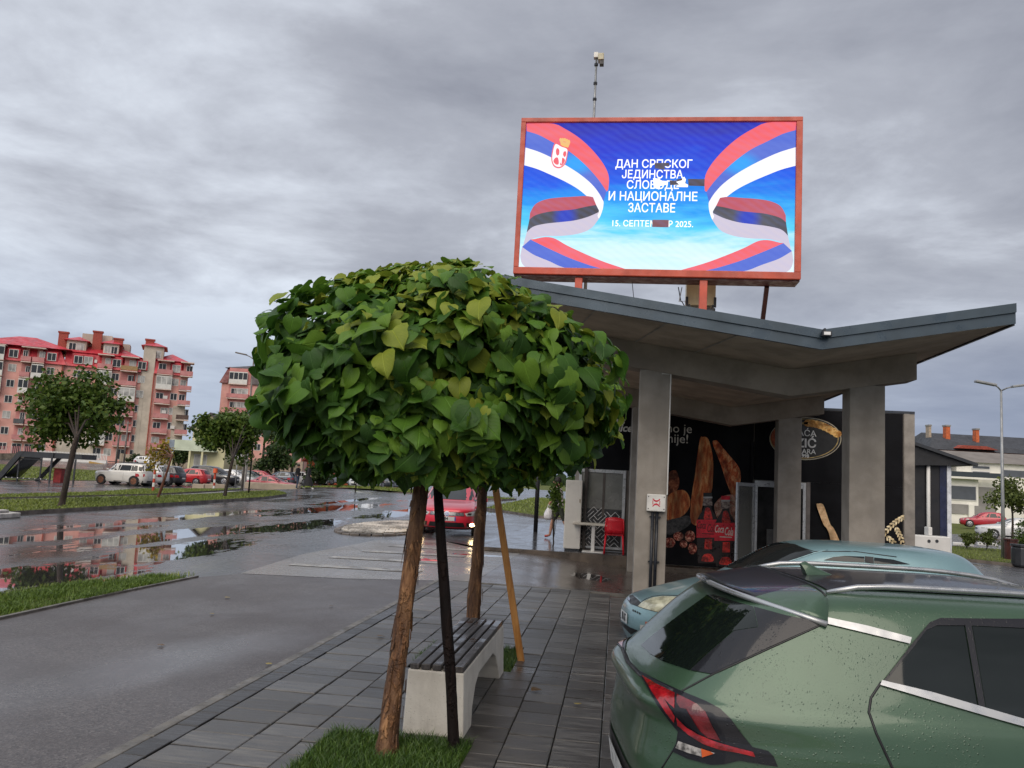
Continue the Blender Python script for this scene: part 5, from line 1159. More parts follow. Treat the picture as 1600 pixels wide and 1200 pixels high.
# roof spoiler: a lofted panel over the rear glass with a bright lower edge
def surf_top(x, y):
    h, n_, _, _ = suv.bvh.ray_cast(Vector((x-SL/2, y, 3)), Vector((0, 0, -1))); return h.z if h else None
sp = MB(); nu, nv = 25, 9; edge = []
for i in range(nu):
    s_ = -1+2*i/(nu-1); a_ = abs(s_)
    xe = .37+.02*a_+.35*a_**3.2; ye = s_*.715; ze = 1.470-.030*a_**2-.055*a_**4
    xs_ = .78; ys_ = s_*.60; zs_ = (surf_top(xs_, ys_) or 1.5)
    for j in range(nv):
        t = j/(nv-1); x, y = lerp(xs_, xe, t), lerp(ys_, ye, t**.8); z = lerp(zs_+.012, ze, t**1.35); sp.v.append((x-SL/2, y, z))
    edge.append((xe-SL/2, ye, ze))
sp.f = [(i*nv+j, i*nv+j+1, (i+1)*nv+j+1, (i+1)*nv+j) for i in range(nu-1) for j in range(nv-1)]; sp.mi = [0]*len(sp.f)
sp.mi = [1 if abs(-1+2*(i+.5)/(nu-1)) < .70 else 0 for i in range(nu-1) for j in range(nv-1)]
so_ = sp.build('roof_spoiler', [g_paint, m_pb], suv.root, world=False, smooth=True); sdm = so_.modifiers.new('solid', 'SOLIDIFY'); sdm.thickness = .03; sdm.offset = -1
MB().tube([(x-.004, y*1.004, z-.012) for x, y, z in edge], .014, 8).build('spoiler_edge', m_chrome, suv.root, world=False, smooth=True)
MB().tube([(.775-SL/2, y, (surf_top(.775, y) or 1.5)+.012) for y in [-.6+.06*k for k in range(21)]], .006, 6).build('spoiler_seam', m_trim, suv.root, world=False, smooth=True)
cp = [(edge[0][0]+.01, edge[0][1]*1.0, edge[0][2]-.01)]
suv.dpx('chrome_strip', Z5_([(840,350),(1000,383),(1172,428),(1165,452),(1000,412),(840,374)]), m_chrome, .009, .05, mirror=True)
suv.decal('roof_panel', [(.82,-.50),(2.3,-.50),(2.3,.50),(.82,.50)], lambda u, v: (Vector((u-SL/2, v, 3)), Vector((0, 0, -1))), m_pb, .006, .08)
suv.decal('windscreen', [(-.70,1.15),(.70,1.15),(.56,1.43),(-.56,1.43)], suv.front(), m_gls, .006, .08)
for sg in (1, -1):
    suv.decal('side_window', [(1.86,1.01),(2.92,1.06),(2.50,1.37),(1.86,1.41)], suv.side(sg), m_gls, .006, .08)
    suv.decal('headlight', [(sg*.50,.80),(sg*.84,.78),(sg*.86,.90),(sg*.56,.88)], suv.front(), m_head, .008, .06); MB().box(.55, .68, sg*1.04-.10, sg*1.04+.10, 1.02, 1.16).build('mirror', g_paint, suv.root, world=False, bevel=.03)
suv.decal('grille', [(-.55,.62),(.55,.62),(.5,.84),(-.5,.84)], suv.front(), m_trim, .008, .08)
# rails and antenna fin
for sg in (1, -1):
    P = []; 
    for k in range(13):
        x = .80+k*.145; y = sg*(.545); z = surf_top(x, y) or 1.5; P.append((x-SL/2, y, z+(.006 if k in (0, 12) else .026 if k in (1, 11) else .032)))
    MB().tube(P, [.010]+[.014]*11+[.010], 8).build('roof_rail', m_chrome, suv.root, world=False, smooth=True)
fn = MB(); zf = surf_top(1.0, 0)
for i in range(9):
    t = i/8; h = .085*(1-t)**.0*(math.sin(math.pi*min(1, (1-t)*.62+.0))**1.2 if t < 1 else 0); x = .90+t*.19
    h = .09*(1-t)**1.3 if t > .06 else .062; w = .032*(1-.4*t)
    for k in range(7):
        a = math.pi*k/6; fn.v.append((x-SL/2-(.03*math.sin(a)*(1-t)), w*math.cos(a), zf-.004+h*math.sin(a)**.8))
fn.f = [(i*7+k, i*7+k+1, (i+1)*7+k+1, (i+1)*7+k) for i in range(8) for k in range(6)]+[tuple(range(7)), tuple(range(62, 55, -1))]; fn.mi = [0]*len(fn.f)
fn.build('antenna_fin', g_paint, suv.root, world=False, smooth=True, angle=50)
# --- pale blue hatchback behind it ------------------------------------------------
b_paint = paint('pale_teal_paint', (.20,.33,.36), .35, True)
fa = R(5.8); FL_ = 4.15
flv = [(.18,.12,4.02,.76),(.26,.05,4.10,.81),(.42,.02,4.15,.85),(.56,.02,4.13,.855),(.66,.03,4.06,.85),(.72,.04,3.93,.84),(.80,.05,3.68,.825),(.88,.06,3.40,.81),(.95,.08,3.14,.79),(1.02,.12,3.0,.755),(1.18,.25,2.74,.675),(1.31,.38,2.50,.60),(1.375,.50,2.32,.535),(1.41,.68,2.12,.44),(1.428,.95,1.84,.28),(1.432,1.2,1.6,.1)]
fo = Car('parked_hatchback', 'pale teal blue older hatchback parked behind the green SUV, nose to the pavement', 'car', FL_, 1.7, 1.43, flv, (.10+FL_/2*math.cos(fa), 9.68+FL_/2*math.sin(fa), -.2), math.pi+fa, b_paint, None, 72, 5, 4.0, 3.0, True)
ZF = lambda pts: [(955+x/8, 860+y/8) for x, y in pts]
fo.dpx('headlight', ZF([(335,700),(400,642),(520,592),(650,575),(800,582),(935,605),(850,662),(755,725),(650,778),(560,766),(420,728)]), pm('milky_headlamp', (.50,.49,.36), .2, .25, 9, coat=.9), .006, .04)
fo.seam(ZF([(335,700),(400,642),(520,592),(650,575),(800,582),(935,605),(850,662),(755,725),(650,778),(560,766),(420,728),(335,700)]), .005, m_trim, 'lamp_gasket')
fo.dpx('grille', ZF([(190,530),(270,560),(375,655),(330,702),(240,668),(175,575)]), m_trim, .006, .04); fo.dpx('emblem', ZF([(208,600),(228,590),(246,612),(240,638),(220,630)]), pm('oval_emblem', (.25,.28,.36), .25, metal=.6), .012, .04)
fo.dpx('number_plate', ZF([(100,702),(212,792),(206,922),(106,842)]), m_plate, .012, .04)
fo.dpx('plate_band', ZF([(96,700),(103,704),(109,844),(101,838)]), m_bluep, .013, .04)
for pts in ([(120,735),(140,748),(138,760),(128,758),(130,830),(142,838),(142,850),(120,835)], [(150,760),(165,770),(172,870),(152,850)], [(178,785),(198,800),(196,815),(186,812),(190,885),(178,880)]): fo.dpx('plate_glyph', ZF(pts), m_ink, .015, .04)
fo.dpx('bumper_intake', ZF([(105,850),(150,905),(240,962),(340,1002),(250,1048),(140,935)]), m_trim, .006, .04); fo.dpx('indicator', ZF([(430,890),(540,900),(560,930),(425,985)]), m_orange, .008, .04); fo.dpx('fog_lamp', ZF([(365,930),(425,935),(425,985),(365,975)]), m_head, .008, .04)
for k in range(4): fo.dpx('vent', ZF([(272+k*27,735+k*13),(288+k*27,743+k*13),(286+k*27,768+k*13),(270+k*27,758+k*13)]), m_trim, .006, .04)
fo.seam(ZF([(180,520),(290,430),(480,345),(680,290),(900,262)]), .005, m_trim, 'bonnet_seam'); fo.seam(ZF([(370,650),(430,610),(520,575),(640,560),(820,565),(1000,555),(1150,500)]), .005, m_trim, 'bonnet_seam')
ZG = lambda pts: [(960+x/3.333, 600+y/3.333) for x, y in pts]
fo.dpx('windscreen', ZG([(560,952),(640,905),(740,855),(850,826),(940,835),(1040,880),(940,915),(820,950),(700,975)]), m_gl, .005, .018)
fo.dpx('side_window', ZG([(1090,918),(1140,902),(1200,896),(1300,900),(1302,930),(1200,925)]), m_gl, .005, .05, mirror=True); fo.dpx('side_window', ZG([(1352,904),(1450,915),(1540,940),(1400,938),(1352,935)]), m_gl, .005, .05, mirror=True)
fo.dpx('window_pillar', ZG([(1303,898),(1349,902),(1350,936),(1304,930)]), m_trim, .006, .05, mirror=True)
fo.seam(ZG([(820,950),(940,915),(1042,880),(1120,862)]), .008, b_paint, 'windscreen_pillar'); fo.seam(ZG([(880,822),(1040,872),(1250,872),(1500,905)]), .006, m_trim, 'roof_gutter')
fo.wheels((.19,.80), .30)
for k in range(5):
    MB().ball((-.3+.05*k, .3+.02*(k % 2), 1.44), .025, 6, 4).build('dashboard_clutter', m_trim, fo.root, world=False) if False else None
# --- red saloon driving towards the camera with its fog lamps lit ------------------
r_paint = paint('bright_red_paint', (.60,.016,.040), .1)
pl_ = onZ(696, 838, 0)
pas = Car('driving_car', 'bright red saloon with lit fog lamps driving towards us past the tree stakes', 'car', 4.77, 1.82, 1.47, KINDS['sedan'], (pl_.x-.33, pl_.y+2.36, 0), R(-90+8), r_paint, None, 72, 5, 4.4, 3.6)
pas.standard('sedan', lights=False); H, Wd = 1.47, 1.82
for sg in (1, -1):
    pas.decal('headlight', [(sg*.50,.66),(sg*.56,.585),(sg*.80,.60),(sg*.885,.66),(sg*.86,.745),(sg*.70,.715)], pas.front(), m_head, .008, .06)
    pas.decal('headlamp_inner', [(sg*.56,.62),(sg*.66,.61),(sg*.70,.665),(sg*.60,.675)], pas.front(), m_trim, .011, .06)
    pas.decal('lamp_housing', [(sg*.58,.29),(sg*.86,.29),(sg*.88,.37),(sg*.56,.40)], pas.front(), m_trim, .008, .06)
    pas.decal('lamp_trim', [(sg*.56,.265),(sg*.86,.265),(sg*.86,.285),(sg*.56,.285)], pas.front(), m_chrome, .010, .06)
    pas.decal('fog_lamp', [(sg*.72+.075*math.cos(a), .335+.048*math.sin(a)) for a in [k*.628 for k in range(10)]], pas.front(), glow('lit_fog_lamp', (1.0,.70,.34), 16), .014, .06)
    xm = .68*4.77-4.77/2; MB().box(xm-.06, xm+.07, sg*1.02-.10, sg*1.02+.10, .97, 1.10).build('mirror', r_paint, pas.root, world=False, bevel=.03)
pas.decal('grille', [(-.5,.585),(.5,.585),(.47,.685),(-.47,.685)], pas.front(), m_trim, .007, .06)
for z in (.60,.622,.644,.667): pas.decal('grille_bar', [(-.48,z),(.48,z),(.48,z+.009),(-.48,z+.009)], pas.front(), m_chrome, .014, .06)
pas.decal('emblem', [(.072*math.cos(a), .637+.072*math.sin(a)) for a in [k*.393 for k in range(16)]], pas.front(), m_chrome, .020, .06); pas.decal('emblem_field', [(.060*math.cos(a), .637+.060*math.sin(a)) for a in [k*.393 for k in range(16)]], pas.front(), m_bluep, .023, .06)
for q in ([(-.03,.685),(-.02,.685),(.0,.645),(.02,.685),(.03,.685),(.004,.636),(-.004,.636)], [(-.05,.665),(-.04,.668),(-.022,.61),(0,.648),(.022,.61),(.04,.668),(.05,.665),(.026,.588),(.018,.588),(0,.628),(-.018,.588),(-.026,.588)]): pas.decal('emblem_letter', q, pas.front(), m_chrome, .027, .06)
pas.decal('number_plate', [(-.26,.445),(.26,.445),(.26,.56),(-.26,.56)], pas.front(), m_plate, .016, .1); pas.decal('plate_band', [(.225,.445),(.26,.445),(.26,.56),(.225,.56)], pas.front(), m_bluep, .019, .1)
pas.decal('bumper_intake', [(-.52,.27),(.52,.27),(.48,.40),(-.48,.40)], pas.front(), m_trim, .007, .08); pas.decal('bumper_strip', [(-.86,.20),(.86,.20),(.84,.235),(-.84,.235)], pas.front(), m_trim, .007, .08)
pas.seam([(-.80,.73),(-.5,.70),(0,.695),(.5,.70),(.80,.73)], .005, m_trim, 'bonnet_seam', pas.front())
fw_ = wmat(pas.root); xd = fw_.to_3x3() @ Vector((0, 1, 0)); 
txt('H·984', m_ink, 'lettering', pas.root, tuple(fw_ @ Vector((2.415, -.095, .502))), width=.27, size=.125, xdir=tuple(xd), bold=.02)
pas.wheels((.20,.795), .33, spokes=5)
# --- far parked cars -----------------------------------------------------------------
def park(name, label, kind, col, L, Wd, H, loc, yaw, cat='car', metal=.1, group='cars parked in the far car park'):
    c = Car(name, label, cat, L, Wd, H, KINDS[kind], loc, yaw, paint('car_paint_%d' % len(MATS), col, metal), group); c.standard(kind); c.wheels(spokes=5 if kind != 'boxy' else 0); return c
def rowcar(px_end, label, kind, col, L, Wd, H, rear_right, metal=.1, xe=-34.6, dyaw=0):
    Yc = (xe*FPX)/(px_end-965); x = xe-L/2; y = Yc+Wd/2+.2
    for _ in range(3):
        pass
    return park('parked_car', label, kind, col, L, Wd, H, (x, y, gh(x, y)), (math.pi if rear_right else 0)+R(dyaw), metal=metal)
lada = rowcar(183, 'old white estate off-roader with rusty wheels, leftmost of the parked row beside the dark shelter', 'boxy', (.62,.60,.56), 4.25, 1.68, 1.66, True)
for w_ in lada.root.children:
    if w_.name.startswith('wheel') and not w_.name.startswith('wheel_arch'):
        for r_ in w_.children:
            if r_.name.startswith('rim'): r_.data.materials[0] = pm('rusty_steel_rim', (.16,.065,.035), .8, .3, 9)
for sg in (1, -1): MB().tube([(-1.9, sg*.6, 1.70), (1.0, sg*.6, 1.70)], .03, 6).build('roof_rack_bar', m_trim, lada.root, world=False)
rowcar(212, 'white SUV with dark rear lamps parked between the old white estate and the grey SUV', 'suv', (.66,.66,.66), 4.4, 1.84, 1.62, True)
rowcar(243, 'dark grey SUV parked behind the red and white bollard', 'suv', (.045,.048,.055), 4.35, 1.82, 1.6, True, .5)
rowcar(290, 'red hatchback parked behind the little yellowing tree', 'hatch', (.45,.018,.022), 3.9, 1.7, 1.45, True)
rowcar(341, 'shiny black people carrier parked nose out beside the red hatchback', 'van', (.012,.011,.013), 4.75, 1.88, 1.72, False, .3)
rowcar(372, 'white hatchback parked behind the orange topped bollard and the young tree', 'hatch', (.64,.64,.64), 4.0, 1.72, 1.46, False)
rowcar(398, 'dark green hatchback parked behind the concrete post', 'hatch', (.03,.042,.038), 4.0, 1.72, 1.45, False, .4)
rowcar(420, 'red estate car parked behind the dark green hatchback', 'hatch', (.40,.022,.03), 4.1, 1.72, 1.46, False)
rowcar(443, 'grey blue car parked next to the red estate near the bushes', 'hatch', (.10,.12,.15), 4.1, 1.74, 1.47, True, .5)
rowcar(474, 'white estate car parked behind the two people in black', 'suv', (.62,.62,.62), 4.4, 1.78, 1.52, True)
rowcar(500, 'white small car half hidden behind the person in the black dress', 'hatch', (.60,.60,.62), 3.9, 1.7, 1.45, False)
rowcar(521, 'black hatchback parked to the right of the two people in black', 'hatch', (.015,.016,.018), 4.1, 1.74, 1.46, False, .3)
rowcar(545, 'dark red car at the end of the parked row before the orange building', 'hatch', (.14,.02,.03), 4.0, 1.72, 1.45, True)
def at(px, z, Y):  # point on vertical plane Y at image column px
    p = onY(px, 750, Y); return (p.x, Y, z)
x_, y_, _ = at(428, 0, 62); park('parked_car', 'low pinkish red car in front of the parked row behind the grass edge', 'sedan', (.36,.045,.06), 4.2, 1.7, 1.36, (x_, y_, gh(x_, y_)-.25), R(5))
x_, y_, _ = at(541, 0, 88); park('parked_car', 'pale silver blue saloon beyond the grass to the right of the people', 'sedan', (.42,.47,.54), 4.3, 1.75, 1.42, (x_, y_, 0.0), R(170), metal=.4)
x_, y_, _ = at(573, 0, 70); park('parked_car', 'white hatchback facing us at the edge of the grass under the hanging catalpa leaves', 'hatch', (.62,.64,.66), 4.2, 1.8, 1.48, (x_, y_, .17), R(-90-14))
x_, y_, _ = at(606, 0, 76); park('parked_car', 'dark grey car behind the white hatchback under the tree crown', 'hatch', (.05,.055,.06), 4.2, 1.76, 1.46, (x_, y_, .1), R(-90), metal=.4)
p_ = onD(231, 722, 119); park('street_car', 'white hatchback on the raised street in front of the beige garden wall', 'hatch', (.66,.66,.66), 4.0, 1.74, 1.5, (p_.x, p_.y, gh(p_.x, p_.y)+.02), R(4), group=None)
p_ = onD(1536, 815, 76); park('parked_car', 'red hatchback parked in front of the white villa', 'hatch', (.40,.012,.03), 3.9, 1.72, 1.5, (p_.x, p_.y, gh(p_.x, p_.y)), R(180-14), group='cars parked before the villa')
p_ = onD(1584, 830, 53); park('parked_car', 'white saloon parked behind the low shrubs and the street lamp', 'sedan', (.60,.60,.60), 4.4, 1.75, 1.45, (p_.x, p_.y, gh(p_.x, p_.y)), R(180-10), group='cars parked before the villa')
# ------------------------------------------------------------------ apartment blocks
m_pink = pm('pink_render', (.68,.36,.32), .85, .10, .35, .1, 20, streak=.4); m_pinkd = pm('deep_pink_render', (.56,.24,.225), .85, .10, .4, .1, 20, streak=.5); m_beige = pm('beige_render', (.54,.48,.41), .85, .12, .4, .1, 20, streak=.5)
m_roofr = pm('red_metal_roof', (.50,.032,.050), .45, .16, .6, .05, 6, streak=1.2); m_roofd = pm('dark_brown_roof', (.055,.042,.045), .55, .2, .8, .1, 8); m_roofm = pm('maroon_roof', (.15,.022,.025), .5, .15, .8); m_brickr = pm('red_chimney_brick', (.34,.07,.05), .8, .2, 6)
m_pane = glass('window_pane_dark', (.035,.038,.042), .06); m_panel = pm('pale_curtained_pane', (.42,.42,.41), .2, .25, .8); m_wframe = pm('white_window_frame', (.66,.65,.63), .5, .05, 2); m_rail = pm('balcony_rail_pink', (.52,.22,.22), .6, .1, 1); m_slab = pm('balcony_slab_pale', (.68,.54,.49), .7, .1, 1)
m_tan = pm('tan_awning', (.35,.22,.10), .7); m_grey = pm('grey_sheet', (.085,.09,.10), .6)
class Facade:
    def __init__(s, root, p0, ang): s.root, s.p0, s.c, s.s = root, Vector(p0), math.cos(ang), math.sin(ang)
    def w(s, u, d, z): return (s.p0.x+u*s.c-d*s.s, s.p0.y+u*s.s+d*s.c, s.p0.z+z)
    def bx(s, mb, u0, u1, d0, d1, z0, z1):
        v = [s.w(*q) for q in ((u0,d0,z0),(u1,d0,z0),(u1,d1,z0),(u0,d1,z0),(u0,d0,z1),(u1,d0,z1),(u1,d1,z1),(u0,d1,z1))]
        return mb.add(v, [(0,3,2,1),(4,5,6,7),(0,1,5,4),(1,2,6,5),(2,3,7,6),(3,0,4,7)])
    def ux(s, px, d=0):   # facade coordinate under image column px
        r = ray(px, 720); n = Vector((-s.s, s.c, 0)); o = Vector((0, 0, EYE)); q = s.p0+n*d; t = (q-o).dot(n)/r.dot(n); p = o+r*t; return (p-s.p0).dot(Vector((s.c, s.s, 0)))
    def window(s, u, z, w, h, d=0, pane=None, name='window'):
        f = MB(); e = .09
        for q in ((u-w/2,u+w/2,z,z+e),(u-w/2,u+w/2,z+h-e,z+h),(u-w/2,u-w/2+e,z+e,z+h-e),(u+w/2-e,u+w/2,z+e,z+h-e),(u-.04,u+.04,z+e,z+h-e)): s.bx(f, q[0], q[1], d-.07, d+.02, q[2], q[3])
        fo_ = f.build(name, m_wframe, s.root); s.bx(MB(), u-w/2+e, u+w/2-e, d-.035, d+.02, z+e, z+h-e).build('pane', pane or (m_pane if random.random() < .6 else m_panel), fo_); return fo_
    def balcony(s, u0, u1, z, dep=1.15, style=0, d=0, rail=None, back=True):
        o = s.bx(MB(), u0, u1, d-dep, d-.004, z-.16, z).build('balcony', m_slab, s.root)
        if style == 1:
            g_ = MB(); n = max(2, int((u1-u0)/.8)); s.bx(g_, u0, u1, d-dep-.01, d-dep+.07, z+.002, z+.95); s.bx(g_, u0, u1, d-dep-.01, d-dep+.07, z+2.35, z+2.55)
            for k in range(n+1): uu = lerp(u0, u1, k/n); s.bx(g_, max(u0, uu-.06), min(u1, uu+.06), d-dep-.008, d-dep+.068, z+.952, z+2.348)
            g_.build('glazing_frame', m_wframe, o); s.bx(MB(), u0+.03, u1-.03, d-dep+.02, d-dep+.05, z+.955, z+2.345).build('pane', m_panel if random.random() < .4 else m_pane, o)
        else:
            s.bx(MB(), u0, u1, d-dep, d-dep+.06, z+.12, z+.95).build('railing', rail or m_rail, o)
            g_ = MB(); s.bx(g_, u0, u0+.07, d-dep+.062, d-.004, z+.1, z+.95); s.bx(g_, u1-.07, u1, d-dep+.062, d-.004, z+.1, z+.95); g_.build('side_rail', rail or m_rail, o)
        if back: s.window((u0+u1)/2+.2*(u1-u0)*random.choice((-1, 1)), z+.08, min(1.5, (u1-u0)*.5), 2.1, d, name='balcony_door')
        return o
    def mansard(s, u0, u1, z, h=2.9, mat=None, inset=.9, over=.45, d=0, ends=(0, 0)):
        v = [s.w(*q) for q in ((u0-ends[0]*over,d-over,z),(u1+ends[1]*over,d-over,z),(u1-ends[1]*inset,d+inset,z+h),(u0+ends[0]*inset,d+inset,z+h),(u0,d+4,z),(u1,d+4,z),(u1-ends[1]*inset,d+4,z+h),(u0+ends[0]*inset,d+4,z+h))]
        return MB().add(v, [(0,1,2,3),(7,6,5,4),(0,4,5,1),(3,2,6,7),(0,3,7,4),(1,5,6,2)]).build('mansard', mat or m_roofr, s.root)
    def hip(s, u0, u1, d0, d1, z, h, mat=None, r=.45, over=.5, name='roof'):
        m_ = (d0+d1)/2; iu = min((d1-d0)*r, (u1-u0)/2-.1)
        v = [s.w(*q) for q in ((u0-over,d0-over,z),(u1+over,d0-over,z),(u1+over,d1+over,z),(u0-over,d1+over,z),(u0+iu,m_,z+h),(u1-iu,m_,z+h))]
        return MB().add(v, [(0,1,5,4),(1,2,5),(2,3,4,5),(3,0,4),(3,2,1,0)]).build(name, mat or m_roofr, s.root)
random.seed(21)
q0 = onD(-70, 715, 147); ang = R(7.4+22)
apt = thing('apartment_block', 'large pink apartment block with bright red mansard roof, balconies and red chimneys', 'apartment building', (q0.x, q0.y, .9), ang)
F_ = Facade(apt, (q0.x, q0.y, .7), ang); E_ = 17.7; FLh = 2.9; U = lambda px: F_.ux(px)
uL, uA, uB, uC, uD, uE = U(-70), U(82), U(168), U(201), U(226), U(281)
w = MB(); F_.bx(w, uL, uA, 0, 14, -1.5, E_); F_.bx(w, uA+.01, uC, .6, 14, -1.5, E_); F_.bx(w, uC+.01, uE, .9, 14, -1.5, E_); w.build('wall', m_pink, apt)
s_ = MB(); F_.bx(s_, uC+.6, uD, .72, 2, -1.5, E_+4.6); F_.bx(s_, uA+.2, uA+6.5, .45, 1, -1.5, 5.5); s_.build('stair_tower', m_beige, apt)
s_ = MB(); F_.bx(s_, U(262), uE-.02, .83, 1.2, -1.5, E_-6); F_.bx(s_, U(207), U(213), .64, .9, -1.5, 12); s_.build('beige_panel', m_beige, apt)
F_.mansard(uL, uA, E_, ends=(0, 1)); F_.mansard(uA+.02, uC+.5, E_, d=.6, ends=(0, 0)); F_.mansard(uD+.02, uE, E_, d=.9, ends=(0, 1))
F_.hip(uL, uA+.6, 0, 13, E_+2.9, 2.5, r=.5); F_.hip(uA, uC, 1.6, 14, E_+2.86, 2.6, r=.4); F_.hip(uD, uE-.5, 1.8, 13, E_+2.88, 2.0, r=.6)
# attic storey with gabled dormers
for a, b, hh, dd in ((U(80), U(112), 2.3, 2.5), (U(140), U(165), 2.3, 2.2), (U(206), U(238), 2.6, 2.0)):
    q = MB(); F_.bx(q, a, b, dd, dd+6, E_+2.4, E_+2.9+hh); q.build('attic', m_beige, apt); F_.hip(a, b, dd, dd+7, E_+2.9+hh, 1.2, r=.3, over=.6)
    for k in (.3, .7): F_.window(lerp(a, b, k), E_+3.2, 1.3, 1.5, dd)
q = MB(); F_.bx(q, U(100), U(150), 6, 11, E_+4, E_+7.2); F_.bx(q, U(150), U(180), 7, 11, E_+4, E_+6.0); q.build('lift_house', m_beige, apt)
for px_, zt_, dd in ((71, 6.6, 4), (127, 7.4, 4), (162, 6.4, 4), (213, 7.0, 5)):
    q = MB(); uu = U(px_); F_.bx(q, uu-.8, uu+.8, dd, dd+1, E_+2.5, E_+zt_); F_.bx(q, uu-.95, uu+.95, dd-.12, dd+1.12, E_+zt_+.003, E_+zt_+.3); q.build('chimney', m_brickr, apt)
cols = [(-40,-12,'b',0),(1,0,'w',0),(15,31,'b',0),(33,52,'b',0),(62,0,'w',0),(104,0,'w',.6),(120,0,'w',.6),(136,160,'b',.6),(165.5,0,'w',.6),(173,200,'b',.6),(206,0,'w',.6),(231,256,'b',.9),(261,0,'w',.9),(268,288,'e',.9)]
for f in range(7):
    z = f*FLh+.25
    for a, b, t_, d_ in cols:
        if t_ == 'w':
            if f == 6: 
                o = F_.bx(MB(), U(a)-1.0, U(a)+1.0, d_-.3, d_+1.5, z+.5, z+2.3).build('dormer', m_roofr, apt); F_.window(U(a), z+.6, 1.5, 1.5, d_-.32)
            else: F_.window(U(a), z+.9, 1.3 if a != 206 else 1.5, 1.4, d_ if a != 206 else .72)
        else:
            if f == 0 and t_ != 'e':
                F_.window((U(a)+U(b))/2, z+.3, 1.6, 2.0, d_); continue
            if f == 0: continue
            st = 1 if random.random() < (.30 if f < 5 else .45) and t_ == 'b' else 0
            if (a, f) in ((231, 5), (33, 5), (15, 4)): st = 1
            rl = {(173,6): m_tan, (33,4): m_grey, (268,3): pm('brown_rail', (.10,.06,.05), .6), (15,2): m_grey}.get((a, f))
            F_.balcony(U(a), U(b), z, 1.25 if t_ == 'b' else 1.5, st, d_ if f < 6 else d_-.1, rl, True)
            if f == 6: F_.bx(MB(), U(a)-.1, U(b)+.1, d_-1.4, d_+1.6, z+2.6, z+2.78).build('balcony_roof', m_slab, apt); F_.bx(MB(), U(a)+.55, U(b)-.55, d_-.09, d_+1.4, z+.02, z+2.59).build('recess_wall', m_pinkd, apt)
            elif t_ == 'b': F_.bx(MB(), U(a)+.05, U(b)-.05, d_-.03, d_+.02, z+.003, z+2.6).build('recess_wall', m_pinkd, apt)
for px_ in (80.5, 196, 226.5): F_.bx(MB(), U(px_)-.1, U(px_)+.1, -.15 if px_ < 100 else .42, -.003 if px_ < 100 else .58, -1.2, E_).build('downpipe', m_brickr, apt)
for px_, f in ((57, 6), (248, 4), (248, 3), (264, 2), (264, 1), (130, 6)): F_.bx(MB(), U(px_)-.4, U(px_)+.4, .4, .82, f*FLh+1.3, f*FLh+1.9).build('air_conditioner', m_wframe, apt)
# second block
q0 = onD(336, 712, 172); ang = R(7.4+4); 
ap2 = thing('apartment_block', 'pink apartment block with dark brown mansard roof beside the bright red roofed one', 'apartment building', (q0.x, q0.y, .5), ang)
F2 = Facade(ap2, (q0.x, q0.y, .5), ang); U = lambda px: F2.ux(px); uE = U(470)
w = MB(); F2.bx(w, 0, uE, 0, 13, -1.5, E_+.3); w.build('wall', m_pink, ap2)
F2.mansard(0, U(347)-.2, E_+.3, 3.6, m_roofm, ends=(1, 0)); F2.mansard(U(380)+.1, U(414), E_+.3, 3.4, m_roofd); F2.mansard(U(440), uE, E_+.3, 3.4, m_roofd); F2.hip(.5, uE, .6, 12, E_+3.66, 1.6, m_roofd, r=.5, over=.3)
F2.bx(MB(), U(347)-.15, U(380)+.05, -.1, 2, E_+.3, E_+3.6).build('dormer_block', m_pinkd, ap2); F2.bx(MB(), U(414)+.05, U(440)-.05, -.6, 3, E_-.2, E_+5).build('attic_tower', m_pink, ap2)
for f in range(7):
    z = f*FLh+.35
    if f == 6: F2.balcony(U(347), U(376), z+.2, .5, 1, -.1); F2.window(U(401), z+.9, 1.6, 1.5, -.2)
    elif f > 0: F2.balcony(U(346), U(380), z, 1.0, 0, 0); F2.window(U(368), z+.9, 2.6, 1.3, -.02, m_panel); F2.window(U(400), z+.9, 1.4, 1.4); F2.window(U(425), z+.9, 1.4, 1.4)
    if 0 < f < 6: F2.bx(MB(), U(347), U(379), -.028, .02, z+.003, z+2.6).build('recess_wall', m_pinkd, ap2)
F2.bx(MB(), U(382), U(382)+.2, -.15, -.004, 0, E_).build('downpipe', m_brickr, ap2)
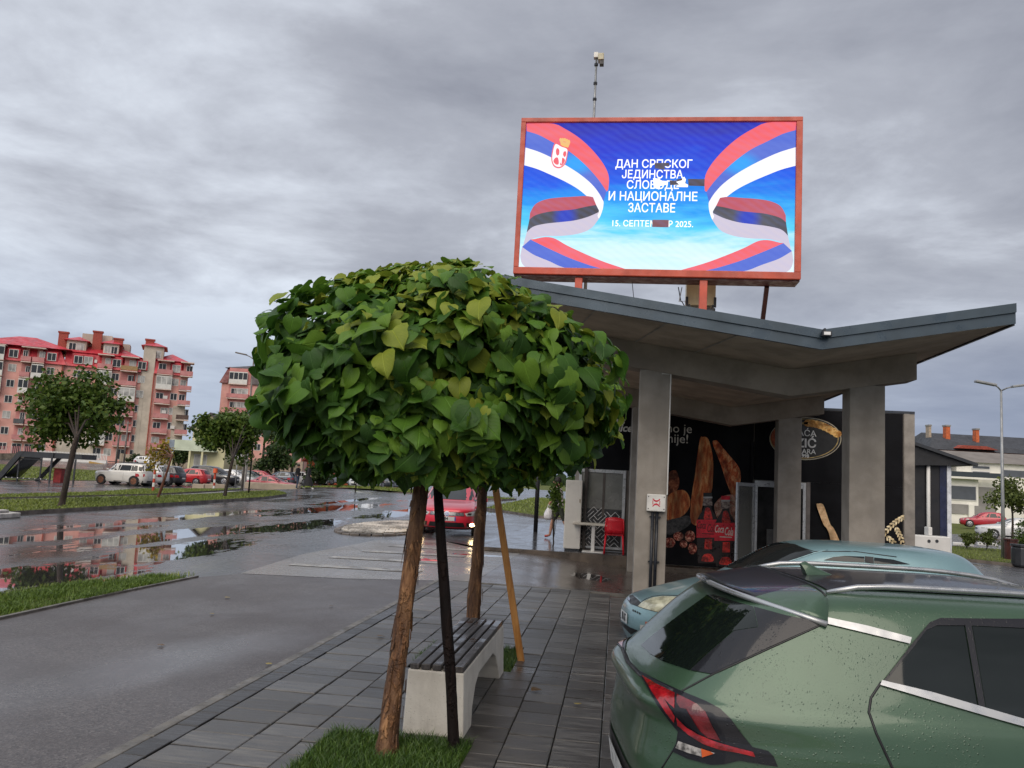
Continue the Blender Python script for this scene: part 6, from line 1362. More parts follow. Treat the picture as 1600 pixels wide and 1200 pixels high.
# cream house with gable
def house(name, label, px0, px1, pyt, pyb, dep, wallm, roofm, gab_h, ridge='d', depth=8, cat='house', z0=None, over=.5):
    a, b = onD(px0, pyb, dep), onD(px1, pyb, dep); t_ = onD((px0+px1)/2, pyt, dep); z0 = min(a.z, b.z)-1 if z0 is None else z0; an = math.atan2(b.y-a.y, b.x-a.x); L_ = (Vector((b.x, b.y))-Vector((a.x, a.y))).length
    h_ = thing(name, label, cat, (a.x, a.y, z0), an); f = Facade(h_, (a.x, a.y, z0), an); H_ = t_.z-z0
    f.bx(MB(), 0, L_, 0, depth, 0, H_).build('wall', wallm, h_)
    if ridge == 'd':
        v = [f.w(*q) for q in ((-over,-over,H_-.1),(L_+over,-over,H_-.1),(L_/2,-over,H_+gab_h),(-over,depth+over,H_-.1),(L_+over,depth+over,H_-.1),(L_/2,depth+over,H_+gab_h))]
        v2 = [f.w(q[0], q[1], q[2]+.25) for q in ((-over,-over,H_-.1),(L_+over,-over,H_-.1),(L_/2,-over,H_+gab_h),(-over,depth+over,H_-.1),(L_+over,depth+over,H_-.1),(L_/2,depth+over,H_+gab_h))]
        MB().add(v+v2, [(0,2,8,6),(2,1,7,8),(6,8,11,9),(8,7,10,11),(0,3,5,2),(2,5,4,1),(3,9,11,5),(5,11,10,4),(0,6,9,3),(1,4,10,7)]).build('roof', roofm, h_)
        MB().add([f.w(0,.01,H_),f.w(L_,.01,H_),f.w(L_/2,.01,H_+gab_h*.94),f.w(0,.3,H_),f.w(L_,.3,H_),f.w(L_/2,.3,H_+gab_h*.94)], [(0,1,2),(5,4,3),(0,2,5,3),(1,4,5,2)]).build('gable', wallm, h_)
    else: f.hip(0, L_, 0, depth, H_, gab_h, roofm, r=.5, over=over)
    return h_, f, L_, H_
m_creamw = pm('cream_render', (.60,.57,.36), .85, .08, .5); m_mint = pm('pale_mint_panel', (.52,.58,.46), .7, .08, .8)
h_, f, L_, H_ = house('cream_house', 'cream house with dark gable roof and pale green balcony, left of the young tree', 297, 350, 672, 722, 112, m_creamw, m_roofd, 2.2, depth=9)
f.bx(MB(), -2.2, L_*.8, -1.6, -.004, H_*.46, H_*.50).build('balcony', m_mint, h_); f.bx(MB(), -2.2, L_*.8, -1.6, -1.5, H_*.502, H_*.72).build('railing', m_mint, h_)
for k in (-2.1, .3, 2.0): f.bx(MB(), k, k+.25, -1.55, -1.3, 0, H_*.458).build('pillar', m_creamw, h_)
f.window(L_*.4, H_*.66, 1.4, 1.3); f.window(L_*.3, H_*.1, 1.8, 1.6); f.window(L_*.75, H_*.66, 1.2, 1.3)
m_or = pm('orange_render', (.56,.13,.055), .85, .14, .5, streak=.6); m_ort = pm('orange_roof_tile', (.45,.10,.055), .7, .2, 1.5)
h_, f, L_, H_ = house('orange_house', 'orange building with low gable roof behind the parked cars and the bush', 478, 545, 722, 742, 102, m_or, m_ort, 2.0, depth=8)
f.window(L_*.7, 1.4, 1.3, 1.2)
a, b = onD(540, 745, 104), onD(640, 750, 100); 
o = MB().beam((a.x,a.y,1.3),(b.x,b.y,1.3),.3,3.4).build('boundary_wall', m_or); tag(o, 'long orange boundary wall running right from the orange building', 'wall')
# garden walls and fences in front of the flats
m_gwall = pm('beige_garden_wall', (.34,.28,.215), .85, .18, .6, .2, 12, streak=.6)
def wall_run(label, px0, py0, px1, py1, d0, d1, h, mat, name='garden_wall', posts=0, cat='wall'):
    a, b = onD(px0, py0, d0), onD(px1, py1, d1); w_ = thing(name, label, cat, (a.x, a.y, a.z-.3)); m_ = MB(); up_ = Vector((0, 0, 1)); 
    MB().add([(a.x,a.y,a.z-.6),(b.x,b.y,b.z-.6),(b.x,b.y,b.z+h),(a.x,a.y,a.z+h),(a.x,a.y+.3,a.z-.6),(b.x,b.y+.3,b.z-.6),(b.x,b.y+.3,b.z+h),(a.x,a.y+.3,a.z+h)], [(0,1,2,3),(7,6,5,4),(0,4,5,1),(3,2,6,7),(0,3,7,4),(1,5,6,2)]).build('panel', mat, w_)
    for k in range(posts):
        t = k/(posts-1) if posts > 1 else 0; p = a.lerp(b, t); MB().box(p.x-.2, p.x+.2, p.y-.12, p.y+.35, p.z-.6, p.z+h+.12).build('post', mat, w_)
    return w_, a, b
wall_run('long beige garden wall behind the parked cars, in front of the flats and the cream house', 188, 727, 470, 742, 127, 116, 1.75, m_gwall, posts=12)
wall_run('low dark stone wall at the foot of the slope on the far left', -20, 717, 62, 716, 120, 124, .8, pm('dark_stone_wall', (.14,.12,.095), .85, .3, 2))
w_, a, b = wall_run('white picket fence in front of the pink block entrance', 58, 716, 166, 722, 128, 127, .25, m_wframe, 'fence', 0, 'fence')
for k in range(46):
    t = k/45; p = a.lerp(b, t); MB().box(p.x-.06, p.x+.06, p.y-.05, p.y-.004, p.z+.255, p.z+1.25).build('picket', m_wframe, w_)
MB().beam((a.x,a.y+.06,a.z+1.05),(b.x,b.y+.06,b.z+1.05),.06,.1).build('rail', m_wframe, w_)
w_, a, b = wall_run('pink railing fence at the left end of the pink block', -30, 712, 52, 713, 131, 131, .2, m_slab, 'fence', 0, 'fence')
for k in range(30): p = a.lerp(b, k/29); MB().box(p.x-.05, p.x+.05, p.y-.05, p.y-.004, p.z+.205, p.z+1.6).build('railing_bar', m_rail, w_)
a, b = onD(140, 722, 122), onD(166, 727, 121); o = MB().beam(tuple(a), tuple(b), .3, .25).build('yellow_rail', pm('ochre_paint', (.42,.25,.06), .6)); tag(o, 'ochre yellow handrail sloping down before the white fence', 'rail')
# ------------------------------------------------------------------ bike shelter
m_anth = pm('anthracite_steel', (.038,.042,.050), .45, .1, 2, metal=.2); m_pan = glass('dark_polycarbonate', (.025,.030,.034), .12)
sp0 = onZ(118, 756, -.33); sa_ = R(7.4+3); sh = thing('bike_shelter', 'dark grey steel shelter with slanted glazed side panel on the far left', 'shelter', (sp0.x, sp0.y, -.33), sa_)
f = Facade(sh, (sp0.x, sp0.y, -.33), sa_); K = 56.5/FPX
X_ = lambda px: (px-118)*K; 
f.bx(MB(), X_(30), X_(82), -.4, 2.2, 1.72, 2.12).build('roof_beam', m_anth, sh); f.bx(MB(), X_(82.2), X_(126), -.3, 2.1, 1.74, 2.10).build('roof_beam', m_anth, sh)
def slant(name, d0, d1, w_, mat, a=(-5, .0), b=(31, 2.1)):
    u0, z0 = X_(a[0]), a[1]; u1, z1 = X_(b[0]), b[1]; v = []
    for u, d, z in ((u0,d0,z0),(u0+w_,d0,z0),(u1+w_,d0,z1),(u1,d0,z1),(u0,d1,z0),(u0+w_,d1,z0),(u1+w_,d1,z1),(u1,d1,z1)): v.append(f.w(u, d, z))
    return MB().add(v, [(0,1,2,3),(7,6,5,4),(0,4,5,1),(3,2,6,7),(0,3,7,4),(1,5,6,2)]).build(name, mat, sh)
slant('slanted_leg', -.42, -.20, .42, m_anth, (-7, -.02), (27, 2.1)); slant('slanted_leg', 2.0, 2.2, .30, m_anth, (30, .0), (62, 1.75)); slant('slanted_panel', -.19, 1.98, .05, m_pan, (4, .15), (36, 1.75))
for px_ in (28, 63): f.bx(MB(), X_(px_)-.04, X_(px_)+.04, -.25, -.17, 0, 1.72).build('post', m_anth, sh)
for px_ in (80, 117.5): f.bx(MB(), X_(px_)-.05, X_(px_)+.05, -.38, -.28, -.06, 1.73).build('post', m_anth, sh)
f.bx(MB(), X_(0), X_(76), -.33, -.26, .16, .24).build('base_rail', m_anth, sh); f.bx(MB(), X_(28), X_(62), -.21, -.16, 1.55, 1.62).build('upper_rail', m_anth, sh)
for k in range(9): f.bx(MB(), X_(3+k*9)-.03, X_(3+k*9)+.03, -.345, -.332, .20, .26).build('rail_light', m_wt, sh)  # plain white blocks stand for the lights along the base rail
p_ = onD(92, 735, 60); o = MB().box(p_.x-.4, p_.x+.2, p_.y, p_.y+.5, -.4, .62).build('red_bin', pm('red_bin_paint', (.42,.05,.05), .5), bevel=.04); MB().box(p_.x-.44,p_.x+.24,p_.y-.04,p_.y+.54,.623,.68).build('lid', MATS['red_bin_paint'], o); tag(o, 'red box bin standing on the grass behind the dark shelter', 'bin')
# ------------------------------------------------------------------ lamps, poles, bollards, signs
m_galv = pm('grey_galvanised_pole', (.30,.31,.32), .5, .1, 2, metal=.4); m_lampk = pm('brown_grey_pole', (.15,.13,.12), .6)
def lamp(label, px, py, z, top_py, mat, arms, grp=None, thick=.09):
    b_ = onZ(px, py, z); d_ = b_.y; t_ = None; H_ = 0
    r_ = onY(px+ (py-top_py)*.02, top_py, d_); H_ = r_.z-z
    l_ = thing('street_lamp', label, 'street lamp', (b_.x, b_.y, z), 0, grp)
    MB().tube([(b_.x,b_.y,z),(b_.x,b_.y,z+H_*.35),(b_.x,b_.y,z+H_)], [thick, thick*.75, thick*.5], 10).build('pole', mat, l_, smooth=True)
    for dx, dz, dy in arms:
        e = (b_.x+dx, b_.y+dy, z+H_+dz); MB().tube([(b_.x,b_.y,z+H_-.05),(b_.x+dx*.5,b_.y+dy*.5,z+H_+dz*.55),e], thick*.35, 8).build('arm', mat, l_, smooth=True)
        s_ = 1 if dx > 0 else -1; hd = MB().beam((e[0]-s_*.05,e[1],e[2]),(e[0]+s_*.75,e[1],e[2]+.14),.26,.09).build('lamp_head', mat, l_, bevel=.02)
    return l_
lamp('tall twin armed street lamp left of the big catalpa crown', 378, 766, -.05, 560, m_lampk, [(-.6,.25,0),(.5,.2,.1)])
lamp('grey twin armed street lamp on the grass at the right edge', 1568, 872, -.38, 609, m_galv, [(-.35,.14,-.25),(.35,.10,-.25)], thick=.085)
for px, py, tp, d, lab in ((181, 726, 652, 112, 'left of two thin poles before the pink block'), (193, 727, 658, 116, 'right of two thin poles before the pink block')):
    a = onD(px, py, d); H_ = (py-tp)*d/FPX; l_ = thing('utility_pole', lab, 'pole', tuple(a)); MB().tube([(a.x,a.y,a.z-.5),(a.x,a.y,a.z+H_)], [.14,.10], 8).build('shaft', m_lampk, l_, smooth=True); MB().box(a.x-.7,a.x+.5,a.y-.05,a.y+.05,a.z+H_-.35,a.z+H_-.2).build('crossarm', m_lampk, l_)
def bollard(label, px, py, tpy, z, cap):
    b_ = onZ(px, py, z); H_ = (py-tpy)*b_.y/FPX*1.0; l_ = thing('bollard', label, 'bollard', (b_.x,b_.y,z), 0, 'striped bollards by the car park'); mr, mw = pm('bollard_red', (.46,.06,.03), .5), m_wframe
    for k in range(5): MB().cyl((b_.x,b_.y,z+H_*k/5+.002),(b_.x,b_.y,z+H_*(k+1)/5-.002),.075,n=10).build('band', (mr, mw)[k % 2] if not cap else (mw, mr, mw, mr, mr)[k], l_, smooth=True, angle=40)
    if cap: MB().cyl((b_.x,b_.y,z+H_),(b_.x,b_.y,z+H_+.32),.16,.14,n=12).build('reflector_cap', pm('bollard_orange', (.62,.10,.03), .5), l_, smooth=True, angle=40)
bollard('red and white striped bollard beside the little yellowing tree', 239, 767, 733, -.1, False); bollard('white bollard with orange cap in front of the black people carrier', 334, 764, 738, -.1, True)
def sign(label, px, py, tpy, z, r_, mat, cat='road sign'):
    b_ = onZ(px, py, z); H_ = (py-tpy)*b_.y/FPX; l_ = thing('road_sign', label, cat, (b_.x,b_.y,z)); MB().cyl((b_.x,b_.y,z),(b_.x,b_.y,z+H_),.04,n=8).build('pole', m_galv, l_, smooth=True)
    if r_: MB().cyl((b_.x,b_.y-.06,z+H_-r_),(b_.x,b_.y-.045,z+H_-r_),r_,n=20).build('plate', mat, l_); MB().box(b_.x-.08,b_.x+.08,b_.y-.044,b_.y-.04,z+H_-r_-.1,z+H_-r_+.1).build('clamp', m_anth, l_)
    return l_
sign('round grey sign back on a pole beside the young tree', 367, 762, 703, -.05, .34, pm('grey_sign_back', (.42,.43,.44), .5)); l_ = sign('thin grey pole with a small blue grey plate by the yellowing tree', 253, 768, 688, -.1, 0, None); b_ = onZ(253, 768, -.1); MB().box(b_.x+.05,b_.x+.5,b_.y-.06,b_.y-.045,2.2,2.9).build('plate', pm('blue_grey_plate', (.22,.26,.32), .5), l_)
b_ = onZ(380, 762, -.05); o = MB().prism([(b_.x-.15,b_.y-.15),(b_.x+.15,b_.y-.15),(b_.x+.15,b_.y+.15),(b_.x-.15,b_.y+.15)], -.1, 3.1).build('concrete_post', pm('pale_concrete_post', (.38,.36,.33), .8), bevel=.03); tag(o, 'pale square concrete post between the sign and the black pole', 'post')
b_ = onZ(388, 775, 0); o = MB().cyl((b_.x,b_.y,0),(b_.x,b_.y,6.2),.05,.035,n=8).build('black_pole', m_anth, smooth=True); tag(o, 'slim black pole standing in the grass tip right of the young tree', 'pole')
for px, w__ in ((310, 'left'), (326, 'middle'), (343, 'right')): 
    b_ = onZ(px, 762, -.15); o = MB().box(b_.x-.45,b_.x+.45,b_.y-.1,b_.y+.12,-.3,.12).build('kerb_block', m_gwall, bevel=.05); tag(o, '%s one of three low weathered blocks at the edge of the car park' % w__, 'kerb block', 'weathered blocks along the car park')
b_ = onZ(429, 763, .05); o = MB().box(b_.x-2.2,b_.x+2.0,b_.y-.4,b_.y+.1,-.1,.42).build('planter_kerb', m_gwall, bevel=.06); tag(o, 'long low stone edging in front of the low pinkish car', 'edging')
# ------------------------------------------------------------------ other trees and shrubs
def fleaf(name, cols):
    t = NT(name); oi = t.n('ShaderNodeNewGeometry').outputs['Random Per Island']; n = t.noise(t.pos(), 1.1, 4, .7); c = t.ramp(t.math('ADD', t.math('MULTIPLY', oi, .6), t.math('MULTIPLY', n, .45)), [(.1, cols[0]), (.5, cols[1]), (.85, cols[2])])
    t.set(col=c, rough=.5, spec=.3); tr = t.n('ShaderNodeBsdfTranslucent'); t.l(c, tr.inputs[0]); mx = t.n('ShaderNodeMixShader'); mx.inputs[0].default_value = .2; t.l(t.b.outputs[0], mx.inputs[1]); t.l(tr.outputs[0], mx.inputs[2]); t.l(mx.outputs[0], t.out.inputs[0]); return t.m
m_f1 = fleaf('ash_leaf', [(.028,.062,.010),(.060,.108,.015),(.115,.160,.025)]); m_f2 = fleaf('bush_leaf_dark', [(.012,.028,.008),(.025,.050,.013),(.055,.085,.020)]); m_f3 = fleaf('yellowing_leaf', [(.13,.12,.015),(.26,.20,.025),(.34,.22,.03)]); m_f4 = fleaf('pale_leaf', [(.050,.070,.018),(.085,.115,.026),(.14,.17,.045)])
m_tk = bark('tree_bark_dark', (.040,.026,.020), (.075,.050,.036), (.014,.010,.008)); m_tkr = bark('reddish_bark', (.16,.055,.030), (.25,.10,.055), (.06,.02,.012))
def ftree(name, label, base, trunk_h, cen, rad, n, lsize, mat, seed, tr=.12, trm=None, top_off=(0,0), nclump=16, cat='tree', group=None, compound=True):
    r = random.Random(seed); root = thing(name, label, cat, base, 0, group); B_ = Vector(base); cen = Vector(cen); rad = Vector(rad); tp_ = Vector((B_.x+top_off[0], B_.y+top_off[1], B_.z+trunk_h))
    cl = []
    for _ in range(nclump):
        d = Vector((r.gauss(0,1), r.gauss(0,1), r.gauss(0,1))).normalized()*r.uniform(.12, .90); cl.append((cen+Vector((d.x*rad.x, d.y*rad.y, d.z*rad.z)), r.uniform(.28, .46)))
    if trunk_h > 0:
        log('trunk', tuple(B_), tuple(tp_), tr, tr*.7, trm or m_tk, seed, root, 10, 14, False)
        b_ = MB()
        for c, s in cl[:7]: b_.tube([tuple(tp_-Vector((0,0,.1))), tuple(tp_.lerp(c, .5)+Vector((0,0,.12*rad.z))), tuple(c)], [tr*.42, tr*.28, tr*.1], 5, False)
        b_.build('limbs', trm or m_tk, root, smooth=True)
    m = MB()
    for _ in range(n):
        c, s = r.choice(cl); d = Vector((r.gauss(0,1), r.gauss(0,1), r.gauss(0,1))).normalized()*(r.random()**.5)*s; p = c+Vector((d.x*rad.x, d.y*rad.y, d.z*rad.z)); a = Vector((r.gauss(0,1), r.gauss(0,1), r.gauss(0,.6)-.45)).normalized(); b2 = a.cross(Vector((r.gauss(0,1), r.gauss(0,1), r.gauss(0,1)+.8))).normalized(); l_ = lsize*r.uniform(.6, 1.25); w_ = l_*r.uniform(.28, .42)
        m.add([p, p+a*l_*.5+b2*w_, p+a*l_-Vector((0,0,.1*l_)), p+a*l_*.5-b2*w_], [(0,1,2,3)])
    m.build('crown', mat, root, fix=False); return root
def pt(px, py, d): return onD(px, py, d)
b_ = onZ(96, 791, .1); c = pt(113, 636, 28.3); ftree('roadside_tree', 'bushy dark green roadside tree on the far grass strip, tallest of the left trees', (b_.x,b_.y,.08), 2.3, tuple(c), (1.75,1.6,1.5), 13000, .17, m_f1, 31, .105, None, (.25,0), 44, group='young roadside trees')
b_ = onZ(351, 776, .1); c = pt(353, 677, 43); ftree('roadside_tree', 'young green roadside tree in front of the cream house', (b_.x,b_.y,.08), 2.0, tuple(c), (1.85,1.7,1.42), 9000, .21, m_f1, 32, .09, None, (.25,0), 36, group='young roadside trees')
b_ = onZ(246, 778, .1); c = pt(260, 708, 37); ftree('roadside_tree', 'small sparse tree with yellowing leaves and reddish trunk', (b_.x,b_.y,.08), 1.9, tuple(c), (.85,.8,.9), 420, .17, m_f3, 33, .06, m_tkr, (.5,0), 9, group='young roadside trees')
for px, py, d, rx, rz, mt, sd, lab in ((432,716,92,2.8,2.4,m_f2,41,'dark round bush behind the red parked cars'), (462,664,98,3.6,4.2,m_f2,42,'tall dark tree between the pink flats and the orange building'), (520,680,96,3.6,3.4,m_f2,43,'broad dark tree in front of the orange building'), (415,668,104,3.2,3.8,m_f4,44,'pale green tree at the foot of the dark roofed flats'), (590,700,92,3,3,m_f4,45,'loose pale tree behind the white facing car'), (497,738,88,1.5,1.2,m_f2,46,'low dark bush directly behind the two people in black')):
    c = pt(px, py, d); ftree('background_tree', lab, (c.x, c.y, 0), max(.5, c.z-rz*.4), tuple(c), (rx,rx,rz), 2600, .42, mt, sd, .18, None, (0,0), 14, group='trees behind the far car park')
for px, py, h, sd in ((308, 668, 3.2, 51), (324, 654, 4.2, 52)):
    c = pt(px, py, 128); root = thing('conifer', 'thin dark conifer top %s the cream house roof' % ('left of' if px < 315 else 'just above'), 'tree', (c.x, c.y, .5), 0, 'conifers behind the cream house'); MB().tube([(c.x,c.y,.5),(c.x,c.y,c.z+.6)], [.2,.04], 6).build('trunk', m_tk, root)
    m = MB(); r = random.Random(sd)
    for k in range(150):
        z = c.z+.4-h*1.6*r.random()**.8; rr_ = .15+.42*(c.z+.5-z)*r.uniform(.4, 1); a = r.uniform(0, 6.28); p = Vector((c.x, c.y, z)); e = p+Vector((math.cos(a)*rr_, math.sin(a)*rr_, -.25*rr_)); s_ = Vector((-math.sin(a), math.cos(a), 0))*.14; m.add([p, e*.5+p*.5+s_, e, e*.5+p*.5-s_], [(0,1,2,3)])
    m.build('crown', m_f2, root, fix=False)
c = pt(283, 712, 118); ftree('hedge', 'dark hedge clump between the pink flats and the cream house', (c.x,c.y,0), .4, tuple(c), (2.4,1.5,2.0), 1500, .4, m_f2, 55, .1, cat='hedge'); c = pt(216, 716, 126); ftree('shrub', 'dark shrub behind the beige garden wall', (c.x,c.y,.3), .3, tuple(c), (2.2,1.2,1.0), 900, .35, m_f2, 56, .08, cat='shrub')
b_ = onZ(555, 768, .2); o = MB().tube([(b_.x,b_.y,.1),(b_.x+.1,b_.y,2.6)], [.045,.03], 8).build('sapling', m_tk, smooth=True); tag(o, 'thin bare sapling trunk in front of the white facing car', 'sapling')
b_ = onZ(880, 850, .1)
ftree('potted_plant', 'leafy plant climbing at the left side of the off white cabinet', (-1.55, 20.9, .1), .2, (-1.52, 20.7, 1.35), (.20,.2,.62), 420, .10, m_f1, 61, .02, nclump=10, cat='plant')
# ------------------------------------------------------------------ right hand background
m_vil = pm('white_villa_render', (.80,.78,.71), .8, .06, .4); m_shut = pm('grey_roller_shutter', (.085,.095,.115), .5, .08, 1); m_vroof = pm('grey_brown_flat_roof', (.20,.18,.165), .8, .1, .6); m_vgrey = pm('grey_villa_recess', (.26,.25,.24), .8, .1, .6)
a, b = onD(1455, 806, 92), onD(1680, 818, 92); an = math.atan2(b.y-a.y, b.x-a.x); Lv = math.hypot(b.x-a.x, b.y-a.y); z0 = -.9
vil = thing('villa', 'white flat roofed villa with grey shutters and glass balcony on the right', 'villa', (a.x, a.y, z0), an); f = Facade(vil, (a.x, a.y, z0), an); K = 92/FPX; V0 = 1455
vx = lambda px: (px-V0)*K; vz = lambda py: (788-py)*K+EYE-z0
f.bx(MB(), 0, vx(1534), .6, 9, 0, vz(748)).build('wall', m_vil, vil); f.bx(MB(), vx(1534)+.01, Lv, 1.2, 9, 0, vz(748)).build('wall', m_vil, vil); f.bx(MB(), vx(1512), Lv, 2.2, 9, vz(748)+.01, vz(722)).build('upper_wall', m_vil, vil)
f.bx(MB(), 0, vx(1512)-.01, 3.4, 9, vz(748)+.01, vz(722)).build('upper_wall', m_dark, vil)
v = [f.w(*q) for q in ((-3,1.7,vz(723)),(Lv+1,1.7,vz(723)),(Lv+1,6,vz(703)),(-3,6,vz(703)),(-3,9,vz(723)),(Lv+1,9,vz(723)))]
MB().add(v, [(0,1,2,3),(3,2,5,4),(0,3,4),(1,5,2),(0,4,5,1)]).build('roof', m_vroof, vil)
f.bx(MB(), 0, vx(1568), -.2, .595, vz(751), vz(748)).build('balcony', m_vil, vil); f.bx(MB(), 0, vx(1568), -.19, -.15, vz(748)+.005, vz(740)).build('glass_rail', glass('dark_glass_rail', (.05,.06,.065), .08), vil)
for x0, x1, y0, y1, d in ((1536,1566,734,727,2.2),(1536,1566,742.5,736,2.2),(1585,1640,745,731,2.2),(1488,1531,785,761,.6)):
    o = f.bx(MB(), vx(x0), vx(x1), d-.06, d-.004, vz(y0), vz(y1)).build('window', m_wframe, vil); f.bx(MB(), vx(x0)+.12, vx(x1)-.12, d-.10, d-.062, vz(y0)+.12, vz(y1)-.12).build('shutter', m_shut, o)
f.bx(MB(), vx(1538), vx(1566), 1.12, 1.195, vz(804), vz(762)).build('recess', m_vgrey, vil); f.bx(MB(), vx(1486), vx(1519), .5, .595, vz(806), vz(791)).build('garage_door', m_vgrey, vil); f.bx(MB(), vx(1526), vx(1560), .5, .595, vz(806), vz(792)).build('garage_door', m_vgrey, vil)
for px in (1521,): f.bx(MB(), vx(px)-.3, vx(px)+.3, .3, .49, 0, vz(791)).build('pier', m_vil, vil)
o = f.bx(MB(), vx(1470), vx(1508), -8, -7.6, -.2, 1.15).build('low_wall', m_gwall); tag(o, 'low brown wall behind the red hatchback before the villa', 'wall')
wb = f.bx(MB(), vx(1556), vx(1568), -6, -5.8, -.2, 2.1).build('white_banner', m_wframe); tag(wb, 'white board standing beside the red hatchback', 'board')
for k in range(5): f.bx(MB(), vx(1557.5+k*2), vx(1558.5+k*2), -6.02, -6.004, 1.0+.15*(k % 3), 1.5+.1*(k % 2)).build('print', pm('grey_print', (.2,.2,.22), .5), wb)
# dark roofed house with chimneys behind it
a, b = onD(1455, 712, 125), onD(1690, 722, 125); an = math.atan2(b.y-a.y, b.x-a.x); K = 125/FPX; Lh = math.hypot(b.x-a.x, b.y-a.y)
dh = thing('roofed_house', 'house with dark slate roof, two orange chimneys and a red gable behind the white villa', 'house', (a.x, a.y, 0), an); f = Facade(dh, (a.x, a.y, 0), an); hz = lambda py: (787-py)*K+EYE; hx = lambda px: (px-1455)*K
m_slate = pm('dark_slate_roof', (.050,.054,.064), .7, .15, 1.2, .2, 6); m_orc = pm('orange_chimney', (.55,.13,.045), .8, .15, 3); m_redg = pm('red_gable_wall', (.30,.06,.04), .8)
f.bx(MB(), 0, Lh, 0, 11, -.5, hz(706)).build('wall', m_redg, dh)
v = [f.w(*q) for q in ((-.6,-.6,hz(707)),(Lh,-.6,hz(707)),(Lh,12,hz(707)),(-.6,12,hz(707)),(hx(1468),5.5,hz(677)),(Lh,5.5,hz(677)),(hx(1462),1.0,hz(690)))]
MB().add(v, [(0,1,5,4,6),(1,2,5),(2,3,4,5),(3,0,6,4),(3,2,1,0)]).build('roof', m_slate, dh)
v = [f.w(*q) for q in ((hx(1488),-1.4,hz(704)),(hx(1552),-1.4,hz(704)),(hx(1534),-1.4,hz(699)),(hx(1498),-1.4,hz(699)),(hx(1488),3,hz(703)),(hx(1552),3,hz(703)),(hx(1534),3,hz(697)),(hx(1498),3,hz(697)))]
MB().add(v, [(0,1,2,3),(7,6,5,4),(3,2,6,7),(0,3,7,4),(1,5,6,2)]).build('gable', m_redg, dh)
for px, y0, y1, mt, w_ in ((1465,688,669,pm('beige_chimney', (.40,.32,.25), .8),1.6),(1494,690,668,m_orc,2.6),(1541,694,671,m_orc,2.0)):
    o = f.bx(MB(), hx(px)-w_*.12, hx(px)+w_*.12, 2.2, 3.2, hz(y0), hz(y1)).build('chimney', mt, dh); f.bx(MB(), hx(px)-w_*.15, hx(px)+w_*.15, 2.1, 3.3, hz(y1)+.003, hz(y1)+.25).build('chimney_cap', m_vgrey, o)
# black annex beside the bakery
Ya = 28.5; P = lambda px, py: onY(px, py, Ya)
an_ = thing('annex', 'black clad annex with sloping lean-to roof and white corner strips right of the bakery', 'building', (8.6, Ya, -.4))
l, r_ = P(1424, 760).x, P(1484, 760).x
MB().add([(l,Ya,-.6),(r_-.10,Ya,-.6),(r_-.10,Ya,P(1480,726).z),(l,Ya,P(1428,706).z),(l,Ya+5,-.6),(r_-.10,Ya+5,-.6),(r_-.10,Ya+5,P(1480,726).z),(l,Ya+5,P(1428,706).z)], [(0,1,2,3),(7,6,5,4),(0,4,5,1),(3,2,6,7),(0,3,7,4),(1,5,6,2)]).build('wall', pm('black_cladding', (.010,.010,.014), .5, .2, 1.5), an_)
a_, b2_ = P(1425, 692), P(1521, 727)
MB().beam((a_.x-.3,Ya-.3,a_.z+.05),(b2_.x,Ya-.3,b2_.z),.12,.1).build('eaves', m_anth, an_)
MB().add([(a_.x-.3,Ya-.23,a_.z+.1),(b2_.x,Ya-.23,b2_.z+.05),(b2_.x,Ya+6,b2_.z+.05),(a_.x-.3,Ya+6,a_.z+.1),(a_.x-.3,Ya-.23,a_.z-.75),(b2_.x-.02,Ya-.23,b2_.z-.02),(b2_.x-.02,Ya+6,b2_.z-.02),(a_.x-.3,Ya+6,a_.z-.75)], [(0,1,2,3),(7,6,5,4),(0,4,5,1),(3,2,6,7),(0,3,7,4),(1,5,6,2)]).build('roof', pm('black_ribbed_soffit', (.013,.013,.016), .5, .2, 6), an_)
MB().box(r_-.098, r_+.03, Ya-.05, Ya+.3, -.6, P(1482,724).z).build('corner_strip', pm('pale_corner_strip', (.62,.64,.68), .5), an_); MB().box(r_-.31,r_-.102,Ya-.02,Ya-.004,-.6,P(1475,726).z).build('blue_strip', pm('navy_strip', (.012,.018,.06), .4), an_)
x_ = P(1449, 760).x; MB().tube([(x_,Ya-.09,P(1450,719).z),(x_,Ya-.09,-.3)], .06, 8).build('downpipe', m_wframe, an_, smooth=True); MB().box(x_-.1,x_+.1,Ya-.16,Ya-.02,P(1450,722).z,P(1450,717).z).build('camera', m_wframe, an_)
wc = thing('white_cabinet', 'white enclosure boxes at the foot of the black annex', 'cabinet', (x_, Ya-.6, -.3)); q0, q1 = P(1431, 870), P(1471, 837); MB().box(q0.x-.3,q1.x,Ya-.75,Ya-.2,-.4,q1.z).build('cabinet_body', m_wframe, wc, bevel=.03); q2 = P(1440, 822); MB().box(q2.x-.0,P(1446,822).x,Ya-.6,Ya-.22,q1.z+.004,q2.z).build('upper_box', m_wframe, wc, bevel=.02)
for px in (1438, 1450): w2 = P(px, 843); MB().cyl((w2.x,Ya-.752,w2.z),(w2.x,Ya-.765,w2.z),.05,n=10).build('latch', m_anth, wc)
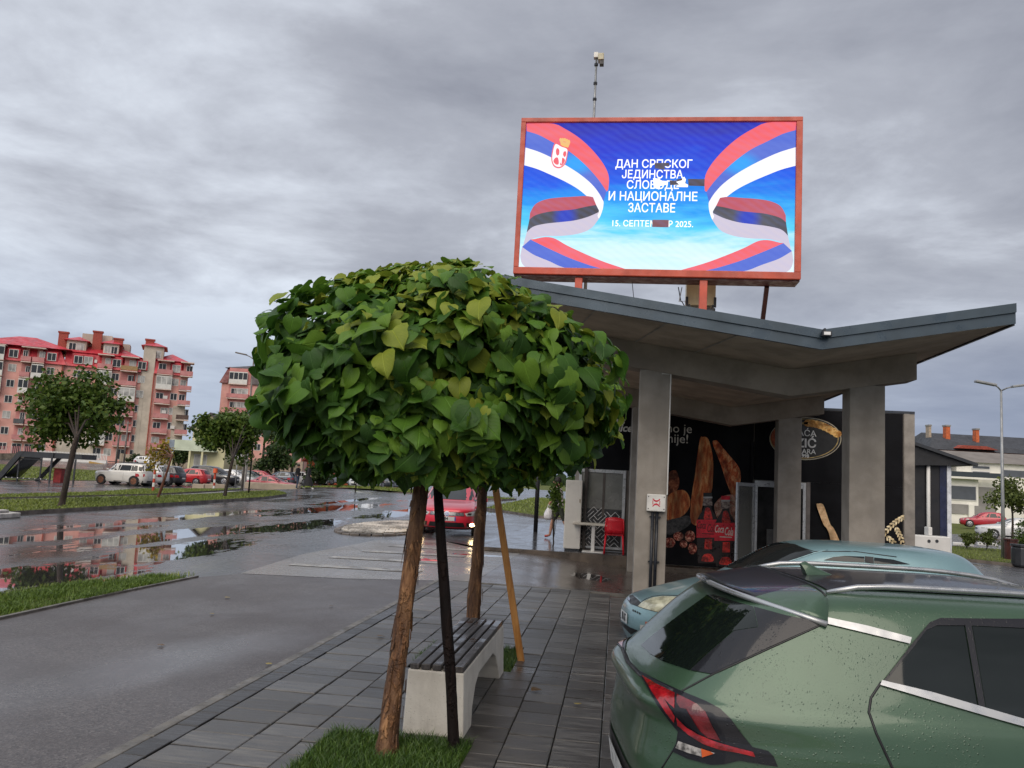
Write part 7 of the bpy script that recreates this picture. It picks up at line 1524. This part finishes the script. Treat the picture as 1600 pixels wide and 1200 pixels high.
# planting on the right lawn
c = pt(1583, 778, 37); b_ = onZ(1581, 846, -.35); ftree('lawn_tree', 'slender tree with pale open crown on the lawn at the right edge', (c.x-.05,c.y,-.3), 1.75, tuple(c), (1.15,1.1,.95), 2200, .16, m_f4, 71, .055, nclump=14)
for px, py, rx, rz, sd, lab in ((1511,839,.5,.36,72,'left of two clipped shrubs on the right lawn'),(1542,839,.62,.42,73,'right of two clipped shrubs on the right lawn'),(1597,838,.85,.75,74,'green shrub cut off by the right picture edge')):
    c = pt(px, py, 38 if sd < 74 else 34); ftree('shrub', lab, (c.x,c.y,-.35), .2, tuple(c), (rx,rx*.8,rz), 1500, .09, m_f4 if sd < 74 else m_f1, sd, .03, nclump=18, cat='shrub', group='shrubs on the right lawn')
for px in (1505, 1543): c = onZ(px, 851, -.3); o = MB().prism([(c.x-.5,c.y-.1),(c.x+.45,c.y-.14),(c.x+.5,c.y+.1),(c.x-.45,c.y+.14)], -.38, -.20).build('white_stone', m_wframe, bevel=.05); tag(o, 'flat white stone under the %s clipped shrub' % ('left' if px < 1520 else 'right'), 'stone', 'white stones under the shrubs')
c = onZ(1580, 874, -.38); o = MB().prism([(c.x+.24*math.cos(k*.524), c.y+.24*math.sin(k*.524)) for k in range(12)], -.42, .36).build('litter_bin', pm('maroon_bin', (.06,.014,.012), .5), bevel=.02); MB().prism([(c.x+.27*math.cos(k*.524), c.y+.27*math.sin(k*.524)) for k in range(12)], .363, .42).build('rim', MATS['maroon_bin'], o); tag(o, 'dark maroon litter bin next to the right street lamp', 'bin')
c = onZ(1597, 884, -.38); o = MB().prism([(c.x+.34*math.cos(k*.524), c.y+.34*math.sin(k*.524)) for k in range(12)], -.42, .30).build('dark_tub', m_anth, bevel=.08); MB().prism([(c.x+.37*math.cos(k*.524), c.y+.37*math.sin(k*.524)) for k in range(12)], .303, .37).build('rim', m_anth, o); tag(o, 'dark round tub at the right picture edge beside the litter bin', 'tub')
# distant tree line so that the ground does not end in a bare edge
r = random.Random(91); m = MB()
for k in range(9000):
    a = r.uniform(-1.25, 1.1); d = r.uniform(230, 420); x, y = d*math.sin(a), d*math.cos(a); z = r.random()**.7*(3.4+1.2*math.sin(a*23)+.9*math.sin(a*61)); s_ = r.uniform(.7, 1.6); b = r.uniform(0, 3.14); dx, dy = math.cos(b)*s_, math.sin(b)*s_
    m.add([(x-dx,y-dy,z),(x,y,z-s_),(x+dx,y+dy,z+.2*s_),(x,y,z+s_)], [(0,1,2,3)])
tag(m.build('distant_trees', m_f2, fix=False), kind='stuff')
# ------------------------------------------------------------------ people
m_skin = pm('skin', (.42,.22,.15), .55, .08, 8); m_hair = pm('dark_hair', (.018,.012,.010), .6); m_blk2 = pm('black_cloth', (.012,.012,.014), .8, .2, 12); m_jean = pm('blue_denim', (.035,.055,.10), .8, .2, 10); m_shoe = pm('white_shoe', (.68,.67,.65), .5); m_wshirt = pm('white_patterned_shirt', (.58,.53,.52), .8, .5, 16, col2=(.30,.22,.24)); m_short = pm('dark_olive_shorts', (.030,.034,.022), .8, .4, 9); m_sand = pm('red_sandal', (.42,.04,.03), .5)
def person(label, loc, rz, joints, mats, hair=None):
    root = thing('person', label, 'person', loc, rz)
    J = joints; names = list(J); idx = {n: i for i, n in enumerate(names)}; ed = [('hip','spine'),('spine','chest'),('chest','neck'),('neck','head'),('head','crown')]
    for s in 'LR': ed += [('hip','thigh'+s),('thigh'+s,'knee'+s),('knee'+s,'ankle'+s),('ankle'+s,'toe'+s),('chest','sh'+s),('sh'+s,'elb'+s),('elb'+s,'wri'+s),('wri'+s,'hand'+s)]
    me = bpy.data.meshes.new('body'); me.from_pydata([J[n][0] for n in names], [(idx[a], idx[b]) for a, b in ed], []); o = link('body', me, root)
    sk = o.modifiers.new('skin', 'SKIN'); sk.use_smooth_shade = True
    for n in names: me.skin_vertices[0].data[idx[n]].radius = J[n][1]
    me.skin_vertices[0].data[idx['hip']].use_root = True; sb = o.modifiers.new('sub', 'SUBSURF'); sb.levels = sb.render_levels = 1
    bpy.context.view_layer.update(); nm = bpy.data.meshes.new_from_object(o.evaluated_get(bpy.context.evaluated_depsgraph_get())); bpy.data.objects.remove(o)
    for _, m_ in mats: nm.materials.append(m_)
    for p in nm.polygons:
        c = p.center
        for i, (fn, _) in enumerate(mats):
            if fn(c): p.material_index = i; break
    nm.polygons.foreach_set('use_smooth', [True]*len(nm.polygons)); link('body', nm, root)
    h = Vector(J['head'][0]); c_ = Vector(J['crown'][0]); q = MB().ball(tuple(h.lerp(c_, .55)-Vector((0,.018,0))), (.098,.112,.115), 12, 8); q.build('hair', m_hair, root, world=False, smooth=True)
    for sx in (-1, 1): MB().ball((h.x+sx*.032, h.y+.088, h.z+.035), .011, 6, 4).build('eye', m_hair, root, world=False)
    MB().ball((h.x, h.y+.105, h.z+.005), (.013,.018,.02), 6, 4).build('nose', m_skin, root, world=False)
    return root
def pose(stride=.2, dress=False, lean=0.0, armf=(.1,-.1), bend=.0):
    J = {'hip': ((0,0,.92),(.15,.11)), 'spine': ((0,lean*.3,1.10),(.14,.10)), 'chest': ((0,lean*.7,1.32),(.16,.11)), 'neck': ((0,lean,1.49),(.055,.055)), 'head': ((0,lean+.03,1.60),(.08,.092)), 'crown': ((0,lean+.03,1.70),(.07,.08))}
    for s, sx, st, af in (('L', 1, stride, armf[0]), ('R', -1, -stride, armf[1])):
        J['thigh'+s] = ((sx*.10, st*.12, .82), (.09,.09)); J['knee'+s] = ((sx*.10, st*.75+.04, .48), (.058,.058)); J['ankle'+s] = ((sx*.10, st*1.2-.03, .09), (.040,.040)); J['toe'+s] = ((sx*.11, st*1.2+.13, .045), (.040,.032))
        J['sh'+s] = ((sx*.18, lean*.75, 1.40), (.062,.062)); J['elb'+s] = ((sx*.24, lean*.6+af*.6-.03, 1.14), (.046,.046)); J['wri'+s] = ((sx*.22, lean*.6+af*1.6+.03, .93+bend), (.032,.032)); J['hand'+s] = ((sx*.21, lean*.6+af*1.8+.05, .84+bend*1.15), (.036,.022))
    return J
b_ = onD(464, 758, 57.5); gz_ = gh(b_.x, b_.y)
person('person in a black jacket and dark jeans standing at the roadside, left of the pair', (b_.x, b_.y, gz_), R(-110), pose(.10), [(lambda c: c.z < .10, m_blk2), (lambda c: c.z < .92, m_jean), (lambda c: c.z > 1.5 or (c.z < .96 and abs(c.x) > .17), m_skin), (lambda c: True, m_blk2)])
b_ = onD(481, 759, 57.0); gz_ = gh(b_.x, b_.y)
w_ = person('person in a long black dress and white shoes walking, right of the pair', (b_.x, b_.y, gz_), R(-80), pose(.26), [(lambda c: c.z < .12, m_shoe), (lambda c: c.z > 1.5 or (c.z < .95 and abs(c.x) > .17), m_skin), (lambda c: True, m_blk2)])
dr = MB(); n = 20
for z, rx, ry, dy in ((1.42,.17,.12,0),(1.25,.19,.14,0),(1.02,.17,.14,0),(.85,.21,.19,0),(.55,.24,.28,0),(.24,.27,.36,0)):
    for k in range(n): a = 2*math.pi*k/n; q = 1+.06*math.sin(5*a+z*3)*(1.3-z); dr.v.append((rx*q*math.cos(a), ry*q*math.sin(a)+dy, z))
dr.f = [(i*n+k, i*n+(k+1) % n, (i+1)*n+(k+1) % n, (i+1)*n+k) for i in range(5) for k in range(n)]; dr.mi = [0]*len(dr.f); dr.build('dress', m_blk2, w_, world=False, smooth=True)
b_ = onZ(868, 842, .1)
J = pose(.28, lean=.10, armf=(.16,.10), bend=.10)
w_ = person('person in white top, dark shorts and red sandals walking past with a carrier bag', (b_.x+.1, b_.y, .097), R(80), J, [(lambda c: c.z < .085, m_sand), (lambda c: c.z < .52, m_skin), (lambda c: c.z < .98 and abs(c.x) < .185, m_short), (lambda c: c.z > 1.5 or (abs(c.x) > .185 and c.z < 1.2), m_skin), (lambda c: True, m_wshirt)])
fw_ = wmat(w_); hp = fw_ @ Vector(J['handL'][0])
bag = thing('carrier_bag', 'white plastic carrier bag hanging from the walking person\'s hand', 'bag', tuple(hp))
m = MB(); n = 14
for z, r0_ in ((-.10,.04),(-.17,.09),(-.28,.125),(-.38,.13),(-.44,.08)):
    for k in range(n): a = 2*math.pi*k/n; q = 1+.14*math.sin(4*a+z*20); m.v.append((hp.x+r0_*q*math.cos(a), hp.y+r0_*.8*q*math.sin(a), hp.z+z))
m.f = [(i*n+k, i*n+(k+1) % n, (i+1)*n+(k+1) % n, (i+1)*n+k) for i in range(4) for k in range(n)]+[tuple(range(4*n, 5*n))]; m.mi = [0]*len(m.f); m.build('bag_body', pm('white_plastic_film', (.70,.68,.69), .3, .1, 12), bag, smooth=True)
for dx in (-.03, .03): MB().tube([(hp.x+dx*1.6, hp.y, hp.z-.11), (hp.x+dx*.4, hp.y, hp.z+.01), (hp.x+dx*1.2, hp.y+.03, hp.z-.12)], .008, 6).build('handle', MATS['white_plastic_film'], bag)
